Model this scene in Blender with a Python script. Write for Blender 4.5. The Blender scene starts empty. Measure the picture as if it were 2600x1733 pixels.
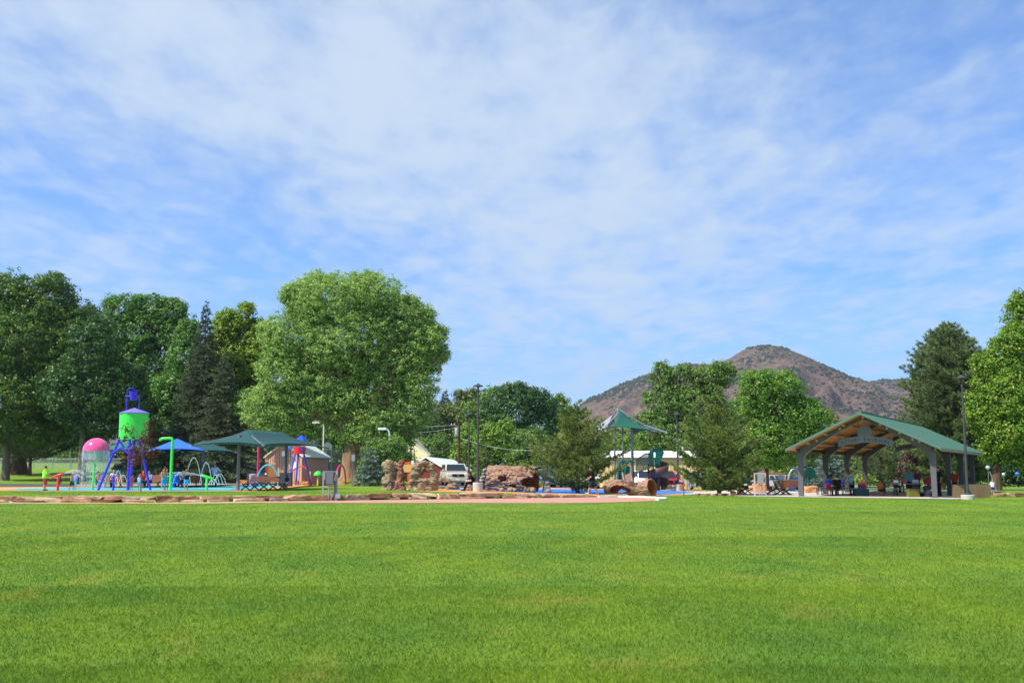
HAZE = True
import bpy, bmesh, math, random
import numpy as np
from mathutils import Vector, Matrix, Euler, noise as MN

# ------------------------------------------------------------------ camera, sky, sun, exposure
F, CX, CY, HZ, CH = 2700.0, 1300.0, 866.5, 1193.0, 1.6      # photo pixels: focal length, centre, horizon row; camera height (m)
PITCH = math.atan((HZ - CY) / F)
scene = bpy.context.scene
cam_d = bpy.data.cameras.new("camera"); cam = bpy.data.objects.new("camera", cam_d)
scene.collection.objects.link(cam); scene.camera = cam
cam.location = (0, 0, CH); cam.rotation_euler = (math.pi / 2 + PITCH, 0, 0)
cam_d.sensor_width = 36.0; cam_d.lens = 36.0 * F / 2600.0; cam_d.clip_start = 0.3; cam_d.clip_end = 20000
scene.render.resolution_x, scene.render.resolution_y = 1024, 682
scene.view_settings.view_transform = 'Standard'; scene.view_settings.look = 'None'
scene.view_settings.gamma = 1.0; scene.view_settings.exposure = 0.5
scene.view_settings.use_curve_mapping = False
try:
    scene.cycles.max_bounces = 7; scene.cycles.diffuse_bounces = 3; scene.cycles.transparent_max_bounces = 10
    scene.cycles.sample_clamp_indirect = 6.0; scene.cycles.use_denoising = True
except Exception: pass

SUN_DIR = Vector((-0.56, -0.28, 0.78)).normalized()          # towards the sun: left, a little behind the camera
sun_d = bpy.data.lights.new("sun", 'SUN'); sun_d.energy = 5.0; sun_d.angle = math.radians(0.5); sun_d.color = (1.0, 0.955, 0.88)
sun = bpy.data.objects.new("sun", sun_d); scene.collection.objects.link(sun)
sun.rotation_euler = SUN_DIR.to_track_quat('Z', 'Y').to_euler(); sun.location = (-60, -20, 80)

def wdir(px, py):
    v = Vector(((px - CX), F, (CY - py)))
    v.rotate(Euler((PITCH, 0, 0))); return v.normalized()

world = bpy.data.worlds.new("World"); scene.world = world; world.use_nodes = True
def build_world():
    nt = world.node_tree; N = nt.nodes; L = nt.links; N.clear()
    def n(t, **k):
        o = N.new(t)
        for a, b in k.items(): setattr(o, a, b)
        return o
    def m(op, a, b=None, c=None, clamp=False):
        o = n('ShaderNodeMath', operation=op); o.use_clamp = clamp
        for i, v in enumerate((a, b, c)):
            if v is None: continue
            if isinstance(v, (int, float)): o.inputs[i].default_value = v
            else: L.new(v, o.inputs[i])
        return o.outputs[0]
    out = n('ShaderNodeOutputWorld'); bg = n('ShaderNodeBackground'); L.new(bg.outputs[0], out.inputs[0])
    sky = n('ShaderNodeTexSky', sky_type='NISHITA'); sky.sun_disc = False
    sky.sun_elevation = math.asin(SUN_DIR.z); sky.sun_rotation = math.atan2(SUN_DIR.x, SUN_DIR.y)
    sky.altitude = 1800; sky.air_density = 1.0; sky.dust_density = 0.3; sky.ozone_density = 2.5
    tc = n('ShaderNodeTexCoord'); sep = n('ShaderNodeSeparateXYZ'); L.new(tc.outputs['Generated'], sep.inputs[0])
    zz = m('MAXIMUM', sep.outputs[2], 0.0); zd = m('ADD', zz, 0.09)
    cx = m('DIVIDE', sep.outputs[0], zd); cy = m('DIVIDE', sep.outputs[1], zd)
    cmb = n('ShaderNodeCombineXYZ'); L.new(cx, cmb.inputs[0]); L.new(cy, cmb.inputs[1])
    def tex(scale, rot, sx, sy, detail, rough, dist=0.0, off=0.0):
        mp = n('ShaderNodeMapping'); mp.inputs['Rotation'].default_value = (0, 0, rot)
        mp.inputs['Scale'].default_value = (sx, sy, 1); mp.inputs['Location'].default_value = (off, off * .7, off * .3)
        L.new(cmb.outputs[0], mp.inputs[0])
        t = n('ShaderNodeTexNoise'); t.inputs['Scale'].default_value = scale; t.inputs['Detail'].default_value = detail
        t.inputs['Roughness'].default_value = rough; t.inputs['Distortion'].default_value = dist
        L.new(mp.outputs[0], t.inputs['Vector']); return t.outputs[0]
    big = tex(0.55, 0.3, 1, 1, 4, 0.55, 0.3, 3.1)
    rip = tex(3.2, 0.5, 1.7, 1.0, 5, 0.55, 0.35, 1.7)
    fine = tex(8.0, -0.35, 1.5, .9, 6, 0.6, 0.2, 5.3)
    d = m('ADD', m('MULTIPLY', big, 0.44), m('ADD', m('MULTIPLY', rip, 0.56), m('MULTIPLY', fine, 0.30)))
    # where the cloud sheet is thicker or torn open, as compass directions in the sky
    for (px, py, w, a) in SKY_BLOBS:
        v = wdir(px, py); dt = n('ShaderNodeVectorMath', operation='DISTANCE'); L.new(tc.outputs['Generated'], dt.inputs[0])
        dt.inputs[1].default_value = v
        q = m('DIVIDE', dt.outputs['Value'], w / F); g = m('EXPONENT', m('MULTIPLY', m('MULTIPLY', q, q), -1.0))
        d = m('ADD', d, m('MULTIPLY', g, a))
    mr = n('ShaderNodeMapRange', interpolation_type='SMOOTHSTEP')
    L.new(d, mr.inputs[0]); mr.inputs[1].default_value = 0.40; mr.inputs[2].default_value = 0.88
    mr.inputs[3].default_value = 0.18; mr.inputs[4].default_value = 0.9
    tint = n('ShaderNodeMix', data_type='RGBA', blend_type='MULTIPLY'); tint.inputs[0].default_value = 1.0
    L.new(sky.outputs[0], tint.inputs[6]); tint.inputs[7].default_value = SKY_TINT
    # veil towards the horizon: thin high cloud gets optically thicker at low angles
    veil = m('EXPONENT', m('MULTIPLY', zz, -6.5)); mask = m('MAXIMUM', mr.outputs[0], m('MULTIPLY', veil, 0.72))
    mix = n('ShaderNodeMix', data_type='RGBA'); L.new(mask, mix.inputs[0]); L.new(tint.outputs[2], mix.inputs[6])
    mix.inputs[7].default_value = CLOUD
    L.new(mix.outputs[2], bg.inputs[0]); bg.inputs[1].default_value = 0.1
SKY_TINT = (0.34, 1.0, 1.62, 1); CLOUD = (4.8, 5.65, 6.6, 1)
SKY_BLOBS = [(520, 200, 560, .10), (1150, 480, 420, .05), (1500, 150, 500, .04), (130, 480, 240, -.16), (560, 560, 260, -.12), (620, 690, 230, -.08),
             (2600, 250, 420, -.10), (2050, 330, 260, -.03), (1900, 60, 180, -.06), (1700, 740, 330, .03), (1100, 760, 300, -.07), (100, 700, 260, .08), (1950, 860, 300, -.10)]
build_world()

# ------------------------------------------------------------------ helpers
COL = scene.collection
R = random.Random(7)
def Zat(py, D):
    v = CY - py; dy = F * math.cos(PITCH) - v * math.sin(PITCH); dz = F * math.sin(PITCH) + v * math.cos(PITCH)
    return CH + D * dz / dy
def Xat(px, D, z=1.0):
    return (px - CX) / F * (D * math.cos(PITCH) + (z - CH) * math.sin(PITCH))
def P(px, py, D):
    z = Zat(py, D); return Vector((Xat(px, D, z), D, z))
def sst(a, b, x):
    t = min(1, max(0, (x - a) / (b - a))); return t * t * (3 - 2 * t)
WX = [-60, -26, -17.8, -10.5, -2.25, 4.8, 6.9, 60]; WY = [54, 54, 53.5, 56.6, 60.6, 64.3, 66, 66]
def Yw(x): return float(np.interp(x, WX, WY))
def Tz(x): return float(np.interp(x, [-3, 7, 12], [.34, .07, 0.0]))
def gz(x, y):
    z = Tz(x) * sst(0.05, 0.4, y - Yw(x))
    if y > 100: z += .03 * min(y - 100, 120) * (1 - sst(-16, -7, x))
    if x > -7 and y > 88: z -= .3 * sst(88, 94, y) * sst(-7, -3, x)
    if x > 12 and y > 100: z -= .65 * sst(100, 150, y) * sst(12, 20, x)
    return z
def hit(px, py):
    D = 20.0; st = 1.0
    while D < 2500:
        if Zat(py, D) <= gz(Xat(px, D, 0.2), D): break
        D += st
    a, b = D - st, D
    for _ in range(24):
        c = (a + b) / 2
        if Zat(py, c) <= gz(Xat(px, c, 0.2), c): b = c
        else: a = c
    return Vector((Xat(px, b, gz(0, b) if 0 else Zat(py, b)), b, Zat(py, b)))
def G(px, D):
    x = Xat(px, D, .2); return Vector((x, D, gz(x, D)))

def lin(c):
    if isinstance(c, str):
        c = [int(c[i:i + 2], 16) / 255 for i in (1, 3, 5)]
        c = [x / 12.92 if x <= .04045 else ((x + .055) / 1.055) ** 2.4 for x in c]
    return (c[0], c[1], c[2], 1.0)
MATS = {}
def mat(name, col, rough=.6, metal=0.0, var=.12, scale=3.0, bump=0.0, bscale=40.0, spec=.4, stretch=(1, 1, 1), col2=None, coat=0.0, noise_detail=5):
    if name in MATS: return MATS[name]
    m = bpy.data.materials.new(name); m.use_nodes = True; nt = m.node_tree; N = nt.nodes; L = nt.links
    b = N['Principled BSDF']; c = lin(col)
    b.inputs['Roughness'].default_value = rough; b.inputs['Metallic'].default_value = metal
    b.inputs['Specular IOR Level'].default_value = spec
    if coat: b.inputs['Coat Weight'].default_value = coat; b.inputs['Coat Roughness'].default_value = .08
    tc = N.new('ShaderNodeTexCoord'); mp = N.new('ShaderNodeMapping'); mp.inputs['Scale'].default_value = stretch
    L.new(tc.outputs['Object'], mp.inputs[0])
    ns = N.new('ShaderNodeTexNoise'); ns.inputs['Scale'].default_value = scale; ns.inputs['Detail'].default_value = noise_detail
    ns.inputs['Roughness'].default_value = .6; L.new(mp.outputs[0], ns.inputs['Vector'])
    rp = N.new('ShaderNodeValToRGB'); rp.color_ramp.elements[0].position = .3; rp.color_ramp.elements[1].position = .7
    if col2 is None:
        rp.color_ramp.elements[0].color = [x * (1 - var) for x in c[:3]] + [1]; rp.color_ramp.elements[1].color = [min(1, x * (1 + var)) for x in c[:3]] + [1]
    else:
        rp.color_ramp.elements[0].color = c; rp.color_ramp.elements[1].color = lin(col2)
    L.new(ns.outputs[0], rp.inputs[0]); L.new(rp.outputs[0], b.inputs['Base Color'])
    if bump:
        n2 = N.new('ShaderNodeTexNoise'); n2.inputs['Scale'].default_value = bscale; n2.inputs['Detail'].default_value = 6
        L.new(mp.outputs[0], n2.inputs['Vector']); bp = N.new('ShaderNodeBump'); bp.inputs['Strength'].default_value = bump; bp.inputs['Distance'].default_value = .02
        L.new(n2.outputs[0], bp.inputs['Height']); L.new(bp.outputs[0], b.inputs['Normal'])
    MATS[name] = m; return m

class MB:
    def __init__(s): s.v = []; s.f = []
    def add(s, vs, fs):
        o = len(s.v); s.v += [tuple(v) for v in vs]; s.f += [tuple(i + o for i in f) for f in fs]; return s
    def box(s, c, d, rot=None, taper=1.0):
        x, y, z = d[0] / 2, d[1] / 2, d[2] / 2; c = Vector(c)
        vs = [Vector((a * x * (taper if k > 0 else 1), b * y * (taper if k > 0 else 1), k * z)) for k in (-1, 1) for a, b in ((-1, -1), (1, -1), (1, 1), (-1, 1))]
        if rot is not None:
            r = rot if isinstance(rot, Matrix) else (Euler(rot).to_matrix() if not isinstance(rot, (int, float)) else Matrix.Rotation(rot, 3, 'Z'))
            vs = [r @ v for v in vs]
        return s.add([v + c for v in vs], [(3, 2, 1, 0), (4, 5, 6, 7), (0, 1, 5, 4), (1, 2, 6, 5), (2, 3, 7, 6), (3, 0, 4, 7)])
    def tube(s, pts, r, n=8, caps=True):
        pts = [Vector(p) for p in pts]; k = len(pts)
        rs = r if isinstance(r, (list, tuple)) else [r] * k
        vs = []; up = None
        for i, p in enumerate(pts):
            t = (pts[min(i + 1, k - 1)] - pts[max(i - 1, 0)])
            if t.length < 1e-7: t = Vector((0, 0, 1))
            t.normalize()
            if up is None: up = Vector((1, 0, 0)) if abs(t.x) < .9 else Vector((0, 1, 0))
            a = (up - t * up.dot(t))
            if a.length < 1e-5: a = t.orthogonal()
            a.normalize(); up = a; b = t.cross(a)
            for j in range(n):
                th = 2 * math.pi * j / n; vs.append(p + (a * math.cos(th) + b * math.sin(th)) * rs[i])
        fs = [(i * n + j, i * n + (j + 1) % n, (i + 1) * n + (j + 1) % n, (i + 1) * n + j) for i in range(k - 1) for j in range(n)]
        if caps: fs += [tuple(range(n - 1, -1, -1)), tuple((k - 1) * n + j for j in range(n))]
        return s.add(vs, fs)
    def lathe(s, prof, c=(0, 0, 0), n=24, capb=True, capt=True):
        c = Vector(c); vs = [c + Vector((r * math.cos(2 * math.pi * j / n), r * math.sin(2 * math.pi * j / n), z)) for r, z in prof for j in range(n)]
        k = len(prof); fs = [(i * n + j, i * n + (j + 1) % n, (i + 1) * n + (j + 1) % n, (i + 1) * n + j) for i in range(k - 1) for j in range(n)]
        if capb: fs.append(tuple(range(n - 1, -1, -1)))
        if capt: fs.append(tuple((k - 1) * n + j for j in range(n)))
        return s.add(vs, fs)
    def ball(s, c, r, n=10, m=7, rot=None):
        c = Vector(c); r = (r, r, r) if isinstance(r, (int, float)) else r
        vs = [Vector((0, 0, -r[2]))]
        for i in range(1, m):
            ph = -math.pi / 2 + math.pi * i / m
            vs += [Vector((r[0] * math.cos(ph) * math.cos(2 * math.pi * j / n), r[1] * math.cos(ph) * math.sin(2 * math.pi * j / n), r[2] * math.sin(ph))) for j in range(n)]
        vs.append(Vector((0, 0, r[2]))); t = len(vs) - 1
        fs = [(0, 1 + (j + 1) % n, 1 + j) for j in range(n)] + [(t, t - n + j, t - n + (j + 1) % n) for j in range(n)]
        fs += [(1 + i * n + j, 1 + i * n + (j + 1) % n, 1 + (i + 1) * n + (j + 1) % n, 1 + (i + 1) * n + j) for i in range(m - 2) for j in range(n)]
        if rot is not None:
            rm = Euler(rot).to_matrix(); vs = [rm @ v for v in vs]
        return s.add([v + c for v in vs], fs)
    def caps(s, p, r1, q, r2, n=10):
        """tapered round-ended limb"""
        p, q = Vector(p), Vector(q); d = q - p; L = d.length
        if L < 1e-6: return s.ball(p, r1, n)
        u = d / L; pts = []; rs = []
        for t in (-1, -.7, -.35): pts.append(p + u * r1 * t); rs.append(r1 * math.sqrt(max(0.02, 1 - t * t)))
        pts.append(p); rs.append(r1); pts.append(q); rs.append(r2)
        for t in (.35, .7, 1): pts.append(q + u * r2 * t); rs.append(r2 * math.sqrt(max(0.02, 1 - t * t)))
        return s.tube(pts, rs, n)
    def extrude(s, poly, y0, y1, plane='xz'):
        """closed polygon in a plane, thickened along the third axis"""
        k = len(poly)
        f = {'xz': lambda a, b, t: (a, t, b), 'yz': lambda a, b, t: (t, a, b), 'xy': lambda a, b, t: (a, b, t)}[plane]
        vs = [f(a, b, y0) for a, b in poly] + [f(a, b, y1) for a, b in poly]
        return s.add(vs, [tuple(range(k)), tuple(range(2 * k - 1, k - 1, -1))] + [(i, i + k, (i + 1) % k + k, (i + 1) % k) for i in range(k)])
    def build(s, name, m, parent=None, world=False, smooth=True, bevel=0.0, fix=True):
        me = bpy.data.meshes.new(name)
        vs = s.v
        if world and parent is not None:
            iv = (Matrix.Translation(parent.location) @ Euler(parent.rotation_euler).to_matrix().to_4x4()).inverted()
            vs = [iv @ Vector(v) for v in vs]
        me.from_pydata(vs, [], s.f)
        if fix or bevel:
            bm = bmesh.new(); bm.from_mesh(me)
            if bevel: bmesh.ops.bevel(bm, geom=[e for e in bm.edges if len(e.link_faces) == 2 and e.calc_face_angle(0) > .5], offset=bevel, segments=2, affect='EDGES', clamp_overlap=True)
            bmesh.ops.recalc_face_normals(bm, faces=bm.faces); bm.to_mesh(me); bm.free()
        o = bpy.data.objects.new(name, me); COL.objects.link(o)
        for mm in (m if isinstance(m, (list, tuple)) else [m]): me.materials.append(mm)
        if parent is not None: o.parent = parent
        if smooth:
            me.polygons.foreach_set('use_smooth', [True] * len(me.polygons))
            try: me.set_sharp_from_angle(angle=.7)
            except Exception: pass
        return o

def tag(o, label=None, cat=None, group=None, kind=None):
    if label: o['label'] = label
    if cat: o['category'] = cat
    if group: o['group'] = group
    if kind: o['kind'] = kind
    return o
def thing(name, label, cat, loc=(0, 0, 0), rz=0.0, group=None):
    o = bpy.data.objects.new(name, None); COL.objects.link(o); o.location = loc; o.rotation_euler = (0, 0, rz)
    o.empty_display_size = .3; return tag(o, label, cat, group)
def copy_tree(o, loc=None, rz=None, label=None, parent=None, scale=None):
    kids = [c for c in bpy.data.objects if c.parent is o] if not hasattr(copy_tree, 'k') else None
    c = o.copy(); COL.objects.link(c)
    if parent is not None: c.parent = parent
    if loc is not None: c.location = loc
    if rz is not None: c.rotation_euler = (0, 0, rz)
    if scale is not None: c.scale = (scale,) * 3
    if label: c['label'] = label
    for k in kids: copy_tree(k, parent=c)
    return c
def evaluated(o):
    """bake an object's modifiers into its mesh"""
    dg = bpy.context.evaluated_depsgraph_get(); dg.update()
    me = bpy.data.meshes.new_from_object(o.evaluated_get(dg)); o.modifiers.clear(); old = o.data; o.data = me
    bpy.data.meshes.remove(old); me.name = o.name; return o
def remesh(o, voxel, subs=0, smooth=True):
    md = o.modifiers.new('r', 'REMESH'); md.mode = 'VOXEL'; md.voxel_size = voxel; md.use_smooth_shade = smooth
    md2 = o.modifiers.new('s', 'SMOOTH'); md2.iterations = 2; md2.factor = .5
    return evaluated(o)
def npmesh(name, V, Fq, m, parent=None, rnd=None, smooth=False):
    """fast mesh from numpy: V (n,3), Fq (m,k)"""
    me = bpy.data.meshes.new(name); k = Fq.shape[1]
    me.vertices.add(len(V)); me.vertices.foreach_set('co', V.astype(np.float32).ravel())
    me.loops.add(Fq.size); me.loops.foreach_set('vertex_index', Fq.astype(np.int32).ravel())
    me.polygons.add(len(Fq)); me.polygons.foreach_set('loop_start', np.arange(0, Fq.size, k, dtype=np.int32))
    try: me.polygons.foreach_set('loop_total', np.full(len(Fq), k, dtype=np.int32))
    except Exception: pass
    if rnd is not None:
        for nm, arr in rnd.items():
            a = me.attributes.new(nm, 'FLOAT', 'FACE'); a.data.foreach_set('value', arr.astype(np.float32))
    me.update(calc_edges=True); me.materials.append(m)
    if smooth: me.polygons.foreach_set('use_smooth', [True] * len(Fq))
    o = bpy.data.objects.new(name, me); COL.objects.link(o)
    if parent is not None: o.parent = parent
    return o

# ------------------------------------------------------------------ ground materials
def lawn_mat(name, blades=False):
    m = bpy.data.materials.new(name); m.use_nodes = True; nt = m.node_tree; N = nt.nodes; L = nt.links; b = N['Principled BSDF']
    b.inputs['Roughness'].default_value = .75 if not blades else .5; b.inputs['Specular IOR Level'].default_value = .12
    geo = N.new('ShaderNodeNewGeometry')
    def ns(scale, detail=4, sx=1, sy=1, off=0, rough=.55):
        mp = N.new('ShaderNodeMapping'); mp.inputs['Scale'].default_value = (sx, sy, 1); mp.inputs['Location'].default_value = (off, off, 0)
        t = N.new('ShaderNodeTexNoise'); t.inputs['Scale'].default_value = scale; t.inputs['Detail'].default_value = detail; t.inputs['Roughness'].default_value = rough
        L.new(geo.outputs['Position'], mp.inputs[0]); L.new(mp.outputs[0], t.inputs['Vector']); return t.outputs[0]
    def ramp(src, p0, p1, c0, c1):
        r = N.new('ShaderNodeValToRGB'); r.color_ramp.elements[0].position = p0; r.color_ramp.elements[1].position = p1
        r.color_ramp.elements[0].color = c0; r.color_ramp.elements[1].color = c1; L.new(src, r.inputs[0]); return r.outputs[0]
    def mix(a, b_, f, mode='MIX'):
        x = N.new('ShaderNodeMix'); x.data_type = 'RGBA'; x.blend_type = mode
        for i, v in ((6, a), (7, b_)):
            if isinstance(v, tuple): x.inputs[i].default_value = v
            else: L.new(v, x.inputs[i])
        if isinstance(f, float): x.inputs[0].default_value = f
        else: L.new(f, x.inputs[0])
        return x.outputs[2]
    k = 1.0 if blades else .95
    base = ramp(ns(.42, 5, 1, .55, 3), .32, .68, (.108 * k, .222 * k, .021 * k, 1), (.192 * k, .288 * k, .018 * k, 1))
    w2 = ramp(ns(1.5, 5, 1, .55, 9, .65), .36, .64, (.88, .90, .92, 1), (1.10, 1.07, .98, 1))
    c = mix(base, w2, 1.0, 'MULTIPLY')
    w3 = ramp(ns(.62, 5, 1, .6, 31, .65), .56, .72, (0, 0, 0, 1), (.9, .9, .9, 1))          # drier, yellower patches
    c = mix(c, (.27 * k, .29 * k, .035 * k, 1), w3)
    w4 = ramp(ns(14, 5, 1, 1, 2, .7), .3, .7, (.78, .8, .8, 1), (1.2, 1.18, 1.25, 1))
    c = mix(c, w4, 1.0, 'MULTIPLY')
    if blades:
        at = N.new('ShaderNodeAttribute'); at.attribute_name = 'rnd'
        c = mix(c, ramp(at.outputs['Fac'], 0, 1, (.80, .84, .8, 1), (1.2, 1.16, 1.5, 1)), 1.0, 'MULTIPLY')
        tr = N.new('ShaderNodeBsdfTranslucent'); L.new(c, tr.inputs[0]); ms = N.new('ShaderNodeMixShader'); ms.inputs[0].default_value = .35
        L.new(b.outputs[0], ms.inputs[1]); L.new(tr.outputs[0], ms.inputs[2]); L.new(ms.outputs[0], N['Material Output'].inputs[0])
    else:
        bp = N.new('ShaderNodeBump'); bp.inputs['Strength'].default_value = .8; bp.inputs['Distance'].default_value = .05
        L.new(ns(22, 8, 1, 1, 0, .75), bp.inputs['Height']); L.new(bp.outputs[0], b.inputs['Normal'])
    L.new(c, b.inputs['Base Color']); return m
M_LAWN = lawn_mat('lawn'); M_BLADE = lawn_mat('grass_blade', True)

# ------------------------------------------------------------------ ground sheet (one piece to the horizon)
def build_ground():
    xs = sorted(set([round(x, 2) for x in list(np.arange(-70, 70.1, 1.0)) + [-3, 7, 12, -26, -17.8, -10.5, -2.25, 4.8, 6.9] + list(np.arange(-16, -6.9, .5)) +
                    [s * v for s in (-1, 1) for v in (80, 100, 140, 200, 300, 500, 900, 1500, 3000, 6000)]]))
    ts = [-120, -50, -30, -15, -6, -2, -.5, 0.05, .12, .19, .26, .33, .4, .6, 1.5, 4, 8, 14, 20, 22, 24, 26, 28, 30, 32, 34, 36, 39, 41, 43, 45, 47, 49, 53, 60, 75, 90, 110, 135, 150, 160, 170, 185, 220, 300, 450, 700, 1200, 2000, 4000, 8000]
    V = []; n = len(xs)
    for t in ts:
        for x in xs: y = Yw(x) + t; V.append((x, y, gz(x, y)))
    Fq = [(j * n + i, j * n + i + 1, (j + 1) * n + i + 1, (j + 1) * n + i) for j in range(len(ts) - 1) for i in range(n - 1)]
    o = npmesh('ground', np.array(V), np.array(Fq), M_LAWN); tag(o, kind='structure')
build_ground()
def patch(name, pts, m, dz=.012, kind='structure', step=1.2, px=True, n_in=0):
    """a flat sheet laid on the ground: outline as photo pixels met with the ground, or metres"""
    q = [hit(*p) if px else Vector((p[0], p[1], 0)) for p in pts]
    poly = []
    for a, b in zip(q, q[1:] + q[:1]):
        k = max(1, int((b - a).length / step)); poly += [a.lerp(b, i / k) for i in range(k)]
    bm = bmesh.new(); vs = [bm.verts.new((p.x, p.y, 0)) for p in poly]; bm.faces.new(vs)
    bmesh.ops.triangulate(bm, faces=bm.faces, ngon_method='EAR_CLIP')
    # cut along metre lines so the sheet can follow the ground
    xs = [v.co.x for v in bm.verts]; ys = [v.co.y for v in bm.verts]
    for x in [c for c in (-16, -14, -11.5, -9, -7, -6, -5, -4, -3, -1, 1, 3, 5, 7, 9, 12, 14, 16, 18, 20) if min(xs) < c < max(xs)]:
        bmesh.ops.bisect_plane(bm, geom=bm.verts[:] + bm.edges[:] + bm.faces[:], plane_co=(x, 0, 0), plane_no=(1, 0, 0))
    for y in [c for c in (60, 62, 64, 66, 68, 72, 88, 90, 92, 94, 100, 105, 110, 115, 120, 130, 140, 150) if min(ys) < c < max(ys)]:
        bmesh.ops.bisect_plane(bm, geom=bm.verts[:] + bm.edges[:] + bm.faces[:], plane_co=(0, y, 0), plane_no=(0, 1, 0))
    for v in bm.verts: v.co.z = gz(v.co.x, v.co.y) + dz
    bmesh.ops.recalc_face_normals(bm, faces=bm.faces)
    me = bpy.data.meshes.new(name); bm.to_mesh(me); bm.free()
    if me.polygons and me.polygons[0].normal.z < 0: me.flip_normals()
    me.materials.append(m); o = bpy.data.objects.new(name, me); COL.objects.link(o); tag(o, kind=kind); return o

M_PATH = mat('red_concrete', '#b38472', .9, var=.10, scale=.8, bump=.3, bscale=30)
M_CONC = mat('concrete', '#b9b2a6', .9, var=.10, scale=1.2, bump=.3, bscale=25)
M_CURB = mat('white_curb', '#e6dccb', .85, var=.08, scale=3)
M_SAND = mat('tan_dirt', '#b89a72', .95, var=.18, scale=1.5, bump=.5, bscale=20)
M_ASPH = mat('asphalt', '#4b4a4c', .9, var=.15, scale=.6, bump=.3, bscale=50)
M_TEAL = mat('teal_splash_surface', '#46b2ae', .35, var=.10, scale=.35, col2='#6ccbd2')
M_ORNG = mat('orange_rubber', '#cf9258', .8, var=.12, scale=1.2)
M_BLUE = mat('blue_rubber', '#2f74d0', .8, var=.07, scale=.7)
M_PURP = mat('purple_rubber', '#9a6fb5', .6, var=.1, scale=.7)
M_DBLUE = mat('deep_blue_rubber', '#3b66c4', .5, var=.1, scale=.7)
M_MULCH = mat('bark_mulch', '#6b5343', .95, var=.35, scale=3, bump=.6, bscale=12)

def strip(name, xs, yf, yb, m, dz, rows=4):
    V = []; k = rows + 1
    for x in xs:
        a, b = yf(x), yb(x)
        for j in range(k): y = a + (b - a) * j / rows; V.append((x, y, gz(x, y) + dz))
    Q = [(i * k + j, (i + 1) * k + j, (i + 1) * k + j + 1, i * k + j + 1) for i in range(len(xs) - 1) for j in range(rows)]
    return tag(npmesh(name, np.array(V), np.array(Q), m), kind='structure')
_f = sorted(tuple(hit(*p)[:2]) for p in ((-40, 1277.5), (200, 1277.5), (420, 1278), (560, 1277), (640, 1276), (820, 1276.5), (1000, 1276.5), (1200, 1276.5), (1400, 1277), (1520, 1276), (1600, 1273.5), (1660, 1271), (1686, 1268.3)))
_yf = lambda x: float(np.interp(x, [p[0] for p in _f], [p[1] for p in _f]))
_g = sorted(tuple(hit(*p)[:2]) for p in ((1540, 1262), (1620, 1262.8), (1670, 1264.8), (1688, 1267)))
_yb = lambda x: min(Yw(x) - .02, float(np.interp(x, [p[0] for p in _g], [p[1] for p in _g])) if x > _g[0][0] else 99)
strip('path', list(np.arange(-13, _f[-1][0], .25)), _yf, _yb, M_PATH, .012)
strip('dirt_strip', list(np.arange(-28, -12.9, .3)), _yf, lambda x: Yw(x) - .02, M_SAND, .010)
patch('splash_pad_border', [(-60, 1243.5), (120, 1246.4), (420, 1247.2), (640, 1246.6), (700, 1241), (745, 1236), (790, 1231.5), (835, 1228), (880, 1226.4), (880, 1224.6), (700, 1226.5), (610, 1228), (560, 1231), (480, 1232.5), (300, 1234), (100, 1235.5), (-60, 1237)], M_ORNG, .010)
patch('splash_pad', [(15, 1243.2), (120, 1245.3), (420, 1246.2), (590, 1245.6), (640, 1242), (700, 1236), (740, 1231.6), (700, 1228.8), (640, 1230), (560, 1234.6), (480, 1236.6), (300, 1237.4), (120, 1238.6), (50, 1240.4)], M_TEAL, .022)
patch('blue_pad_patch', [(600, 1234.2), (640, 1236.6), (662, 1234.8), (668, 1231.6), (640, 1231)], M_DBLUE, .030)
patch('purple_pad_patch', [(585, 1240.6), (600, 1242.4), (618, 1241), (612, 1239.2), (595, 1238.6)], M_PURP, .034)
patch('terrace_paving', [(190, 1233.9), (300, 1233.2), (480, 1231.8), (555, 1230.4), (600, 1227.8), (480, 1228), (300, 1229), (190, 1229.5)], mat('pink_paving', '#9d8078', .9, var=.12), .014)
patch('park_road', [(-90, 1235.6), (100, 1234.4), (300, 1232.0), (480, 1230.6), (560, 1229.0), (600, 1226.6), (690, 1225.8), (700, 1224.4), (560, 1224.6), (300, 1226), (100, 1227.4), (-90, 1228)], M_ASPH, .006)
patch('playground_border', [(985, 1243.4), (1040, 1245), (1110, 1247.4), (1200, 1250.6), (1300, 1253), (1420, 1255), (1560, 1257.2), (1640, 1257.8), (1730, 1256.6), (1790, 1252.4), (1815, 1248.6), (1790, 1246.8), (1700, 1243.4), (1560, 1240.4), (1300, 1238.6), (1130, 1237.8), (1060, 1238.2)], M_ORNG, .012)
patch('playground_surface', [(1148, 1243.6), (1215, 1244.6), (1300, 1245), (1356, 1245.4), (1364, 1251.4), (1440, 1252.8), (1600, 1255.4), (1690, 1255), (1755, 1251.6), (1765, 1248.8), (1700, 1245.2), (1600, 1243), (1400, 1241), (1230, 1239.6), (1165, 1240.4)], M_BLUE, .024)
patch('parking_lot', [(-9, 85), (-1, 85), (0, 94.5), (14.5, 94.5), (16, 104), (62, 104), (62, 160), (-9, 160)], M_ASPH, .010, px=False)
patch('town_road', [(-6, 161), (70, 161), (70, 168), (-6, 168)], mat('pale_road', '#77746e', .9), .006, px=False)

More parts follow.
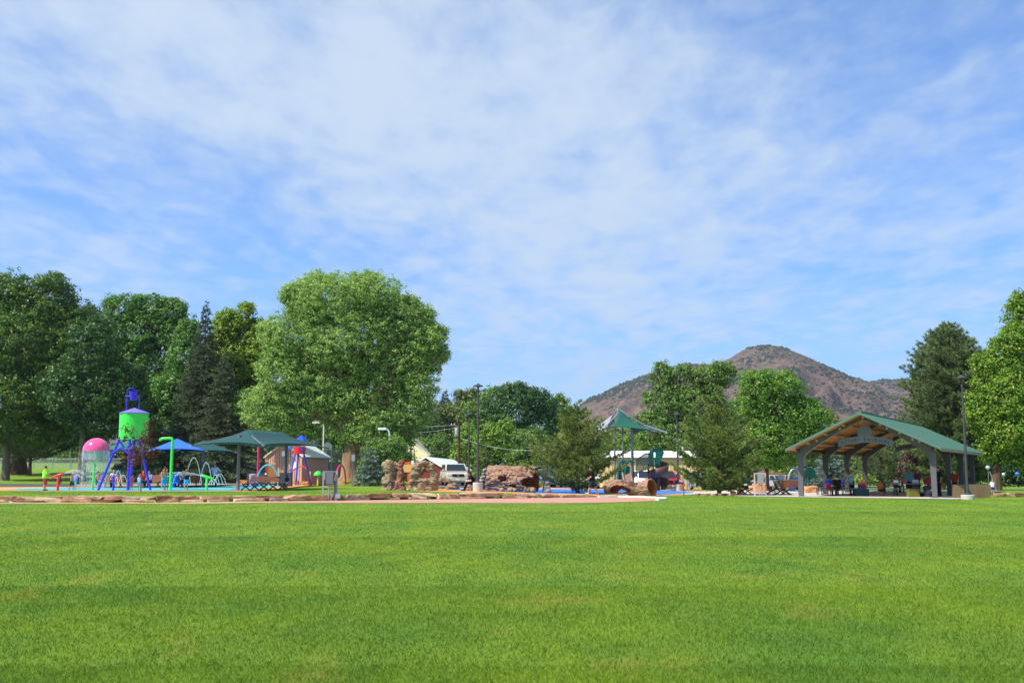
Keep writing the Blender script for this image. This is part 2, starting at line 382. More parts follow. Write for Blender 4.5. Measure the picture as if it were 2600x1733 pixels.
# ------------------------------------------------------------------ vegetation
def leaf_mat(name, c0, c1, trans=.3, rough=.45, gloss=.35):
    m = bpy.data.materials.new(name); m.use_nodes = True; nt = m.node_tree; N = nt.nodes; L = nt.links; b = N['Principled BSDF']
    b.inputs['Roughness'].default_value = rough; b.inputs['Specular IOR Level'].default_value = gloss
    a = N.new('ShaderNodeAttribute'); a.attribute_name = 'clump'; r = N.new('ShaderNodeAttribute'); r.attribute_name = 'rnd'
    rp = N.new('ShaderNodeValToRGB'); rp.color_ramp.elements[0].color = lin(c0); rp.color_ramp.elements[1].color = lin(c1)
    rp.color_ramp.elements[0].position = .1; rp.color_ramp.elements[1].position = .9; L.new(a.outputs['Fac'], rp.inputs[0])
    r2 = N.new('ShaderNodeValToRGB'); r2.color_ramp.elements[0].color = (.62, .66, .62, 1); r2.color_ramp.elements[1].color = (1.38, 1.34, 1.3, 1); L.new(r.outputs['Fac'], r2.inputs[0])
    x = N.new('ShaderNodeMix'); x.data_type = 'RGBA'; x.blend_type = 'MULTIPLY'; x.inputs[0].default_value = 1
    L.new(rp.outputs[0], x.inputs[6]); L.new(r2.outputs[0], x.inputs[7]); L.new(x.outputs[2], b.inputs['Base Color'])
    t = N.new('ShaderNodeBsdfTranslucent'); L.new(x.outputs[2], t.inputs[0]); ms = N.new('ShaderNodeMixShader'); ms.inputs[0].default_value = trans
    L.new(b.outputs[0], ms.inputs[1]); L.new(t.outputs[0], ms.inputs[2]); L.new(ms.outputs[0], N['Material Output'].inputs[0]); return m
LM = dict(
    cotton=leaf_mat('cottonwood_leaf', '#7ea04c', '#aac66c', .42, .45, .25),
    locust=leaf_mat('locust_leaf', '#41682c', '#728c34', .35),
    ash=leaf_mat('ash_leaf', '#4e7a36', '#78a348', .35),
    dark=leaf_mat('dark_leaf', '#35582a', '#527836', .3),
    poplar=leaf_mat('poplar_leaf', '#688c28', '#9ab038', .42),
    mid=leaf_mat('green_leaf', '#567a38', '#80a044', .38),
    lime=leaf_mat('lime_leaf', '#659030', '#90b040', .4),
    olive=leaf_mat('olive_leaf', '#5a6c32', '#7c8848', .3),
    maple=leaf_mat('maple_leaf', '#568432', '#84a83c', .4),
    autumn=leaf_mat('yellowing_leaf', '#5c8c2c', '#94a836', .4),
    red=leaf_mat('dark_red_leaf', '#5a2c22', '#7c4630', .3),
    plum=leaf_mat('plum_leaf', '#5c4040', '#7a5a54', .3),
    grey=leaf_mat('silver_leaf', '#6c7c5c', '#8c9a7c', .25),
    pine=leaf_mat('pine_needles', '#56743a', '#909e4c', .15, .5, .3),
    pine2=leaf_mat('long_pine_needles', '#587044', '#86925a', .15, .5, .3),
    spruce=leaf_mat('blue_spruce_needles', '#647a6c', '#9aac9e', .12, .5, .3),
    dspruce=leaf_mat('dark_spruce_needles', '#48583e', '#6c7c58', .12, .5, .3),
    weed=leaf_mat('weed_leaf', '#6a8a30', '#98ac44', .3),
    yellow=leaf_mat('yellow_flower', '#b8a81e', '#d8c83c', .3))
M_BARK = mat('bark', '#5a4636', .95, var=.45, scale=3, bump=1.0, bscale=14, stretch=(1.5, 1.5, .25))
M_BARK2 = mat('cottonwood_bark', '#a08462', .95, var=.5, scale=2.2, bump=1.0, bscale=9, stretch=(1.6, 1.6, .22), col2='#6a4e38')
M_BARKG = mat('grey_bark', '#6e6458', .95, var=.35, scale=4, bump=.8, bscale=14, stretch=(1.5, 1.5, .3))

def unit(a): return a / np.maximum(np.linalg.norm(a, axis=1, keepdims=True), 1e-9)
def leaf_quads(rng, p, nrm, L, W):
    n = len(p); nrm = unit(nrm); a = unit(np.cross(nrm, rng.normal(size=(n, 3)))); b = np.cross(nrm, a)
    l = (L * rng.uniform(.6, 1.35, n))[:, None] / 2; w = (W * rng.uniform(.6, 1.35, n))[:, None] / 2
    V = np.stack([p - a * l, p - b * w + nrm * l * .25, p + a * l, p + b * w + nrm * l * .25], 1).reshape(-1, 3)
    return V, np.arange(4 * n).reshape(-1, 4)
NCM = 2.6
def foliage(rng, ells, L, W, cover=2.5, clump=.2, shell=(.55, 1.0), droop=0.0, cmin=.35, keep=None):
    Ps, Ns, Cs = [], [], []
    for (cx, cy, cz, rx, ry, rz) in ells:
        area = math.pi * rx * rz; n = int(cover * area / (.5 * L * W * .6)); rm = (rx * ry * rz) ** (1 / 3)
        cr = max(cmin, clump * rm); nc = max(6, int(NCM * 4 * math.pi * rm * rm / (math.pi * cr * cr)))
        d = unit(rng.normal(size=(nc, 3))); q = shell[0] + (shell[1] - shell[0]) * rng.random(nc) ** .6
        # ragged outline: some boughs stick out
        q *= 1 + .12 * np.clip(rng.normal(size=nc), -1, 1.6)
        C = np.array([cx, cy, cz]) + d * q[:, None] * np.array([rx, ry, rz]) * .93
        k = rng.integers(0, nc, n); rr = cr * rng.uniform(.6, 1.5, nc)
        g = unit(rng.normal(size=(n, 3))); t = rng.random(n) ** .45
        sc = np.array([1.15, 1.15, .75])
        p = C[k] + g * sc * (t * rr[k])[:, None]
        if droop: p[:, 2] -= droop * rr[k] * rng.random(n) ** 2
        nn = g * .9 + d[k] * .5 + rng.normal(size=(n, 3)) * .55 + np.array([0, 0, .35])
        Ps.append(p); Ns.append(nn); Cs.append(np.clip(rng.random(nc)[k] * .8 + .2 * rng.random(n), 0, 1))
    p = np.concatenate(Ps); nn = np.concatenate(Ns); c = np.concatenate(Cs)
    if keep is not None:
        m = keep(p); p, nn, c = p[m], nn[m], c[m]
    V, Q = leaf_quads(rng, p, nn, L, W)
    return V, Q, dict(rnd=rng.random(len(Q)), clump=c)
def limb(mb, p, q, r0, r1, rng, n=6, sag=.12, seg=6):
    p, q = Vector(p), Vector(q); L = (q - p).length; pts = []; rs = []
    o = Vector(rng.normal(size=3)) * L * .06
    for i in range(seg + 1):
        t = i / seg; c = p.lerp(q, t) + o * math.sin(t * math.pi) + Vector((0, 0, L * sag * math.sin(t * math.pi)))
        pts.append(c); rs.append(r0 * (1 - t) ** .8 + r1 * t + 1e-3)
    mb.tube(pts, rs, n, caps=False); return pts
TN = [0]
def tree(name, label, px, D, lobes, trunk=.35, th=.3, leaf='mid', bark=None, L=None, cover=3.2, clump=.13, group=None, fork=None, nb=3, lean=0.0, cat='tree', depth=.85, ar=.62, droop=0.0, base=None, flare=1.35, shell=(.55, 1.0), sub=True, vis_limbs=True, cmin=.35):
    """lobes: the crown's bulges as (px, py, half width, half height) at distance D"""
    TN[0] += 1; rng = np.random.default_rng(1000 + TN[0]); b = G(px, D) if base is None else Vector(base)
    root = thing(name, label, cat, b, 0, group); s = D / F
    ells = []
    for (lx, ly, rx, rz) in lobes:
        c = P(lx, ly, D) - b; yo = rng.uniform(-.3, .3) * rx * s
        ells.append((c.x, c.y + yo, c.z, rx * s, rx * s * depth, rz * s))
    L = L or max(.12, .0022 * D)
    V, Q, at = foliage(rng, ells, L, L * ar, cover, clump, shell, droop, max(cmin, .0032 * D))
    m = V.reshape(-1, 4, 3)[:, :, 2].min(1) > .05
    at = {k: v[m] for k, v in at.items()}; V = V.reshape(-1, 4, 3)[m].reshape(-1, 3); Q = np.arange(len(V)).reshape(-1, 4)
    npmesh('crown', V, Q, LM[leaf], root, at)
    top = max(e[2] for e in ells); mb = MB(); ht = max(.6, top * th)
    pts = [Vector((0, 0, -.1)), Vector((0, 0, .12)), Vector((lean * .15, 0, ht * .25)), Vector((lean * .5, 0, ht * .6)), Vector((lean, 0, ht))]
    mb.tube(pts, [trunk * flare * 1.15, trunk * flare, trunk * 1.02, trunk * .92, trunk * .85], 12)
    tips = fork or [(lean + rng.uniform(-.3, .3), rng.uniform(-.3, .3), ht + (top - ht) * .6)]
    mains = []
    for f in tips: mains.append(limb(mb, pts[-1] - Vector((0, 0, .15)), f, trunk * (.85 if len(tips) == 1 else .66), trunk * .2, rng, 8, .03, 7))
    if vis_limbs:
        for e in ells:
            c = Vector(e[:3]); mn = min(mains, key=lambda m_: min((q - c).length for q in m_)); 
            for _ in range(nb):
                q = mn[int(rng.integers(1, len(mn) - 1))]; d = Vector(unit(rng.normal(size=(1, 3)))[0]); t = c + Vector((d.x * e[3], d.y * e[4], abs(d.z) * e[5])) * .75
                w = limb(mb, q, t, trunk * .28, .015, rng, 5, .05, 6)
                if sub:
                    for _2 in range(2):
                        a = w[int(rng.integers(2, 5))]; limb(mb, a, a + Vector(rng.normal(size=3)) * e[3] * .35, trunk * .09, .01, rng, 4, .02, 3)
    mb.build('trunk', bark or M_BARK, root, fix=False); return root

def needle_mesh(rng, C, Dn, k, L, W, spread, clump, up=.3):
    n = len(C); d = np.repeat(unit(Dn), k, 0) + rng.normal(size=(n * k, 3)) * spread; d[:, 2] += up; d = unit(d)
    c = np.repeat(C, k, 0); l = (L * rng.uniform(.6, 1.2, n * k))[:, None]; s = unit(np.cross(d, rng.normal(size=(n * k, 3)))) * (W / 2)
    V = np.stack([c - s * .6, c + s * .6, c + d * l + s * .35, c + d * l - s * .35], 1).reshape(-1, 3)
    return V, np.arange(4 * n * k).reshape(-1, 4), dict(rnd=rng.random(n * k), clump=np.repeat(clump, k))
def conifer(name, label, px, D, top_py, w_px, leaf='pine', kind='pine', group=None, prof=None, trunk=.16, gap=.05, nw=None, per=7, base=None, k=12, nl=None, dens=1.0, h=None, cat='tree', wob=.25, lean=0, rise=None, tilt=0):
    TN[0] += 1; rng = np.random.default_rng(3000 + TN[0]); b = G(px, D) if base is None else Vector(base)
    root = thing(name, label, cat, b, 0, group); H = h or (Zat(top_py, D) - b.z); Rm = w_px / 2 * D / F
    prof = prof or [(0, .75), (.12, 1), (.35, .85), (.6, .6), (.8, .36), (.93, .15), (1, .03)]
    nl = nl or (max(.16, .0026 * D) if kind == 'pine' else max(.12, .0021 * D)); nwn = nw or int(H / (.38 if kind == 'pine' else .3))
    mb = MB(); mb.tube([(0, 0, -.1), (lean * .1, 0, H * .1), (lean * .5, 0, H * .5), (lean, 0, H * .98)], [trunk * 1.3, trunk, trunk * .6, .015], 8)
    C, Dn, CL = [], [], []
    for i in range(nwn):
        t = gap + (1 - gap) * (i + .5) / nwn; r = float(np.interp(t, [p[0] for p in prof], [p[1] for p in prof])) * Rm
        nbr = max(3, int(per * (.45 + .55 * r / Rm))); ph = rng.uniform(0, 6.28)
        for j in range(nbr):
            a = ph + 6.2832 * j / nbr + rng.uniform(-.25, .25); ln = r * (1 + rng.uniform(-wob, wob * .6)); z0 = H * (t + rng.uniform(-.6, .6) * (1 - gap) / nwn)
            u = Vector((math.cos(a), math.sin(a), 0)); x0 = Vector((lean * t, 0, z0))
            if kind == 'pine': rs = (rise if rise is not None else .22) + .5 * t
            else: rs = (rise if rise is not None else -.18) + .55 * max(0, t - .6)
            e = x0 + u * ln + Vector((0, 0, ln * rs)); mid = x0.lerp(e, .5) - Vector((0, 0, ln * (.08 if kind == 'pine' else -.05)))
            mb.tube([x0, mid, e], [max(.012, trunk * .28 * (1 - t)), max(.01, trunk * .16 * (1 - t)), .006], 4, caps=False)
            nt = max(2, int(ln / nl * (2.6 if kind == 'pine' else 4.2) * dens)); cl = rng.random()
            for q in range(nt):
                s = .22 + .8 * (q + rng.random()) / nt if ln > .6 else rng.uniform(.1, 1.05)
                p = (x0.lerp(mid, s * 2) if s < .5 else mid.lerp(e, (s - .5) * 2))
                sw = ln * .26 * (1.15 - s) + .08
                side = Vector((-u.y, u.x, 0)) * rng.uniform(-1, 1) * sw * 1.3
                p = p + side + Vector((0, 0, rng.uniform(-.35, .55 if kind == 'pine' else .2) * (nl * .8)))
                C.append(p); d = u * .8 + side.normalized() * .5 + Vector((0, 0, .35 if kind == 'pine' else -.25)); Dn.append(d); CL.append(cl * .7 + .3 * rng.random())
    V, Q, at = needle_mesh(rng, np.array([tuple(c) for c in C]), np.array([tuple(c) for c in Dn]), k, nl, nl * (.20 if kind == 'pine' else .34), .55 if kind == 'pine' else .42, np.array(CL), .35 if kind == 'pine' else .0)
    npmesh('crown', V, Q, LM[leaf], root, at); mb.build('trunk', M_BARK, root, fix=False); return root

def wobble(lobes, seed, n=2, f=.5):
    """break each bulge into a few smaller offset ones so the outline is uneven"""
    r = random.Random(seed); out = []
    for (x, y, a, b) in lobes:
        out.append((x, y, a, b))
        for i in range(n):
            th = r.uniform(-2.9, -.2); out.append((x + a * .78 * math.cos(th), y + b * .78 * math.sin(th), a * f * r.uniform(.7, 1), b * f * r.uniform(.7, 1)))
    return out

# -- left mass
tree('locust_tree', 'tall dark locust tree with yellowish pods, leftmost trunk beside the road', 12, 108,
     wobble([(20, 760, 95, 75), (110, 775, 95, 80), (-40, 860, 100, 110), (70, 880, 120, 100), (185, 840, 60, 75), (170, 950, 95, 70), (40, 1010, 130, 70), (245, 1010, 50, 45), (140, 1040, 90, 40), (20, 1085, 90, 44), (110, 1100, 80, 36)], 1, 2, .5),
     .34, .35, 'locust', M_BARKG, fork=[(-2.2, 0, 12), (2.5, 1, 13), (0.4, -1, 14)], cover=3.2, clump=.12, group='big trees behind the splash pad')
tree('locust_tree', 'dark round locust tree whose thick trunk stands just right of the leftmost trunk', 42, 126,
     wobble([(100, 830, 130, 90), (60, 940, 160, 90), (180, 980, 110, 90), (230, 850, 60, 75), (100, 1060, 110, 40), (60, 1110, 110, 34), (170, 1110, 90, 34)], 2, 2, .5),
     .95, .3, 'dark', cover=3.0, fork=[(-3, 0, 15), (4, 0, 16)], group='big trees behind the splash pad')
conifer('small_pine', 'small dark layered pine with a short trunk between two thick trunks at left', 74, 122, 1085, 210, 'dspruce', 'pine', trunk=.22, gap=.28, prof=[(0, .8), (.3, 1), (.6, .9), (1, .15)], per=8, dens=.9, group='big trees behind the splash pad')
tree('elm_tree', 'dark leaning elm with a bare grey trunk behind the pink water dome', 205, 104,
     wobble([(240, 900, 75, 90), (200, 1000, 90, 80), (290, 1000, 80, 90), (250, 1080, 90, 40)], 3, 2, .5), .36, .38, 'dark', M_BARKG, fork=[(-1, 0, 9), (2, 0, 10)], cover=3.0, group='big trees behind the splash pad')
tree('ash_tree', 'tall ash tree with a rounded lighter green top behind the green tank', 318, 118,
     wobble([(310, 795, 50, 50), (380, 785, 48, 45), (430, 800, 45, 42), (350, 850, 85, 65), (440, 850, 45, 55), (310, 930, 70, 70), (385, 950, 60, 60), (330, 1030, 100, 65), (450, 1020, 50, 65)], 4, 3, .45),
     .5, .33, 'ash', fork=[(-2.5, 0, 16), (2.2, 0, 17), (5, 1, 15)], cover=3.0, clump=.13, group='big trees behind the splash pad')
tree('maple_tree', 'dark green maple filling the gap between the ash and the tall spruce', 470, 112,
     wobble([(470, 905, 50, 60), (455, 1000, 70, 70), (500, 1060, 60, 60), (400, 1090, 80, 60), (478, 850, 32, 45)], 5, 2, .5), .35, .3, 'ash', cover=3.0, group='big trees behind the splash pad')
conifer('spruce_tree', 'tall narrow dark spruce with a thin browning spire top', 508, 108, 765, 200, 'dspruce', 'spruce', trunk=.3, gap=.02, per=9,
        prof=[(0, .85), (.1, 1), (.35, .78), (.6, .5), (.78, .28), (.88, .15), (1, .02)], dens=1.0, k=8, group='big trees behind the splash pad')
conifer('spruce_tree', 'broad dark spruce reaching the ground behind the man in the white shirt', 560, 104, 900, 190, 'dspruce', 'spruce', trunk=.3, gap=.02, per=9,
        prof=[(0, .9), (.1, 1), (.4, .75), (.7, .45), (1, .03)], dens=1.0, k=8, group='big trees behind the splash pad')
conifer('spruce_tree', 'grey green spruce low behind the blue shade canopy', 385, 106, 1060, 190, 'dspruce', 'spruce', trunk=.25, gap=.02, per=9, dens=1.0, k=8, group='big trees behind the splash pad')
tree('poplar_tree', 'yellowish green poplar with a straight trunk between the spruces and the cottonwood', 607, 112,
     wobble([(575, 845, 42, 55), (625, 865, 36, 45), (590, 930, 60, 65), (650, 920, 50, 60), (600, 1010, 65, 60), (660, 1020, 60, 60), (690, 880, 36, 50), (560, 900, 36, 60), (545, 980, 40, 60), (620, 800, 26, 36), (575, 815, 24, 34), (655, 850, 34, 44)], 6, 3, .42),
     .42, .4, 'poplar', cover=3.0, clump=.12, fork=[(-.8, 0, 14), (1.5, 0, 13)], ar=.75, group='big trees behind the splash pad')
# -- the big cottonwood
tree('cottonwood_tree', 'huge round pale green cottonwood with a massive furrowed forked trunk', 890, 95,
     wobble([(850, 760, 125, 75), (950, 755, 90, 65), (770, 770, 60, 60), (740, 860, 90, 80), (1010, 810, 75, 65), (1075, 870, 62, 50), (890, 860, 140, 100), (1020, 920, 95, 70), (735, 950, 85, 80),
             (820, 960, 110, 80), (950, 990, 110, 70), (1060, 990, 60, 55), (690, 1040, 80, 65), (1040, 1050, 70, 50), (745, 1020, 55, 50), (860, 1050, 60, 46), (960, 1070, 80, 45), (700, 1090, 60, 36), (1010, 1095, 50, 34), (1090, 910, 50, 50), (1060, 815, 46, 44), (1105, 850, 34, 34), (1000, 1120, 60, 40), (895, 1100, 50, 34), (800, 1010, 64, 54), (875, 1010, 60, 60), (780, 930, 80, 60), (940, 1110, 60, 36)], 7, 3, .40),
     .92, .15, 'cotton', M_BARK2, fork=[(-3.2, -.5, 11.5), (2.2, .5, 12), (-.4, 0, 14), (5.0, 0, 10.5)], cover=3.2, clump=.085, ar=.85, flare=1.6, nb=1, L=.16, shell=(.35, 1.0), cmin=.3, cat='tree')
tree('cottonwood_sapling', 'smaller pale cottonwood hanging low behind the red bucket tower', 665, 104,
     wobble([(650, 1040, 60, 60), (720, 1080, 70, 50), (780, 1070, 60, 60)], 8, 2, .5), .25, .3, 'mid', cover=2.2)
# -- behind the courts
for i, (px, D, lob, lf, lab) in enumerate([
    (830, 165, [(800, 1100, 70, 50), (870, 1110, 70, 45), (940, 1100, 80, 55)], 'mid', 'bushy green tree behind the lamp and the basketball hoops'),
    (1010, 170, [(1000, 1080, 60, 60), (1060, 1110, 60, 50), (960, 1130, 60, 40)], 'dark', 'dark tree behind the house with the steep cream roof'),
    (1100, 185, [(1100, 1060, 55, 45), (1085, 1110, 60, 50), (1140, 1100, 50, 60)], 'olive', 'olive green tree below the pointed spruce tip'),
    (1170, 190, [(1168, 1005, 14, 17), (1200, 1020, 30, 30), (1180, 1050, 45, 45), (1200, 1110, 60, 60)], 'olive', 'pale green tree with a small separate tuft on top'),
    (1250, 180, [(1245, 1010, 35, 30), (1220, 1060, 50, 50), (1260, 1090, 60, 60)], 'mid', 'mid green tree left of the dark round elm'),
    (1330, 176, [(1325, 1010, 70, 36), (1370, 1030, 48, 42), (1300, 1050, 70, 50), (1370, 1085, 55, 50)], 'dark', 'large dark round elm behind the log tunnel'),
    (1420, 182, [(1415, 1040, 34, 34), (1430, 1085, 45, 50), (1400, 1130, 50, 50)], 'mid', 'green tree at the right end of the far tree row'),
    (1290, 150, [(1270, 1120, 50, 50), (1230, 1150, 50, 45), (1310, 1160, 60, 40)], 'lime', 'bright leafy tree low above the log tunnel'),
    (1350, 146, [(1350, 1125, 48, 42), (1390, 1150, 50, 42), (1340, 1165, 50, 34)], 'mid', 'rounded willow bush beside the far elm'),
    (1190, 152, [(1185, 1120, 36, 40), (1180, 1160, 40, 36)], 'lime', 'yellow green bush behind the middle lamp posts'),
    (1120, 158, [(1110, 1140, 40, 36), (1075, 1150, 40, 30)], 'mid', 'green tree rising behind the white barn roof')]):
    tree('background_tree', lab, px, D, wobble(lob, 20 + i, 2, .5), .3, .3, lf, cover=3.0, clump=.14, group='trees beyond the courts and the barn', vis_limbs=False)
conifer('background_spruce', 'pointed brownish spruce tip above the far trees right of the cottonwood', 1129, 195, 990, 90, 'dspruce', 'spruce', group='trees beyond the courts and the barn', per=7, k=7)
conifer('background_spruce', 'narrow olive spruce behind the middle lamp posts', 1228, 122, 1120, 62, 'pine', 'spruce', group='trees beyond the courts and the barn', per=7, k=8, trunk=.12)
tree('round_shrub', 'tall leafy green shrub behind the balanced rock', 985, 89, wobble([(985, 1150, 58, 40), (1000, 1185, 60, 36), (950, 1190, 40, 30)], 31, 3, .5), .12, .2, 'mid', cover=2.8, clump=.2, cat='shrub')
conifer('blue_spruce', 'small bluish spruce beside the big cottonwood trunk', 940, 86, 1136, 88, 'spruce', 'spruce', trunk=.09, gap=.0, per=9, dens=1.5, k=9, nl=.16)
rr = random.Random(21)
for i, (px, D, y, w, lf, lab) in enumerate([(-30, 185, 1150, 70, 'mid', 'far hedge tree beyond the left fence at the picture edge'), (70, 190, 1155, 60, 'olive', 'pale green hedge tree seen beside the small dark pine'), (150, 186, 1158, 60, 'mid', 'hedge tree behind the fence left of the pink dome'), (235, 188, 1150, 60, 'olive', 'far tree behind the falling water'),
    (320, 184, 1140, 60, 'dark', 'far dark tree behind the tank tower legs'), (410, 186, 1140, 60, 'mid', 'far tree behind the blue canopy'), (560, 182, 1130, 70, 'dark', 'far dark tree behind the spruces'), (650, 184, 1125, 66, 'mid', 'far tree above the pale concrete wall'), (735, 180, 1120, 66, 'dark', 'far dark tree behind the shed roof'), (890, 176, 1130, 70, 'dark', 'far dark tree behind the cottonwood trunk'),
    (1460, 178, 1150, 60, 'dark', 'far dark tree behind the left pine'), (1530, 182, 1150, 50, 'mid', 'far tree left of the peaked canopy posts'), (1850, 176, 1160, 60, 'mid', 'far tree behind the tall pine'), (2010, 180, 1170, 60, 'lime', 'far bright tree beyond the brick wall'), (2090, 178, 1170, 50, 'mid', 'far tree between the silver spruces'),
    (2290, 174, 1180, 60, 'dark', 'far dark tree at the middle of the pavilion opening'), (2450, 170, 1190, 50, 'dark', 'far dark tree behind the rightmost posts'), (2560, 172, 1180, 70, 'dark', 'far dark tree behind the yellowing ash')]):
    tree('background_tree', lab, px, D, [(px + rr.uniform(-w, w) * .5, y + rr.uniform(-8, 12), w * rr.uniform(.5, .8), 26 * rr.uniform(.8, 1.2)) for _ in range(5)] + [(px, y + 22, w, 24)], .2, .2, lf, cover=2.0, clump=.2, group='far trees closing the view', vis_limbs=False, L=.42)
# -- two pines at the front
PINE = [(0, .68), (.1, .95), (.22, 1), (.36, .9), (.5, .72), (.64, .48), (.78, .28), (.9, .13), (1, .03)]
conifer('pine_tree', 'bushy leaning pine propped beside the log tunnel where the man walks', 1467, 68.5, 1022, 228, 'pine', 'pine', trunk=.11, gap=.0, prof=PINE, per=9, dens=1.25, k=30, rise=.32, group='young pines beside the playground', wob=.42)
conifer('pine_tree', 'taller bushy pine between the playground slide and the utility cabinet', 1826, 69.5, 983, 238, 'pine', 'pine', trunk=.12, gap=.0, prof=[(0, .66), (.1, .95), (.22, 1), (.38, .86), (.52, .66), (.68, .42), (.82, .22), (.92, .11), (1, .03)], per=9, dens=1.25, k=30, rise=.32, group='young pines beside the playground', wob=.42)
# -- behind playground and pavilion
tree('cottonwood_tree', 'tall green cottonwood with upright leaders hiding the left foot of the mountain', 1735, 128,
     wobble([(1680, 960, 34, 40), (1730, 975, 46, 50), (1800, 960, 48, 44), (1840, 950, 30, 34), (1690, 1030, 60, 50), (1770, 1030, 80, 60), (1660, 1090, 60, 50), (1740, 1110, 80, 50), (1660, 1140, 60, 30)], 41, 3, .42),
     .4, .3, 'mid', cover=2.3, clump=.12, ar=.7)
tree('maple_tree', 'full round bright green maple with a straight dark trunk left of the pavilion', 1948, 82,
     wobble([(1930, 985, 60, 50), (1985, 985, 62, 42), (1900, 1040, 55, 50), (1975, 1050, 85, 55), (2040, 1060, 56, 50), (1960, 1110, 90, 50), (2050, 1110, 40, 42), (1930, 1160, 62, 34), (1990, 1165, 60, 28), (2062, 1125, 38, 46), (2075, 1065, 32, 44)], 42, 3, .42),
     .17, .26, 'maple', M_BARK, cover=2.8, clump=.13)
for i, (px, D, lob, lf, lab) in enumerate([
    (1640, 150, [(1600, 1140, 50, 36), (1660, 1150, 60, 34)], 'lime', 'bright green bush above the yellow building roof behind the canopy posts'),
    (1570, 155, [(1560, 1125, 40, 44), (1600, 1110, 36, 40)], 'lime', 'yellow green tree seen under the peaked canopy'),
    (2125, 140, [(2110, 1090, 40, 36), (2160, 1110, 60, 40)], 'olive', 'pale tree top between the maple and the pavilion roof'),
    (2160, 120, [(2150, 1160, 60, 50), (2190, 1180, 50, 40)], 'mid', 'green tree seen between the pavilion posts'),
    (2320, 122, [(2290, 1150, 70, 50), (2340, 1130, 60, 50), (2370, 1180, 60, 50)], 'mid', 'green tree behind the rear pavilion sign'),
    (2395, 112, [(2395, 1190, 36, 40), (2380, 1215, 34, 26)], 'autumn', 'yellow green bush behind the right pavilion post')]):
    tree('background_tree', lab, px, D, wobble(lob, 50 + i, 2, .5), .25, .25, lf, cover=2.3, clump=.2, group='trees behind the pavilion and playground', vis_limbs=False)
conifer('blue_spruce', 'silvery blue spruce between the first two pavilion posts', 2062, 104, 1128, 110, 'spruce', 'spruce', trunk=.14, gap=.0, per=10, dens=1.1, k=9, group='silver spruces behind the pavilion', prof=[(0, .8), (.2, 1), (.6, .75), (.85, .4), (1, .05)])
conifer('blue_spruce', 'silvery blue spruce between the second and third pavilion posts', 2112, 100, 1132, 86, 'spruce', 'spruce', trunk=.14, gap=.0, per=10, dens=1.1, k=9, group='silver spruces behind the pavilion', prof=[(0, .8), (.2, 1), (.6, .75), (.85, .4), (1, .05)])
conifer('background_pine', 'olive green pine with layered boughs in the pavilion opening', 2238, 106, 1100, 150, 'pine2', 'pine', trunk=.2, gap=.05, per=8, dens=.9, group='pines behind the pavilion', prof=[(0, .7), (.3, 1), (.6, .85), (.85, .5), (1, .12)])
conifer('background_pine', 'pine with orange bark behind the second right pavilion post', 2392, 104, 1110, 110, 'pine2', 'pine', trunk=.2, gap=.3, per=7, dens=.8, group='pines behind the pavilion', prof=[(0, .7), (.3, 1), (.6, .85), (.85, .5), (1, .12)])
tree('plum_tree', 'purple leaved plum tree seen under the right side of the pavilion', 2330, 98, wobble([(2325, 1185, 42, 36), (2345, 1165, 26, 30)], 61, 2, .5), .1, .25, 'plum', cover=2.2)
tree('plum_tree', 'second purple plum tree between the far right posts', 2437, 100, wobble([(2440, 1200, 30, 30), (2450, 1180, 20, 26)], 62, 2, .5), .1, .25, 'plum', cover=2.0)
conifer('ponderosa_pine', 'very tall grey green pine towering over the right end of the pavilion roof', 2425, 96, 828, 228, 'pine2', 'pine', trunk=.42, gap=.06, nw=52, per=13, dens=1.35, k=15, nl=.32, wob=.3,
        prof=[(0, .55), (.12, .85), (.3, 1), (.5, .98), (.68, .84), (.82, .58), (.93, .32), (1, .06)], rise=.05)
tree('ash_tree', 'big yellowing ash tree cut off by the right edge', 2530, 86,
     wobble([(2640, 800, 80, 70), (2600, 800, 34, 60), (2550, 900, 46, 50), (2500, 930, 34, 34), (2560, 1020, 90, 80), (2490, 1050, 46, 56), (2560, 1100, 80, 60), (2590, 870, 60, 50), (2660, 900, 90, 80), (2560, 950, 70, 60), (2500, 990, 30, 36), (2620, 1010, 100, 70), (2520, 1060, 56, 60), (2590, 1110, 80, 50), (2520, 1120, 40, 40), (2660, 1130, 70, 60), (2570, 1150, 60, 36), (2640, 1160, 60, 36), (2510, 1150, 30, 26)], 63, 3, .42),
     .34, .25, 'autumn', M_BARK, lean=.4, cover=3.0, clump=.12, fork=[(2.2, 0, 9), (4.5, 0, 10)], ar=.75, vis_limbs=False)
tree('shade_tree', 'dark shaded tree at the far right behind the picnic balloons', 2640, 112, wobble([(2560, 1180, 60, 44), (2640, 1150, 90, 70), (2620, 1210, 90, 26), (2540, 1212, 50, 22)], 64, 2, .5), .4, .3, 'dark', cover=2.4)
tree('young_red_maple', 'slender young maple with sparse dark red leaves in front of the tank tower', 357, 62.5,
     [(352, 1140, 30, 34), (372, 1110, 18, 26), (376, 1080, 9, 18), (340, 1165, 22, 22), (385, 1150, 18, 24), (318, 1088, 10, 14), (336, 1090, 7, 12), (325, 1108, 8, 10)], .035, .5, 'red', M_BARKG, L=.12, cover=.75, clump=.3, nb=2, flare=1.1, cmin=.10, shell=(.1, 1))
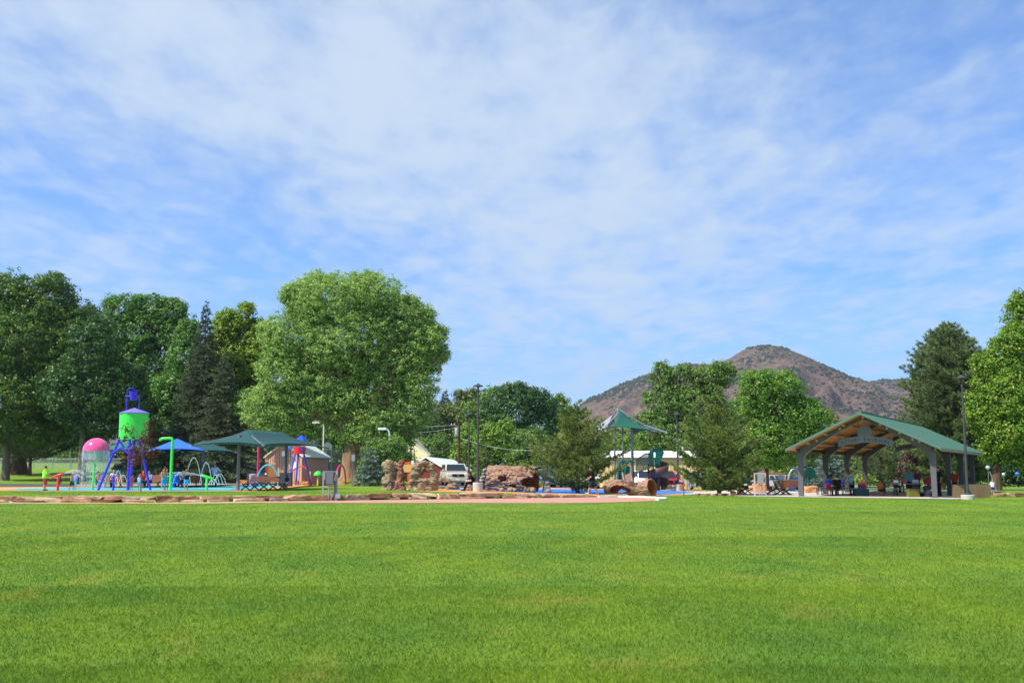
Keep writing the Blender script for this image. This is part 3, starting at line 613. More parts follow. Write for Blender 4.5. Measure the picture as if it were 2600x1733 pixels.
# low growth near the playground
for i, (px, py, w, h, lf, lab) in enumerate([(1372, 1232, 14, 7, 'weed', 'clump of yellow green grass plants behind the log tunnel'),
    (885, 1226, 12, 7, 'yellow', 'yellow flowering clump left of the grey sign post'), (918, 1226, 14, 5, 'yellow', 'yellow flowering clump right of the grey sign post'),
    (960, 1212, 16, 18, 'lime', 'lime green shrub left of the balanced rock'), (1035, 1214, 20, 14, 'olive', 'low olive shrub between the two climbing rocks'), (2190, 1222, 30, 14, 'weed', 'pale green hedge seen beneath the pavilion roof'),
    (1250, 1205, 14, 14, 'mid', 'low green shrub behind the stacked stone rock')]):
    D = 92; tree('low_plant', lab, px, D, [(px, py - h * .3, w, h)], .02, .2, lf, cover=2.6, cat='plant', clump=.3, cmin=.15, vis_limbs=False, flare=1)

# ------------------------------------------------------------------ mountains
def mountain(name, prof, D0, D1, Dback, m, seed, rough=1.0, x0=None, cols=260, rows=90):
    pxs = np.linspace(prof[0][0], prof[-1][0], cols); pys = np.interp(pxs, [p[0] for p in prof], [p[1] for p in prof])
    V = []
    for j in range(rows):
        t = j / (rows - 1); D = D0 + (Dback - D0) * t
        for i, px in enumerate(pxs):
            zr = CH + (HZ - pys[i]) / F * D1
            if D <= D1: f = ((D - D0) / (D1 - D0)); hgt = zr * (f ** 1.25)
            else: f = 1 - (D - D1) / (Dback - D1); hgt = zr * f
            x = (px - CX) / F * D1 * (.88 + .12 * D / D1)
            q = Vector((x / 170 + seed, D / 170, 0)); rid = 1 - abs(MN.noise(q) * 2); rid2 = 1 - abs(MN.noise(q * 2.7) * 2)
            amp = min(1, f * 2.2) * max(0, 1 - f ** 2.5 if D <= D1 else 0)
            hgt += (rid - .6) * 58 * amp * rough + (rid2 - .6) * 26 * amp * rough
            hgt += MN.fractal(Vector((x / 40, D / 40, seed)), 1.0, 2.0, 5) * 6 * min(1, f * 3) * (.3 if f > .93 or D > D1 else 1)
            V.append((x, D, max(-3, hgt) if j else -3))
    Q = [(j * cols + i, j * cols + i + 1, (j + 1) * cols + i + 1, (j + 1) * cols + i) for j in range(rows - 1) for i in range(cols - 1)]
    o = npmesh(name, np.array(V), np.array(Q), m, smooth=True); tag(o, kind='structure'); return o
def mountain_mat():
    m = bpy.data.materials.new('mountain_rock_and_scrub'); m.use_nodes = True; nt = m.node_tree; N = nt.nodes; L = nt.links; b = N['Principled BSDF']; b.inputs['Roughness'].default_value = .95; b.inputs['Specular IOR Level'].default_value = .1
    g = N.new('ShaderNodeNewGeometry')
    def ns(s, d=4, r=.6):
        t = N.new('ShaderNodeTexNoise'); t.inputs['Scale'].default_value = s; t.inputs['Detail'].default_value = d; t.inputs['Roughness'].default_value = r; L.new(g.outputs['Position'], t.inputs['Vector']); return t.outputs[0]
    def ramp(s, a, b_, c0, c1):
        r = N.new('ShaderNodeValToRGB'); r.color_ramp.elements[0].position = a; r.color_ramp.elements[1].position = b_; r.color_ramp.elements[0].color = lin(c0); r.color_ramp.elements[1].color = lin(c1); L.new(s, r.inputs[0]); return r.outputs[0]
    rock = ramp(ns(.045, 9, .8), .36, .64, '#4e3c38', '#8a6e62')
    scrub = ramp(ns(.13, 3, .6), .49, .55, '#000000', '#ffffff'); big = ramp(ns(.006, 3), .35, .6, '#555555', '#ffffff')
    mu = N.new('ShaderNodeMix'); mu.data_type = 'RGBA'; mu.blend_type = 'MULTIPLY'; mu.inputs[0].default_value = 1; L.new(scrub, mu.inputs[6]); L.new(big, mu.inputs[7])
    x = N.new('ShaderNodeMix'); x.data_type = 'RGBA'; L.new(mu.outputs[2], x.inputs[0]); L.new(rock, x.inputs[6]); x.inputs[7].default_value = lin('#3e4a32'); L.new(x.outputs[2], b.inputs['Base Color'])
    bp = N.new('ShaderNodeBump'); bp.inputs['Distance'].default_value = 14; bp.inputs['Strength'].default_value = 1.0; L.new(ns(.03, 8, .7), bp.inputs['Height']); L.new(bp.outputs[0], b.inputs['Normal']); return m
M_MTN = mountain_mat()
mountain('mountain', [(1330, 1190), (1400, 1120), (1475, 1026), (1500, 1008), (1560, 985), (1640, 948), (1700, 930), (1745, 922), (1810, 926), (1850, 910), (1880, 892), (1905, 880), (1935, 874), (1965, 875), (2000, 882),
                      (2040, 897), (2100, 925), (2160, 953), (2210, 975), (2260, 1000), (2330, 1040), (2420, 1090), (2560, 1190)], 1150, 1900, 2500, M_MTN, 3.3)
mountain('far_ridge', [(1980, 1180), (2100, 1050), (2180, 985), (2215, 968), (2250, 962), (2290, 960), (2330, 964), (2400, 968), (2500, 975), (2620, 990), (2760, 1010)], 1900, 2500, 3100, M_MTN, 8.1, .8, cols=160)
mountain('distant_hills', [(-300, 1090), (0, 1040), (200, 1010), (330, 985), (430, 955), (520, 975), (640, 1020), (800, 1080), (1000, 1130), (1200, 1180)], 3200, 4600, 5600, M_MTN, 5.2, 2.0, cols=120, rows=50)
def scrub(mo, seed, n, smin, smax, pxr):
    me = mo.data; V = np.empty(len(me.vertices) * 3, np.float32); me.vertices.foreach_get('co', V); V = V.reshape(-1, 3); rng = np.random.default_rng(seed); f = np.array([tuple(p.vertices) for p in me.polygons])
    f = f[(V[f[:, 0], 2] > 5)]; k = rng.integers(0, len(f), n * 5); a, b = rng.random((2, n * 5, 1)); p = (V[f[k, 0]] * (1 - a) + V[f[k, 1]] * a) * (1 - b) + (V[f[k, 3]] * (1 - a) + V[f[k, 2]] * a) * b
    w = np.array([MN.fractal(Vector((float(q[0]) / 90, float(q[1]) / 90, float(q[2]) / 60 + seed)), 1, 2, 3) for q in p]); p = p[(w + rng.normal(size=len(w)) * .22) > .12][:n]; n = len(p)
    ico = bmesh.new(); bmesh.ops.create_icosphere(ico, subdivisions=1, radius=1); iv = np.array([tuple(v.co) for v in ico.verts]); fi = np.array([[v.index for v in q.verts] for q in ico.faces]); ico.free()
    s = rng.uniform(smin, smax, (n, 1, 1)) * rng.uniform(.6, 1, (n, 1, 1)); Vn = iv[None] * s * np.array([1.2, 1.2, .85]) * rng.uniform(.7, 1.3, (n, len(iv), 1)) + p[:, None] + np.array([0, 0, .3]) * s
    o = npmesh('scrub', Vn.reshape(-1, 3), (fi[None] + np.arange(n)[:, None, None] * len(iv)).reshape(-1, 3), mat('juniper_scrub', '#28361f', .9, var=.3, scale=.02)); tag(o, 'dark juniper and scrub oak dotted over the mountain slopes', 'scrub', kind='stuff')
scrub(bpy.data.objects['mountain'], 3, 26000, 1.0, 2.9, 0); scrub(bpy.data.objects['far_ridge'], 4, 9000, 2.0, 4.6, 0)
# haze in the air between here and the mountains
hz = MB().box((0, 2800, 270), (8400, 6200, 550)); MH = bpy.data.materials.new('haze'); MH.use_nodes = True
_n = MH.node_tree.nodes; _n.clear(); _o = _n.new('ShaderNodeOutputMaterial'); _v = _n.new('ShaderNodeVolumePrincipled')
_v.inputs['Color'].default_value = (.72, .82, 1, 1); _v.inputs['Density'].default_value = .00010; _v.inputs['Anisotropy'].default_value = .3
MH.node_tree.links.new(_v.outputs[0], _o.inputs['Volume'])
if HAZE: tag(hz.build('haze', MH, smooth=False), kind='stuff')

# ------------------------------------------------------------------ grass blades on the near lawn
def blades():
    rng = np.random.default_rng(5); P_ = []; S_ = []
    for a, b, dens, h, w in ((5.2, 9, 3600, .031, .0052), (9, 15, 1500, .030, .008), (15, 26, 560, .027, .012), (26, 42, 190, .024, .018), (42, 66, 50, .024, .03)):
        A = (b * b - a * a) / 2 * 1.2; n = int(A * dens); D = np.sqrt(rng.uniform(a * a, b * b, n)); x = rng.uniform(-.6, .6, n) * D
        P_.append(np.stack([x, D], 1)); S_.append(np.stack([np.full(n, h), np.full(n, w)], 1))
    p = np.concatenate(P_); s = np.concatenate(S_); yw = np.interp(p[:, 0], WX, WY); d = p[:, 1] - yw
    # keep off the path, the dirt strip and the wall
    e = np.array([hit(x, y) for x, y in ((-40, 1277.5), (420, 1278), (820, 1276.5), (1400, 1277), (1520, 1276), (1600, 1273.5), (1660, 1271), (1692, 1268.5))])
    fr = np.interp(p[:, 0], e[:, 0], e[:, 1]); on = (p[:, 0] < e[-1, 0]) & (p[:, 1] > fr - .1) & (d < .45)
    pad = np.interp(p[:, 0], [-40, -18, -16, 0, 6, 9, 40], [64.6, 64.0, 63.8, 64.5, 66, 66, 66]); on |= p[:, 1] > np.minimum(pad, 66)
    sl = (p[:, 0] > 14.2) & (p[:, 1] > 59.5 ); on |= sl
    p = p[~on]; s = s[~on]; n = len(p)
    z = np.array([gz(float(a), float(b)) if b > 52 else 0.0 for a, b in p])
    pat = np.array([MN.noise(Vector((float(a) * 1.7, float(b) * 1.7, 3))) for a, b in p]) * .5 + .75
    h = s[:, 0] * rng.uniform(.55, 1.25, n) * (.75 + .5 * pat); w = s[:, 1]
    th = rng.uniform(0, 6.283, n); l = h * rng.uniform(.2, 1.0, n); t2 = rng.uniform(0, 6.283, n)
    b0 = np.stack([p[:, 0], p[:, 1], z - .004], 1); sd = np.stack([np.cos(th), np.sin(th), 0 * th], 1) * (w / 2)[:, None]
    ln = np.stack([np.cos(t2) * l, np.sin(t2) * l, h], 1)
    V = np.stack([b0 - sd, b0 + sd, b0 + ln * .55 + sd * .8 + np.array([0, 0, 1]) * (h * .12)[:, None], b0 + ln], 1).reshape(-1, 3)
    Q = np.arange(4 * n).reshape(-1, 4); tag(npmesh('grass', V, Q, M_BLADE, None, dict(rnd=rng.random(n))), 'short mown green lawn grass with a few dry yellow patches', 'grass', kind='stuff')
blades()

# ------------------------------------------------------------------ paints and plain materials
def pm(name, c, rough=.35, **k): return mat(name, c, rough, **{**dict(var=.07, scale=2.5), **k})
K = dict(
    dkgrey=pm('dark_grey_steel', '#424246', .5), grey=pm('grey_steel', '#6c6e78', .5), galv=pm('galvanised_steel', '#a3a5a6', .45, metal=.3), white=pm('white_paint', '#e8e8e6', .4),
    green=pm('green_paint', '#3cdc48', .3, coat=.3), purple=pm('violet_paint', '#3a28d8', .35, coat=.3), roofp=pm('pale_violet_paint', '#7a6ae0', .45), pink=pm('pink_gloss', '#f0508e', .18, coat=.8),
    red=pm('red_paint', '#d8201c', .35, coat=.3), blue=pm('blue_paint', '#1c50d8', .35, coat=.3), magenta=pm('magenta_paint', '#e82468', .35), turq=pm('turquoise_paint', '#3cb8c8', .35), orange=pm('orange_paint', '#e8582a', .4), yellow=pm('yellow_paint', '#e8c828', .4),
    glass=pm('car_glass', '#1c2830', .08, spec=.8), rubber=pm('rubber', '#16161a', .8), chrome=pm('bright_metal', '#c0c2c4', .25, metal=.8), black=pm('black_plastic', '#18181c', .5), lamp=pm('headlamp_glass', '#dde4ea', .1, spec=.8),
    wood=pm('brown_boards', '#8a4e2c', .7, stretch=(1, 1, 6), var=.2, scale=6), dwood=pm('dark_boards', '#4a2a1c', .7, var=.2, scale=6), cream=pm('cream_wall', '#d8c48c', .7), orangewood=pm('stained_ceiling_wood', '#dc8c3c', .6, stretch=(12, 1, 1), var=.15, scale=3),
    roofgreen=pm('green_metal_roof', '#55796c', .35, metal=.15), fab=pm('dark_teal_fabric', '#1f4a48', .85), fab2=pm('teal_fabric', '#34685e', .85), fabb=pm('blue_fabric', '#2f6ad8', .8), fabg=pm('grey_fabric', '#8c929c', .85), fabgr=pm('green_fabric', '#17584c', .85),
    plgreen=pm('dark_green_plastic', '#0f5a46', .35), brown=pm('brown_plastic', '#5e4238', .5), skin=pm('skin', '#c98e70', .55, spec=.3), skin2=pm('tanned_skin', '#a8684a', .55, spec=.3), hairb=pm('brown_hair', '#33201a', .7, var=.3), hairl=pm('light_brown_hair', '#8a6238', .7, var=.3), eye=pm('eye', '#181414', .2),
    taupe=pm('tan_metal_siding', '#b48e7c', .6), palegreen=pm('pale_metal_roof', '#c8d2c4', .5), binbrown=pm('brown_bin_panel', '#6e5c44', .7, var=.1), leafgreen=pm('sign_green', '#12806a', .5), letter=pm('dark_lettering', '#26262c', .6), plate=pm('sign_plate_steel', '#74767e', .45, metal=.2))
def cloth(c): return pm('cloth_' + c.strip('#'), c, .85, var=.08, scale=5, spec=.2)
M_WATER = bpy.data.materials.new('water_spray'); M_WATER.use_nodes = True
_b = M_WATER.node_tree.nodes['Principled BSDF']; _b.inputs['Base Color'].default_value = (.8, .88, .92, 1); _b.inputs['Roughness'].default_value = .15; _b.inputs['Alpha'].default_value = .62
_b.inputs['Specular IOR Level'].default_value = .6

# ------------------------------------------------------------------ pavilion
def letters(mb, text, size, place):
    """adds flat letters; place(advance, height) -> 3-D point"""
    cu = bpy.data.curves.new('t', 'FONT'); cu.size = size; cu.extrude = .0; ob = bpy.data.objects.new('t', cu); COL.objects.link(ob); dg = bpy.context.evaluated_depsgraph_get()
    adv = 0; out = []
    for ch in text:
        if ch == ' ': adv += size * .35; continue
        cu.body = ch; dg = bpy.context.evaluated_depsgraph_get(); dg.update(); me = bpy.data.meshes.new_from_object(ob.evaluated_get(dg))
        xs = [v.co.x for v in me.vertices]; x0, x1 = min(xs), max(xs); out.append((adv - x0, [tuple(v.co) for v in me.vertices], [tuple(p.vertices) for p in me.polygons])); adv += (x1 - x0) + size * .14; bpy.data.meshes.remove(me)
    bpy.data.objects.remove(ob)
    for o, vs, fs in out: mb.add([place((x + o) / adv, y / size) for x, y, z in vs], fs)
PVC = Vector((20.45, 62.6, 0)); PRZ = math.radians(-29.3); HW, EZ, RZ_, PL = 4.39, 2.86, 4.98, 22.6
def pavilion():
    root = thing('picnic_pavilion', 'open picnic pavilion with green metal gable roof, grey steel frames and orange wood ceiling', 'pavilion', PVC, PRZ)
    sl = (RZ_ - EZ) / HW
    for sd in (-1, 1):       # roof sheets with standing ribs, fascia
        mb = MB(); mb.add([(0, -.15, RZ_), (sd * HW, -.15, EZ), (sd * HW, PL, EZ), (0, PL, RZ_), (0, -.15, RZ_ - .05), (sd * HW, -.15, EZ - .05), (sd * HW, PL, EZ - .05), (0, PL, RZ_ - .05)], [(0, 1, 2, 3), (7, 6, 5, 4), (0, 4, 5, 1), (1, 5, 6, 2), (2, 6, 7, 3), (0, 3, 7, 4)])
        y = .25
        while y < PL:
            mb.box((sd * HW / 2, y, (RZ_ + EZ) / 2 + .018), (math.hypot(HW, RZ_ - EZ), .035, .035), (0, sd * math.atan(sl), 0)); y += .42
        mb.build('roof', K['roofgreen'], root, smooth=False)
        fm = MB(); fm.add([(0, -.19, RZ_ + .02), (sd * (HW + .02), -.19, EZ + .02), (sd * (HW + .02), -.19, EZ - .13), (0, -.19, RZ_ - .13), (0, -.152, RZ_ + .02), (sd * (HW + .02), -.152, EZ + .02), (sd * (HW + .02), -.152, EZ - .13), (0, -.152, RZ_ - .13)], [(0, 1, 2, 3), (7, 6, 5, 4), (0, 4, 5, 1), (1, 5, 6, 2), (2, 6, 7, 3)]); fm.build('fascia', K['roofgreen'], root, smooth=False)
        gm = MB(); gm.box((sd * (HW - .01), PL / 2 - .1, EZ - .12), (.05, PL, .12)); gm.build('eave_board', pm('tan_trim', '#9a8068', .7), root)
        cm = MB(); cm.add([(0, -.1, RZ_ - .08), (sd * (HW - .06), -.1, EZ - .055), (sd * (HW - .06), PL - .05, EZ - .055), (0, PL - .05, RZ_ - .08), (0, -.1, RZ_ - .11), (sd * (HW - .06), -.1, EZ - .085), (sd * (HW - .06), PL - .05, EZ - .085), (0, PL - .05, RZ_ - .11)], [(0, 1, 2, 3), (7, 6, 5, 4), (0, 4, 5, 1), (1, 5, 6, 2), (2, 6, 7, 3)]); cm.build('ceiling', K['orangewood'], root, smooth=False)
        for k in range(1, 4):
            x = HW * k / 4 * .97; z = RZ_ - .2 - sl * x; pb = MB(); pb.box((sd * x, PL / 2 - .1, z), (.10, PL - .6, .16), (0, sd * math.atan(sl), 0)); pb.build('purlin', pm('pale_purlin', '#b49a84', .6), root)
        eb = MB(); eb.box((sd * (HW - .55), PL / 2 - .1, EZ - .05), (.10, PL - .8, .22)); eb.build('eave_beam', K['dkgrey'], root)
    o = MB().box((0, PL / 2 - .1, RZ_ + .03), (.26, PL, .05)).build('ridge_cap', K['roofgreen'], root)
    for i in range(4):
        y = .95 + i * 6.45
        for sd in (-1, 1):
            xo = HW - .44; out = [(xo, 0), (xo, EZ - .05 + .44 * sl - .12), (0, RZ_ - .14)]
            inn = [(0, RZ_ - .38)]
            for t in np.linspace(.08, 1, 12):
                x = t * (HW - .95); inn.append((x, RZ_ - .38 - sl * x - .34 * t ** 3))
            inn += [(HW - .83, EZ - .52), (HW - .76, EZ - .85), (HW - .71, 0)]
            poly = [(sd * a, b) for a, b in out + inn]
            fr = MB().extrude(poly, y - .11, y + .11); fr.box((sd * (HW - .6), y, .02), (.5, .4, .04)); fr.build('frame', K['dkgrey'] if i else pm('front_frame_paint', '#5e5c60', .5), root, smooth=False)
            fl = MB()     # pale flange along the curved soffit of the beam
            for (a, b), (c, d) in zip(inn[:-2], inn[1:-1]):
                fl.add([(sd * a, y - .16, b - .004), (sd * c, y - .16, d - .004), (sd * c, y + .16, d - .004), (sd * a, y + .16, b - .004), (sd * a, y - .16, b - .03), (sd * c, y - .16, d - .03), (sd * c, y + .16, d - .03), (sd * a, y + .16, b - .03)], [(0, 1, 2, 3), (7, 6, 5, 4), (0, 4, 5, 1), (1, 5, 6, 2), (2, 6, 7, 3), (3, 7, 4, 0)])
            fl.build('flange', pm('flange_paint', '#8c8078', .5), root, smooth=False)
        if i == 0:
            for x in (-2.75, -1.35, 0, 1.35, 2.75, 3.95):
                MB().box((x, y - .13, RZ_ - .28 - sl * abs(x)), (.13, .03, .13), (0, math.copysign(math.atan(sl), x) if x else 0, 0)).build('end_plate', pm('grey_plate', '#b0b0b4', .5), root)
    for yy, flip in ((1.22, 1), (.95 + 3 * 6.45 + .25, 1)):
        W = 3.15; zb = 2.98; arch = lambda t: .25 * (1 - (2 * t - 1) ** 2); pl = MB(); n = 16; vs = []
        for k in range(n + 1):
            t = k / n; x = (t - .5) * W; vs += [(x, yy - .02, zb + arch(t)), (x, yy - .02, zb + arch(t) + .38), (x, yy + .02, zb + arch(t)), (x, yy + .02, zb + arch(t) + .38)]
        fs = []
        for k in range(n):
            a = k * 4; fs += [(a, a + 4, a + 5, a + 1), (a + 3, a + 7, a + 6, a + 2), (a + 1, a + 5, a + 7, a + 3), (a + 2, a + 6, a + 4, a)]
        fs += [(0, 1, 3, 2), (n * 4 + 2, n * 4 + 3, n * 4 + 1, n * 4)]
        s = thing('hanging_sign', None, None); s.parent = root; pl.add(vs, fs); s2 = pl.build('sign_plate', K['plate'], s, smooth=False)
        for wd, w0, w1 in (('ROTARY', .055, .43), ('PAVILION', .485, .945)):
            lt = MB(); letters(lt, wd, .3, lambda a, h: Vector(((w0 + a * (w1 - w0) - .5) * W, yy - .026, zb + arch(w0 + a * (w1 - w0)) + .07 + h * .31))); lt.build('lettering', K['letter'], s, fix=False, smooth=False)
        for x in (-W / 2 + .03, W / 2 - .03): MB().tube([(x, yy, zb + .02), (x, yy, RZ_ - .45 - sl * abs(x))], .035, 6).build('hanger', K['grey'], s)
        s.name = 'hanging_sign'
    e = MB(); e.add(*(lambda v, f: (v, f))([(.43 * math.cos(t), 1.24 + d, 3.83 + .43 * math.sin(t)) for d in (-.03, .03) for t in np.linspace(0, 2 * math.pi, 33)[:-1]], [tuple(range(32)), tuple(range(63, 31, -1))] + [(i, (i + 1) % 32, (i + 1) % 32 + 32, i + 32) for i in range(32)])); e.box((0, 1.24, 4.35), (.07, .05, .3)); e.build('round_plaque', K['grey'], root)
pavilion()
def wp(x, y, z=0.0):         # pavilion coordinates to the world
    v = Matrix.Rotation(PRZ, 3, 'Z') @ Vector((x, y, 0)) + PVC; return Vector((v.x, v.y, z if z else gz(v.x, v.y)))
patch('pavilion_slab', [tuple(wp(a, b)[:2]) for a, b in ((-5.6, -.9), (5.3, -1.2), (5.3, 24), (-5.6, 24))], M_CONC, .030, px=False)
patch('pavilion_terrace', [(11.2, 71.2), (14.2, 66.2), tuple(wp(-5.55, -.7)[:2]), tuple(wp(-5.55, 22)[:2]), (24, 86), (17, 84), (12.5, 78)], M_CONC, .022, px=False)

# ------------------------------------------------------------------ tables and benches
def picnic_table(root, L=1.9, top=K['grey'], leg=K['dkgrey']):
    MB().box((0, 0, .74), (L, .75, .045)).build('tabletop', top, root, bevel=.01)
    for s in (-1, 1): MB().box((0, s * .68, .44), (L, .26, .04)).build('seat', top, root, bevel=.01)
    for s in (-1, 1):
        x = s * (L / 2 - .3); m = MB(); m.tube([(x, -.42, .02), (x, -.42, .30), (x, -.3, .45), (x, -.18, .72)], .03, 6); m.tube([(x, .42, .02), (x, .42, .30), (x, .3, .45), (x, .18, .72)], .03, 6); m.tube([(x, -.74, .42), (x, .74, .42)], .03, 6)
        m.tube([(x, -.75, .42), (x, -.72, .05), (x, -.42, .02)], .025, 6); m.tube([(x, .75, .42), (x, .72, .05), (x, .42, .02)], .025, 6); m.build('leg', leg, root)
def xbench(root, w=1.2):     # slatted bench on black X legs; sits facing -y
    sb = MB()
    for i in range(4): sb.box((0, -.20 + i * .125, .43 + .01 * i), (w, .11, .035), (.08, 0, 0))
    sb.build('seat', K['wood'], root, bevel=.006)
    bb = MB()
    for i in range(4): bb.box((0, .30 + i * .045, .52 + i * .115), (w, .03, .10), (-.36, 0, 0))
    bb.build('backrest', K['wood'], root, bevel=.006)
    for s in (-1, 1):
        x = s * (w / 2 - .12); m = MB(); m.tube([(x, -.3, .02), (x, -.12, .13), (x, .04, .26), (x, .22, .40), (x, .30, .52), (x, .47, .93)], .035, 6); m.tube([(x, .42, .02), (x, .22, .13), (x, .04, .26), (x, -.16, .36), (x, -.27, .41)], .035, 6); m.build('leg', K['black'], root)
b0 = thing('park_bench', 'slatted wood bench on black crossed legs, nearest the pavilion post', 'bench', wp(-6.2, 5.6), .9, 'benches beside the pavilion'); xbench(b0, 1.3)
for px, D, rz, lab in ((1983, 69.5, 1.35, 'slatted wood bench on black crossed legs, middle one of the row left of the pavilion'), (1962, 71.5, 1.2, 'slatted wood bench half hidden behind the maple trunk'),
                       (2008, 74.5, 2.9, 'slatted wood bench turned sideways behind the first pavilion post'), (1893, 70.0, 1.7, 'wood bench with crossed legs right beside the trunk foot of the tall pine')):
    copy_tree(b0, G(px, D), rz, lab)
b0.location = G(1997, 68.8); b0.rotation_euler.z = 1.25; b0['label'] = 'slatted wood bench on black crossed legs, the one nearest the front pavilion post'
for px, D, rz, lab in ((264, 77, .25, 'wood bench beneath the pink dome waterfall'), (286, 76, .05, 'wood bench where the adult in the pale shirt sits'), (382, 77, -.1, 'wood bench behind the right legs of the tank tower'), (478, 77.5, .1, 'wood bench under the blue shade canopy')):
    copy_tree(b0, G(px, D), math.pi * 0 + rz, lab)['group'] = 'benches round the splash pad'
def long_bench():
    b = G(671, 65.7); r = thing('long_bench', 'long dark bench with brown backboard and a row of diamond shaped leg openings', 'bench', b)
    m = MB(); m.box((0, -.1, .52), (2.55, .55, .06)); m.build('seat', K['dwood'], r, bevel=.01)
    bb = MB()
    for i in range(3): bb.box((-.05, .22 + i * .05, .70 + i * .13), (1.95 - i * .12, .035, .12), (-.3, 0, 0))
    bb.build('backrest', pm('red_brown_boards', '#6e3e2a', .7, var=.2, scale=5), r, bevel=.006)
    for i in range(5):
        x = -1.12 + i * .56; m = MB()
        for s in (-1, 1):
            if (i == 0 and s < 0): pass
            m.tube([(x + s * .26, -.15, .02), (x + s * .20, -.15, .14), (x + s * .07, -.15, .24), (x, -.15, .30)], .045, 6); m.tube([(x, -.15, .30), (x + s * .08, -.15, .36), (x + s * .22, -.15, .48)], .045, 6)
        m.box((x, 0, .47), (.16, .5, .06)); m.build('leg', K['black'], r)
    for x in (-.9, .0, .85): MB().tube([(x, .12, .5), (x, .2, .66), (x, .36, 1.0)], .04, 6).build('back_support', K['black'], r)
long_bench(); bpy.data.objects['long_bench'].scale = (1, 1, .86)
for i, (x, y, rz, lab) in enumerate([(-1.6, 3.6, .1, 'picnic table with party things near the front of the pavilion'), (1.8, 4.0, 0, 'picnic table where the man in teal stands'), (-3.1, 5.4, .5, 'empty dark picnic table at the left edge of the pavilion'),
                              (-1.2, 9.8, .1, 'picnic table deeper inside the pavilion, left side'), (2.0, 10.5, 0, 'picnic table deeper inside the pavilion, right side'), (-1.0, 15.5, 0, 'rearmost picnic table under the pavilion')]):
    if i == 0: pt0 = thing('picnic_table', lab, 'picnic table', wp(x, y), PRZ + rz, 'picnic tables under the pavilion'); picnic_table(pt0)
    else: copy_tree(pt0, wp(x, y) + Vector((0, 0, .03)), PRZ + rz, lab)
pt0.location.z += .03

# ------------------------------------------------------------------ lamps and poles
def lamp(px, D, top_py, label, base_r, base_h, group, r=.085, side=.0):
    b = G(px, D); t = thing('lamp_post', label, 'street lamp', b, 0, group); H = Zat(top_py, D) - b.z
    if base_h: MB().lathe([(base_r, -.1), (base_r, base_h - .03), (base_r - .03, base_h)], n=28).build('concrete_base', M_CONC, t)
    m = MB(); m.lathe([(r, base_h - .01), (r * .62, H - .1)], n=10); m.lathe([(r * 2, base_h), (r * 2, base_h + .08), (r, base_h + .12)], n=12); m.build('pole', K['dkgrey'], t)
    m = MB(); m.box((0, 0, H - .06), (.16, .16, .12)); 
    m.lathe([(.12, H + .06), (.31, H - .02), (.31, H - .07), (.10, H - .10)], n=20, capb=True); m.lathe([(.09, H + .05), (.07, H + .12)], n=10); m.build('lamp_head', K['dkgrey'], t); return t
G_ = 'black lamp posts in the park'
lamp(1213, 64.8, 978, 'tall black lamp post on a concrete drum behind the seated man', .30, .55, G_)
lamp(1190, 84, 1050, 'black lamp post just left of the tallest one', .25, .5, G_)
lamp(1722, 84, 1050, 'black lamp post between the spiral slide and the pine', .30, .5, G_)
lamp(2457, 59.5, 957, 'black lamp post on a low concrete ring at the right corner of the pavilion', .36, .25, G_, .08)
def white_lamp(px, D, top_py, arm, label):
    b = G(px, D); t = thing('white_lamp_post', label, 'street lamp', b, 0, 'white curved lamp posts at the courts'); H = Zat(top_py, D) - b.z; a = arm * D / F
    m = MB(); pts = [(0, 0, 0), (0, 0, H - .5)] + [(-.5 + .5 * math.cos(k), 0, H - .5 + .5 * math.sin(k)) for k in np.linspace(.2, math.pi / 2, 6)] + [(-a + .5, 0, H)]; m.tube(pts, .07, 8); m.build('pole', K['white'], t)
    MB().box((-a + .2, 0, H - .05), (.75, .3, .2)).build('lamp_head', K['white'], t, bevel=.03)
white_lamp(819, 101, 1071, 24, 'white curved lamp post left of the cottonwood trunk'); white_lamp(987, 91, 1087, 24, 'white curved lamp post behind the leafy shrub')
def pole(name, label, cat, px, D, y0, y1, r, m, lean=0):
    b = P(px, y0, D); t = P(px + lean, y1, D); o = MB().tube([(0, 0, 0), t - b], r, 8).build(name, m); o.location = b; tag(o, label, cat); return o
pole('white_pole', 'plain white pole right of the cottonwood trunk', 'pole', 908, 112, 1200, 1090, .06, K['white'], 2)
pole('white_pole', 'thin pale pole rising from the left chain link fence', 'pole', 178, 148, 1192, 1120, .05, K['galv'])
pole('wooden_stake', 'dark leaning stake propping the left pine', 'stake', 1377, 66.5, 1254, 1200, .04, K['dwood'], 8)
def small_sign():
    b = G(894, 88); t = thing('road_sign', 'grey blank-backed sign on a thin post in front of the cottonwood', 'sign', b); H = Zat(1153, 88) - b.z
    MB().tube([(0, 0, 0), (0, 0, H - .1)], .03, 6).build('post', K['grey'], t); MB().box((.06, -.04, H - .28), (.28, .02, .55)).build('sign_panel', K['galv'], t, bevel=.008)
small_sign()

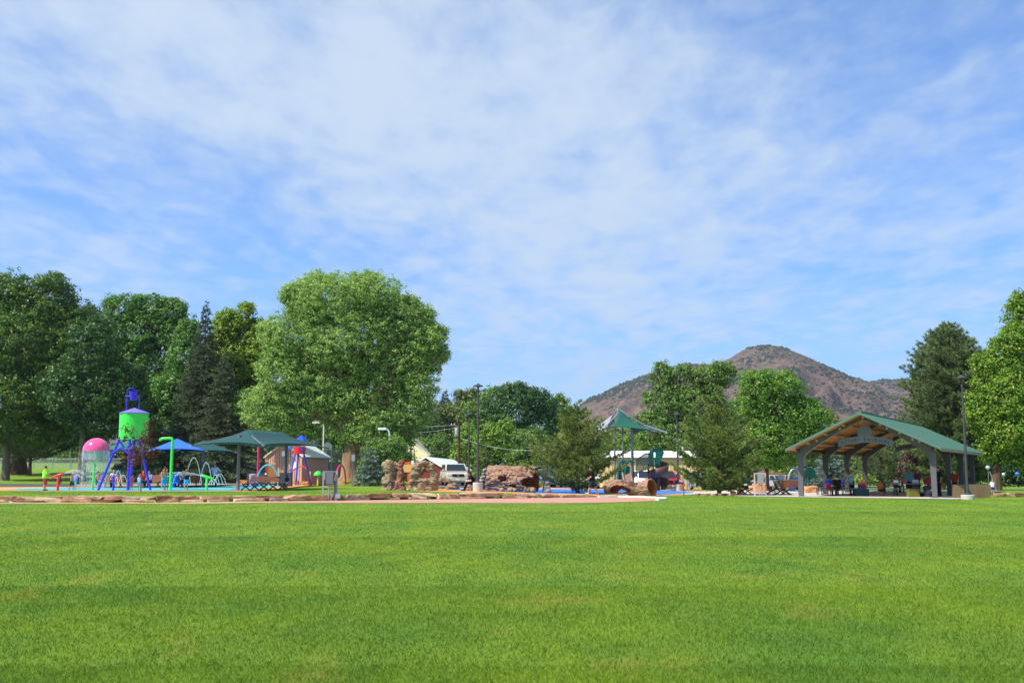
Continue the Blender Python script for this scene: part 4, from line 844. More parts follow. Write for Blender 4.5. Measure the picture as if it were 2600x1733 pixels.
# ------------------------------------------------------------------ splash pad
def SP(px, D): return G(px, D) + Vector((0, 0, .02))
def tank_tower():
    D = 67.5; b = SP(338, D); r = thing('tank_tower', 'bright green water tank tower on violet legs with a dumping bucket on top', 'water tower', b); q = lambda px, py: P(px, py, D) - b
    cx = Xat(334, D) - b.x; z0, z1, zr = q(0, 1115).z, q(0, 1049).z, q(0, 1035).z; rad = .88
    mt = MB(); mt.lathe([(rad, z0), (rad, z1)], (cx, 0, 0), 48); mt.build('tank', K['green'], r)
    wn = [MB().box((cx + rad * math.sin(a) * 1.0, -rad * math.cos(a), z0 + .09), (.14, .03, .13), a).build('outlet', K['black'], r) for a in (-.85, -.28, .35, .95)]
    MB().lathe([(rad + .1, z1 - .02), (rad + .1, z1 + .02), (.02, zr)], (cx, 0, 0), 8).build('tank_roof', K['roofp'], r, smooth=False)
    feet = [((Xat(262, D) - b.x), -.75), ((Xat(367, D) - b.x) * 1, 0), ((Xat(316, D) - b.x), .9), ((Xat(340, D) - b.x), -1.0), ((Xat(390, D) - b.x), -.5)]
    tops = [(cx - .72, -.4), (cx + .5, .4), (cx - .1, .6), (cx + .05, -.75), (cx + .55, -.55)]
    for (f, t) in list(zip(feet, tops))[:1] + list(zip(feet, tops))[2:]:
        m = MB(); m.tube([(f[0], f[1], 0), (t[0], t[1], z0 + .02)], .075, 12); m.build('leg', K['purple'], r)
    zk = q(0, 1152).z; xk = (Xat(318, D) - b.x)
    for a, b2 in ((((Xat(288, D) - b.x), -.72, zk), (xk, -.85, q(0, 1136).z)), (((Xat(339, D) - b.x), -.98, zk), (xk, -.85, q(0, 1136).z)), (((Xat(302, D) - b.x), -.45, z0), (xk, -.4, q(0, 1136).z)), (((Xat(318, D) - b.x), .1, q(0, 1136).z), (cx + .2, .3, z0)), ((cx + .5, -.5, z0 - .05), ((Xat(372, D) - b.x), -.5, q(0, 1146).z))):
        MB().tube([a, b2], .055, 8).build('brace', K['purple'], r)
    xa, xb = (Xat(313, D) - b.x), (Xat(345.5, D) - b.x); zb = q(0, 1005).z
    for x, zt in ((xa, zb + .08), (xb, zb + .1)): MB().tube([(x, 0, z1 + .06), (x, 0, zt)], .035, 8).build('bucket_post', K['purple'], r)
    MB().tube([(xa + .02, 0, zb), (xa + .02, 0, q(0, 988).z), (xa + .08, 0, q(0, 985.8).z), ((Xat(330, D) - b.x), 0, q(0, 985.6).z), ((Xat(332, D) - b.x), 0, q(0, 992).z)], .03, 8).build('fill_pipe', K['purple'], r)
    MB().tube([(xa - .1, 0, zb), (xb + .04, 0, zb)], .03, 8).build('axle', K['roofp'], r)
    MB().lathe([(.165, q(0, 1016).z), (.26, q(0, 993).z), (.235, q(0, 993).z + .001), (.14, q(0, 1014).z)], ((Xat(329.5, D) - b.x), 0, 0), 24, capt=False).build('bucket', K['purple'], r)
    MB().tube([(cx - rad - .07, .25, z0 - .2), (cx - rad - .07, .25, z0 + 1.25), (cx - rad, .2, z0 + 1.3)], .035, 6).build('supply_pipe', K['blue'], r)
tank_tower()
def spray_curtain(name, label, b, rad, z0, z1, n, seed, cone=0):
    rng = np.random.default_rng(seed); th = rng.uniform(0, 6.2832, n); t = rng.random(n) ** .75; z = z1 - (z1 - z0) * t; rr = rad * (1 + rng.normal(size=n) * .03)
    c = np.stack([np.cos(th) * rr, np.sin(th) * rr, z], 1); ln = rng.uniform(.03, .14, n) * (1.2 - .7 * t); w = rng.uniform(.008, .02, n)
    sx = np.stack([np.sin(th), -np.cos(th), 0 * th], 1) * w[:, None] / 2; up = np.array([0, 0, 1.0]) * ln[:, None]; ou = np.stack([np.cos(th), np.sin(th), 0 * th], 1) * (w * .4)[:, None]
    V = np.stack([c - sx, c + ou, c + sx, c - sx + up, c + ou + up, c + sx + up], 1).reshape(-1, 3) + np.array(b)
    i = np.arange(n)[:, None] * 6; Q = np.concatenate([i + np.array([0, 1, 4, 3]), i + np.array([1, 2, 5, 4]), i + np.array([2, 0, 3, 5])])
    tag(npmesh(name, V, Q, M_WATER), label, 'water', kind='stuff')
def dome():
    D = 68.5; b = SP(239, D); r = thing('mushroom_waterfall', 'glossy pink dome waterfall on a bright green pole', 'water feature', b); z = Zat(1144, D) - b.z; R0 = .83; cx = Xat(241, D) - b.x
    pr = [(R0 * math.cos(a), z + R0 * 1.0 * math.sin(a)) for a in np.linspace(0, math.pi / 2 - .02, 16)]; MB().lathe([(R0 - .03, z)] + pr, (cx, 0, 0), 48).build('dome', K['pink'], r)
    MB().tube([(-.12, 0, 0), (cx, 0, z + .3)], .085, 14).build('pole', K['green'], r)
    spray_curtain('falling_water', 'ring of water drops falling from the rim of the pink dome', b + Vector((cx, 0, 0)), R0 - .02, 0, z, 2600, 4)
    spray_curtain('falling_water', 'ragged sheet of water just under the rim of the pink dome', b + Vector((cx, 0, 0)), R0 - .03, z - .55, z, 1500, 5)
dome()
def jet(mb, a, b, h, r=.012, n=14, seed=0):
    a, b = Vector(a), Vector(b); rr = random.Random(seed); pts = []
    for i in range(n + 1):
        t = i / n; p = a.lerp(b, t); p.z += 4 * h * t * (1 - t); pts.append(p)
    mb.tube(pts, [r * (.8 + .5 * i / n) for i in range(n + 1)], 5)
    for i in range(n * 2):
        t = rr.uniform(.3, 1); p = a.lerp(b, t); p.z += 4 * h * t * (1 - t); mb.ball(p + Vector([rr.gauss(0, .03) for _ in range(3)]), rr.uniform(.008, .018), 5, 4)
def jets(label, D, arcs, seed, r=.014):
    m = MB(); o = SP((arcs[0][0] + arcs[0][2]) / 2, D)
    for i, (x0, y0, x1, y1, h) in enumerate(arcs): jet(m, P(x0, y0, D) - o, P(x1, y1, D) - o, h * D / F, r, seed=seed + i)
    q = m.build('water_jet', M_WATER, fix=False); q.location = o; tag(q, label, 'water jet', 'arching water jets on the splash pad')
jets('tall arch of water behind the boy in light blue shorts', 74, [(468, 1230, 512, 1230, 68), (470, 1210, 484, 1231, 20)], 1)
jets('arch of water between the two shade posts', 76, [(506, 1229, 538, 1229, 55)], 2)
jets('fountain of crossing water arcs beside the green cannon', 73, [(530, 1231, 553, 1231, 16), (536, 1231, 557, 1231, 26), (544, 1231, 566, 1230, 24), (552, 1205, 575, 1230, 12), (528, 1231, 544, 1231, 12), (556, 1204, 541, 1231, 5)], 3)
jets('thin water arc among the tank tower legs', 74, [(288, 1231, 310, 1232, 36), (300, 1231, 324, 1232, 26), (291, 1232, 300, 1232, 22)], 4)
jets('water arc near the adult holding up a child', 74, [(438, 1228, 464, 1208, 18)], 6)
def cannon(name, label, px, D, py_piv, dx, dz, m, ln):
    b = SP(px, D); r = thing(name, label, 'water cannon', b, 0, 'water cannons'); z = Zat(py_piv, D) - b.z
    MB().lathe([(.075, 0), (.075, z - .08), (.05, z - .05)], n=14).build('post', m, r)
    u = Vector((dx, 0, dz)).normalized(); MB().tube([-u * ln * .55 + Vector((0, 0, z)), u * ln * .1 + Vector((0, 0, z)), u * ln * .45 + Vector((0, 0, z)), u * ln * .5 + Vector((0, 0, z))], [.06, .085, .085, .06], 14).build('barrel', m, r)
    MB().tube([-u * ln * .5 + Vector((0, 0, z - .05)), -u * ln * .8 + Vector((0, 0, z - .1))], .03, 8).build('handle', m, r); return b + Vector((0, 0, z)) + u * ln * .5
e1 = cannon('water_cannon', 'red water cannon held by the boy in the lime shirt', 146, 66.3, 1206, 1, .28, K['red'], .62)
e2 = cannon('water_cannon', 'green water cannon near the water arcs', 524, 66.5, 1210, -1, .28, K['green'], .7)
m = MB(); rr = random.Random(3)
for i in range(7): jet(m, (0, 0, 0), (rr.uniform(.9, 1.5), rr.uniform(-.1, .1), rr.uniform(-.3, .2)), rr.uniform(.08, .2), .007, 10, i)
q = m.build('water_jet', M_WATER, fix=False); q.location = e1; tag(q, 'fan of water shot from the red cannon', 'water jet')
m = MB()
for i in range(5): jet(m, (0, 0, 0), (-rr.uniform(1.0, 2.3), rr.uniform(-.1, .1), rr.uniform(-.1, .25)), rr.uniform(.04, .12), .006, 10, i)
q = m.build('water_jet', M_WATER, fix=False); q.location = e2; tag(q, 'stream of water shot leftwards from the green cannon', 'water jet')
def bent_pipe():
    D = 66.2; b = SP(432, D); q = lambda px, py: P(px, py, D) - b; r = thing('shower_pipe', 'tall bright green bent pipe in front of the blue canopy', 'water feature', b)
    k = [(0, 0, 0), q(438, 1125), q(438.5, 1116), q(436, 1112.5), q(431, 1112), q(412, 1113), q(408, 1115), q(407, 1119)]; MB().tube(k, .085, 16).build('pipe', K['green'], r)
bent_pipe()
def arch(label, m, px0, px1, D, ytop, D2=None, tube=.05, base=1228, cat='water feature'):
    a = SP(px0, D); c = SP(px1, D2 or D); o = (a + c) / 2; r = thing('water_arch', label, cat, o, 0, 'coloured hoops on the splash pad'); h = Zat(ytop, (D + (D2 or D)) / 2) - o.z; pts = []
    for k in range(21):
        th = math.pi * k / 20; p = (a - o) * math.cos(th); p.z = h * math.sin(th) ** .8 if 0 < k < 20 else 0; pts.append(p)
    MB().tube(pts, tube, 10).build('hoop', m, r); return r
arch('turquoise hoop behind the long bench', K['turq'], 652, 706, 82, 1180, tube=.06); arch('orange hoop behind the blue tower legs', K['orange'], 735, 790, 92, 1183, tube=.06); arch('pink hoop right of the grey utility cabinet', K['magenta'], 852, 877, 84, 1180, 92, .07)
pole('magenta_pole', 'tall magenta pole under the large dark canopy', 'pole', 654, 88, 1228, 1132, .09, K['magenta'], 3)
pole('yellow_post', 'yellow post right of the orange hoop', 'post', 788, 92, 1222, 1196, .06, K['yellow'])
def mushroom():
    b = SP(807, 88); r = thing('small_mushroom', 'small lime green mushroom sprayer on a yellow stem', 'water feature', b); z = Zat(1206, 88) - b.z
    MB().lathe([(.33, z - .03), (.36, z), (.33, z + .16), (.2, z + .3), (.03, z + .36)], n=24).build('cap', K['green'], r); MB().lathe([(.09, 0), (.075, z)], n=12).build('stem', K['yellow'], r)
mushroom()
def bucket_tower():
    D = 90; b = SP(760, D); q = lambda px, py: P(px, py, D) - b; r = thing('bucket_tower', 'red drum bucket tower on blue legs with a pointed blue roof', 'water tower', b)
    MB().lathe([(.52, q(0, 1151.5).z), (.52, q(0, 1134).z)], ((Xat(759, D) - b.x), 0, 0), 28).build('drum', K['red'], r)
    for f, t, y in ((737, 750, -.5), (752, 757, -.1), (788, 769, .3)): MB().tube([((Xat(f, D) - b.x), y * 1.6, 0), ((Xat(t, D) - b.x), y * .6, q(0, 1151).z)], .075, 10).build('leg', K['blue'], r)
    for x in (-.35, .35): MB().tube([((Xat(759, D) - b.x) + x, .1, q(0, 1135).z), ((Xat(762, D) - b.x) + x * .6, .1, q(0, 1114).z)], .05, 8).build('roof_post', K['blue'], r)
    MB().lathe([(.62, q(0, 1117).z), (.60, q(0, 1116).z), (.02, q(0, 1104).z)], ((Xat(763, D) - b.x), 0, 0), 6).build('roof', K['blue'], r, smooth=False)
    MB().tube([q(724, 1138), q(762, 1137)], .06, 8).build('arm', K['blue'], r); MB().lathe([(.09, q(0, 1146).z), (.13, q(0, 1136).z)], ((Xat(770, D) - b.x), -.55, 0), 10).build('small_bucket', K['blue'], r)
bucket_tower()
def tower_nozzle():
    b = SP(287, 66.4); r = thing('spray_post', 'short violet spray post with a star shaped head between the tower legs', 'water feature', b); z = Zat(1208, 66.4) - b.z
    MB().tube([(0, 0, 0), (0, 0, z)], .07, 12).build('post', K['purple'], r); m = MB(); m.lathe([(.2, z - .02), (.2, z + .03)], n=5); m.lathe([(.05, z), (.02, z + .22)], n=8); m.build('head', K['roofp'], r)
tower_nozzle()

# ------------------------------------------------------------------ shade canopies
def fabric(mb, A, B, C, D_, n=10, bow=.18, sag=.12):
    """sheet between edge A-B (bowed up between its ends) and ridge D_-C"""
    A, B, C, D_ = map(Vector, (A, B, C, D_)); vs = []
    for j in range(n + 1):
        v = j / n
        for i in range(n + 1):
            u = i / n; e = A.lerp(B, u); e.z += bow * 4 * u * (1 - u); r = D_.lerp(C, u); c = (e).lerp(r, v)
            inward = (D_.lerp(C, .5) - A.lerp(B, .5)); inward.z = 0
            c += inward * (.10 * 4 * u * (1 - u) * (1 - v)); c.z -= sag * math.sin(v * math.pi); vs.append(c)
    mb.add(vs, [(j * (n + 1) + i, j * (n + 1) + i + 1, (j + 1) * (n + 1) + i + 1, (j + 1) * (n + 1) + i) for j in range(n) for i in range(n)])
def canopy(name, label, c, w, d, rz, ze, zr, ridge, m, posts, group='fabric shade canopies at the splash pad', bow=.2, sag=.14):
    r = thing(name, label, 'shade canopy', (c[0], c[1], gz(c[0], c[1])), rz, group); z0 = r.location.z; ze -= z0; zr -= z0; w /= 2; d /= 2; rg = ridge / 2; q = [(-w, -d, ze), (w, -d, ze), (w, d, ze), (-w, d, ze)]; R0, R1 = (0, -rg, zr), (0, rg, zr)
    mb = MB(); fabric(mb, q[0], q[1], R0, R0, bow=bow, sag=sag); fabric(mb, q[1], q[2], R1, R0, bow=bow, sag=sag); fabric(mb, q[2], q[3], R1, R1, bow=bow, sag=sag); fabric(mb, q[3], q[0], R0, R1, bow=bow, sag=sag)
    o = mb.build('fabric', m, r); s = o.modifiers.new('s', 'SOLIDIFY'); s.thickness = .02; evaluated(o)
    for p in posts: MB().lathe([(.11, 0), (.10, zr - .35)], (p[0], p[1], 0), 12).build('post', K['grey'], r)
    fm = MB()
    for a in q: fm.tube([(a[0] * .98, a[1] * .98, a[2] - .04), (0, math.copysign(rg, a[1]), zr - .18)], .045, 6)
    if rg: fm.tube([(0, -rg, zr - .15), (0, rg, zr - .15)], .05, 6)
    fm.build('frame', K['grey'], r)
    for a in q: MB().box((a[0], a[1], a[2] - .03), (.16, .16, .05)).build('corner_fitting', K['galv'], r)
canopy('shade_canopy', 'large dark teal hip shade canopy on two grey posts over the long bench', (-16.25, 70.15), 4.95, 9.6, math.radians(-15), 3.12, 4.15, 4.7, K['fab'], [(0, -3.3), (0, 3.1)])
canopy('shade_canopy', 'bright blue pyramid shade canopy behind the bent green pipe', (Xat(446, 78), 78), 3.9, 3.9, .35, 3.0, 3.9, 0, K['fabb'], [(-.35, 0)], sag=.03, bow=.12)
canopy('shade_canopy', 'dark teal canopy between the blue canopy and the largest canopy', (Xat(510, 80), 80.5), 3.9, 3.9, .5, 2.95, 3.85, 0, K['fab'], [(0, 0)], sag=.03, bow=.12)
canopy('shade_canopy', 'pale teal canopy behind the green tank tower', (Xat(332, 80), 80), 4.3, 4.3, .25, 3.0, 3.95, 0, K['fab2'], [(0, 0)], sag=.03, bow=.12)

# ------------------------------------------------------------------ retaining wall of stones
M_STONE = [pm('sandstone_tan', '#c09c78', .9, scale=2.6, bump=.8, bscale=9, col2='#8a6248'), pm('sandstone_red', '#a07258', .9, scale=2.2, bump=.8, bscale=9, col2='#6e4a3a'), pm('sandstone_pale', '#d2bc9c', .9, scale=2.4, bump=.8, bscale=9, col2='#a07c5c'), pm('sandstone_grey', '#a89a88', .9, scale=2.8, bump=.8, bscale=9, col2='#7c6254')]
def rock_mesh(name, c, d, m, parent, seed, rot=0, rough=.16, sub=3, flat=True):
    bm = bmesh.new(); sx, sy, sz = d[0] / 2, d[1] / 2, d[2] / 2; rr = random.Random(seed * 13 + 1)
    if flat:      # split block: hull of jittered corner points, chipped and bevelled
        for i in range(26):
            p = Vector([rr.choice((-1, 1)) * rr.uniform(.72, 1.0) if rr.random() < .8 else rr.uniform(-.8, .8) for _ in range(3)]); bm.verts.new(p)
        g = bmesh.ops.convex_hull(bm, input=bm.verts[:]); bmesh.ops.delete(bm, geom=[v for v in g['geom_interior'] if isinstance(v, bmesh.types.BMVert)], context='VERTS')
        bmesh.ops.subdivide_edges(bm, edges=bm.edges[:], cuts=2, use_grid_fill=True)
    else: bmesh.ops.create_icosphere(bm, subdivisions=sub, radius=1.0)
    for v in bm.verts:
        p = v.co.copy(); k = 1 + MN.noise(p * 1.4 + Vector((seed, seed * 1.7, 0))) * rough * 1.6 + MN.noise(Vector((p.x * sx, p.y * sy, p.z * sz)) * 9 + Vector((seed, 0, seed))) * rough * .8
        p *= k; v.co = Vector((p.x * sx, p.y * sy, p.z * sz)); v.co.rotate(Euler((0, 0, rot))); v.co += Vector(c)
    bmesh.ops.recalc_face_normals(bm, faces=bm.faces)
    me = bpy.data.meshes.new(name); bm.to_mesh(me); bm.free(); me.materials.append(m); me.polygons.foreach_set('use_smooth', [True] * len(me.polygons)); me.set_sharp_from_angle(angle=.45)
    o = bpy.data.objects.new(name, me); COL.objects.link(o)
    if parent is not None: o.parent = parent
    return o
def stone_wall():
    r = thing('stone_wall', 'low dry wall of tan and red sandstone blocks along the front of the lawn terrace', 'wall', (0, 56, 0)); rr = random.Random(11); x = -27.5; n = 0
    while x < 6.6 and n < 58:
        L = rr.uniform(.5, 1.7) if rr.random() < .8 else rr.uniform(1.6, 2.4); h = rr.uniform(.20, .31) * (1 if x < 1 else .85 - .4 * sst(1, 6, x)); y = Yw(x + L / 2)
        rock_mesh('stone', (x + L / 2, y + .02 - 56 + rr.uniform(-.08, .05), Tz(x) - h / 2 + rr.uniform(-.05, .02)), (L * 1.02, .62, h), M_STONE[rr.choice((0, 0, 0, 1, 2, 2, 3))], r, n, math.atan2(Yw(x + L) - Yw(x), L), .12); x += L * .95; n += 1
    x = -27.5
    while x < 3 and n < 98:
        L = rr.uniform(.7, 1.9); y = Yw(x + L / 2)
        if rr.random() < .8 or x < -14: rock_mesh('stone', (x + L / 2, y - .22 - 56 + rr.uniform(-.1, .05), .06), (L, .5, rr.uniform(.14, .24)), M_STONE[rr.choice((0, 0, 2, 2, 3, 1))], r, n + 30, math.atan2(Yw(x + L) - Yw(x), L), .12); n += 1
        x += L * (1.0 if x < -14 else 1.5)
stone_wall()
rr = random.Random(5); WEEDS = []
for i in range(26):
    x = rr.uniform(-26, 2); y = Yw(x) - .42; 
    rng = np.random.default_rng(i); V, Q, at = foliage(rng, [(0, 0, .06, rr.uniform(.1, .3), .08, .08)], .07, .035, 1.2, .4, cmin=.05); o = npmesh('weed_tuft', V, Q, LM['weed'], None, at); o.location = (x, y, 0); WEEDS.append(o)
V, Q, A1, A2 = [], [], [], []
for o in WEEDS:
    me = o.data; n0 = len(V); V += [tuple(v.co + o.location) for v in me.vertices]; Q += [tuple(i + n0 for i in p.vertices) for p in me.polygons]; A1 += [a.value for a in me.attributes['rnd'].data]; A2 += [a.value for a in me.attributes['clump'].data]; bpy.data.objects.remove(o)
tag(npmesh('weeds', np.array(V), np.array(Q), LM['weed'], None, dict(rnd=np.array(A1), clump=np.array(A2))), 'scattered green weeds sprouting at the foot of the stone wall', 'weeds', kind='stuff')
a = [hit(*p) for p in ((1520, 1262), (1570, 1261.6), (1620, 1262.4), (1660, 1264), (1682, 1265.6), (1690, 1267.2), (1684, 1269), (1668, 1270))]
m = MB()
for p, q in zip(a, a[1:]):
    d = (q - p).normalized(); nn = Vector((-d.y, d.x, 0)) * .1; m.add([p - nn + Vector((0, 0, -.1)), q - nn + Vector((0, 0, -.1)), q + nn + Vector((0, 0, -.1)), p + nn + Vector((0, 0, -.1)), p - nn + Vector((0, 0, .1)), q - nn + Vector((0, 0, .1)), q + nn + Vector((0, 0, .1)), p + nn + Vector((0, 0, .1))], [(4, 5, 6, 7), (0, 1, 5, 4), (1, 2, 6, 5), (2, 3, 7, 6), (3, 0, 4, 7)])
tag(m.build('curb', M_CURB, smooth=False), kind='structure')

# ------------------------------------------------------------------ climbing rocks and log tunnels
M_CLIMB = pm('moulded_rock', '#a08c70', .9, scale=2.6, bump=.7, bscale=9, stretch=(1, 1, 2.5), col2='#6e5c48'); M_CLIMB2 = pm('moulded_red_rock', '#86584a', .9, var=.25, scale=2.5, bump=.6, bscale=10)
def strata(o, amp, freq, seed, amp2=.085):
    me = o.data; me.update(); n = [v.normal.copy() for v in me.vertices]
    for v, nn in zip(me.vertices, n):
        p = v.co; w = MN.noise(Vector((p.x * .9, p.y * .9, p.z * 1.0 + seed))) * .6
        lay = math.sin((p.z + w * .5) * freq) ; lay = math.copysign(abs(lay) ** .5, lay)
        cr_ = abs(MN.noise(Vector((p.x * 2.2, p.y * 2.2, p.z * 5.5 + seed * 3)))); v.co += nn * (amp * lay + amp2 * MN.fractal(p * 2.6 + Vector((seed, 0, 0)), 1, 2, 4) - .09 * max(0, 1 - cr_ * 7))
def rock_thing(label, px, D, shapes, m, voxel=.034, amp=.02, freq=15, seed=0, name='climbing_rock', group='moulded rocks to climb on', amp2=.085):
    """shapes: (px, py, r px, dy m) chains of balls joined into one mass"""
    b = G(px, D); mb = MB()
    for ch in shapes:
        q = [(P(x, y, D) - b + Vector((0, dy, 0)), r * D / F) for x, y, r, dy in ch]
        if len(q) == 1: mb.ball(q[0][0], q[0][1], 16, 12)
        for (p, r0), (q2, r1) in zip(q, q[1:]): mb.caps(p, r0, q2, r1, 14)
    o = mb.build(name, m); remesh(o, voxel); strata(o, amp, freq, seed, amp2); o.location = b; tag(o, label, 'climbing rock', group); return o
rock_thing('mushroom shaped tan climbing rock left of the red rock column', 990, 67.5, [[(990, 1243, 22, 0), (992, 1215, 15, 0), (993, 1200, 14, 0), (988, 1184, 17, 0)], [(978, 1182, 10, 0), (1000, 1184, 11, 0), (1014, 1178, 8, 0)], [(978, 1241, 11, -.1), (1015, 1242, 12, -.1)], [(984, 1222, 15, -.1), (1000, 1226, 14, 0)]], M_CLIMB, seed=1)
rock_thing('tall ragged red rock column rising right of the mushroom shaped rock', 1018, 67, [[(1016, 1244, 15, 0), (1016, 1222, 10.5, 0), (1018, 1205, 9, 0), (1017, 1190, 8, 0), (1021, 1171, 7, 0)], [(1004, 1245, 9, -.1), (1013, 1225, 6, -.1)], [(1026, 1245, 5, -.2), (1020, 1222, 5, -.1)]], M_CLIMB2, seed=2, amp=.02, amp2=.09)
rock_thing('arched tan climbing rock with a big oval window and a lower cave', 1077, 66.5, [[(1044, 1243, 7, .1), (1044, 1224, 7, .1), (1053, 1210, 12, 0), (1054, 1192, 12, 0), (1064, 1179, 9, 0), (1080, 1176, 8.5, 0), (1094, 1184, 9, 0), (1102, 1200, 10, .1), (1102, 1222, 11, .1), (1098, 1240, 12, .1)],
    [(1070, 1243, 13, 0), (1070, 1228, 12, 0), (1090, 1228, 13, 0), (1090, 1243, 13, 0)], [(1050, 1246, 6, -.1), (1060, 1246, 8, -.1)], [(1052, 1217, 8, 0), (1066, 1219, 8, -.1), (1084, 1220, 7, -.15)], [(1060, 1172, 4, 0), (1064, 1178, 6, 0)], [(1094, 1171, 3, 0), (1092, 1180, 6, 0)],
    [(1096, 1200, 11, .7), (1080, 1180, 11, .8), (1062, 1196, 11, .7)], [(1070, 1222, 12, .7), (1095, 1224, 12, .7)]], M_CLIMB, seed=3)
rock_thing('low tan rock bridge right of the arched rock', 1128, 72, [[(1108, 1232, 7, 0), (1114, 1218, 6, 0), (1130, 1217, 5.5, 0), (1144, 1220, 5, 0)], [(1108, 1238, 8, 0), (1128, 1240, 7, 0)]], M_CLIMB, seed=4, amp2=.03)
rock_thing('rounded tan boulder in front of the parked light coloured vehicle', 1150, 70, [[(1140, 1237, 9, 0), (1150, 1233, 9, 0), (1160, 1238, 8, 0)]], M_CLIMB, seed=5)
rock_thing('red brown boulder beside the seated man', 1193, 66.5, [[(1190, 1246, 7, 0), (1198, 1241, 8, 0), (1205, 1246, 8, 0)]], M_CLIMB2, seed=6)
rock_thing('stack of grey layered stones left of the log tunnel', 1232, 71, [[(1222, 1240, 9, 0), (1222, 1222, 7, 0), (1226, 1212, 6, 0), (1230, 1198, 5, 0), (1233, 1193, 5, 0)], [(1240, 1240, 9, 0), (1240, 1224, 8, 0), (1244, 1214, 6, 0), (1238, 1206, 5, 0)]], pm('moulded_grey_rock', '#8e877c', .9, var=.25, scale=2.5, bump=.5, bscale=10), seed=7, freq=24, amp=.04)
rock_thing('fallen red brown log stub lying in front of the stone stack', 1245, 66.3, [[(1228, 1247, 5, 0), (1258, 1248, 4.5, 0)]], M_CLIMB2, seed=8)
for i, (px, py, w, lab) in enumerate([(1274, 1243, 6.5, 'small round grey boulder under the log tunnel'), (1296, 1248, 8, 'smooth tan boulder left of the gap under the log tunnel'), (1306, 1249, 7, 'smooth boulder touching the tan one under the log tunnel'), (1339, 1248, 8, 'left of the two rounded boulders at the log tunnel mouth'), (1353, 1248, 8.5, 'right of the two rounded boulders at the log tunnel mouth'), (1392, 1252, 7, 'pale boulder at the left foot of the bushy pine')]):
    b = G(px, 66.4); s = w * 66.4 / F; rock_mesh('boulder', (0, 0, s * .6), (s * 2.1, s * 1.9, s * 2.0), M_CLIMB, None, 40 + i, 0, .08, 3, False); o = COL.objects[-1] if False else bpy.context.scene.collection.objects[-1]
    o.location = b; tag(o, lab, 'boulder', 'rounded boulders at the log tunnel')
M_LOG = pm('moulded_bark', '#9a7862', .9, var=.25, scale=2.2, bump=.6, bscale=9, stretch=(1, 3, 3)); M_LOG2 = pm('moulded_orange_wood', '#b8622a', .75, var=.2, scale=2)
def log(name, label, base, pts, rad, holes, ridge=.06, nu=120, nv=84, thick=.14, seed=0, knots=()):
    pts = [Vector(p) for p in pts]; seg = len(pts) - 1; V = []; Pn = []
    for i in range(nu + 1):
        t = i / nu * seg; k = min(seg - 1, int(t)); f = t - k; p0, p1, p2, p3 = pts[max(0, k - 1)], pts[k], pts[k + 1], pts[min(seg, k + 2)]
        c = .5 * ((2 * p1) + (-p0 + p2) * f + (2 * p0 - 5 * p1 + 4 * p2 - p3) * f * f + (-p0 + 3 * p1 - 3 * p2 + p3) * f ** 3); Pn.append(c)
    rf = lambda u: float(np.interp(u, [a for a, _ in rad], [b for _, b in rad]))
    for i in range(nu + 1):
        t = (Pn[min(nu, i + 1)] - Pn[max(0, i - 1)]).normalized(); a = Vector((0, 0, 1)); a = (a - t * a.dot(t)).normalized(); b = t.cross(a); u = i / nu
        for j in range(nv):
            th = 2 * math.pi * j / nv; d = a * math.cos(th) + b * math.sin(th); r = rf(u)
            q = Vector((u * 2.2, math.cos(th) * 5.5, math.sin(th) * 5.5 + seed)); g = abs(MN.noise(q)); g2 = abs(MN.noise(Vector((u * 9, math.cos(th) * 3, math.sin(th) * 3 + seed)))); r += -ridge * max(0, 1 - g * 6) - ridge * .6 * max(0, 1 - g2 * 12) + .05 * MN.noise(Vector((u * 5, math.cos(th) * 2, math.sin(th) * 2))) + .03 * MN.noise(q * 4)
            for (ku, kt, kr, kh) in knots:
                dd = math.hypot((u - ku) * 3, math.atan2(math.sin(th - kt), math.cos(th - kt)) * .8); r += kh * max(0, 1 - (dd / kr) ** 2) ** .5 if dd < kr else 0
            V.append(Pn[i] + d * r)
    Fq = []
    for i in range(nu):
        for j in range(nv):
            u = (i + .5) / nu; th = 2 * math.pi * (j + .5) / nv; th = math.atan2(math.sin(th), math.cos(th)); hole = False
            for (hu, ht, ru, rt) in holes:
                w = 1 + .22 * MN.noise(Vector((math.atan2((th - ht) / rt, (u - hu) / ru) * 1.2, seed, 1)))
                if ((u - hu) / ru) ** 2 + (math.atan2(math.sin(th - ht), math.cos(th - ht)) / rt) ** 2 < w: hole = True
            if not hole: Fq.append((i * nv + j, i * nv + (j + 1) % nv, (i + 1) * nv + (j + 1) % nv, (i + 1) * nv + j))
    o = MB().add(V, Fq).build(name, M_LOG); o.data.materials.append(M_LOG2); s = o.modifiers.new('s', 'SOLIDIFY'); s.thickness = thick; s.offset = -1; s.material_offset = 1; s.material_offset_rim = 0; evaluated(o); o.location = base; tag(o, label, 'log tunnel', 'hollow log play tunnels'); return o
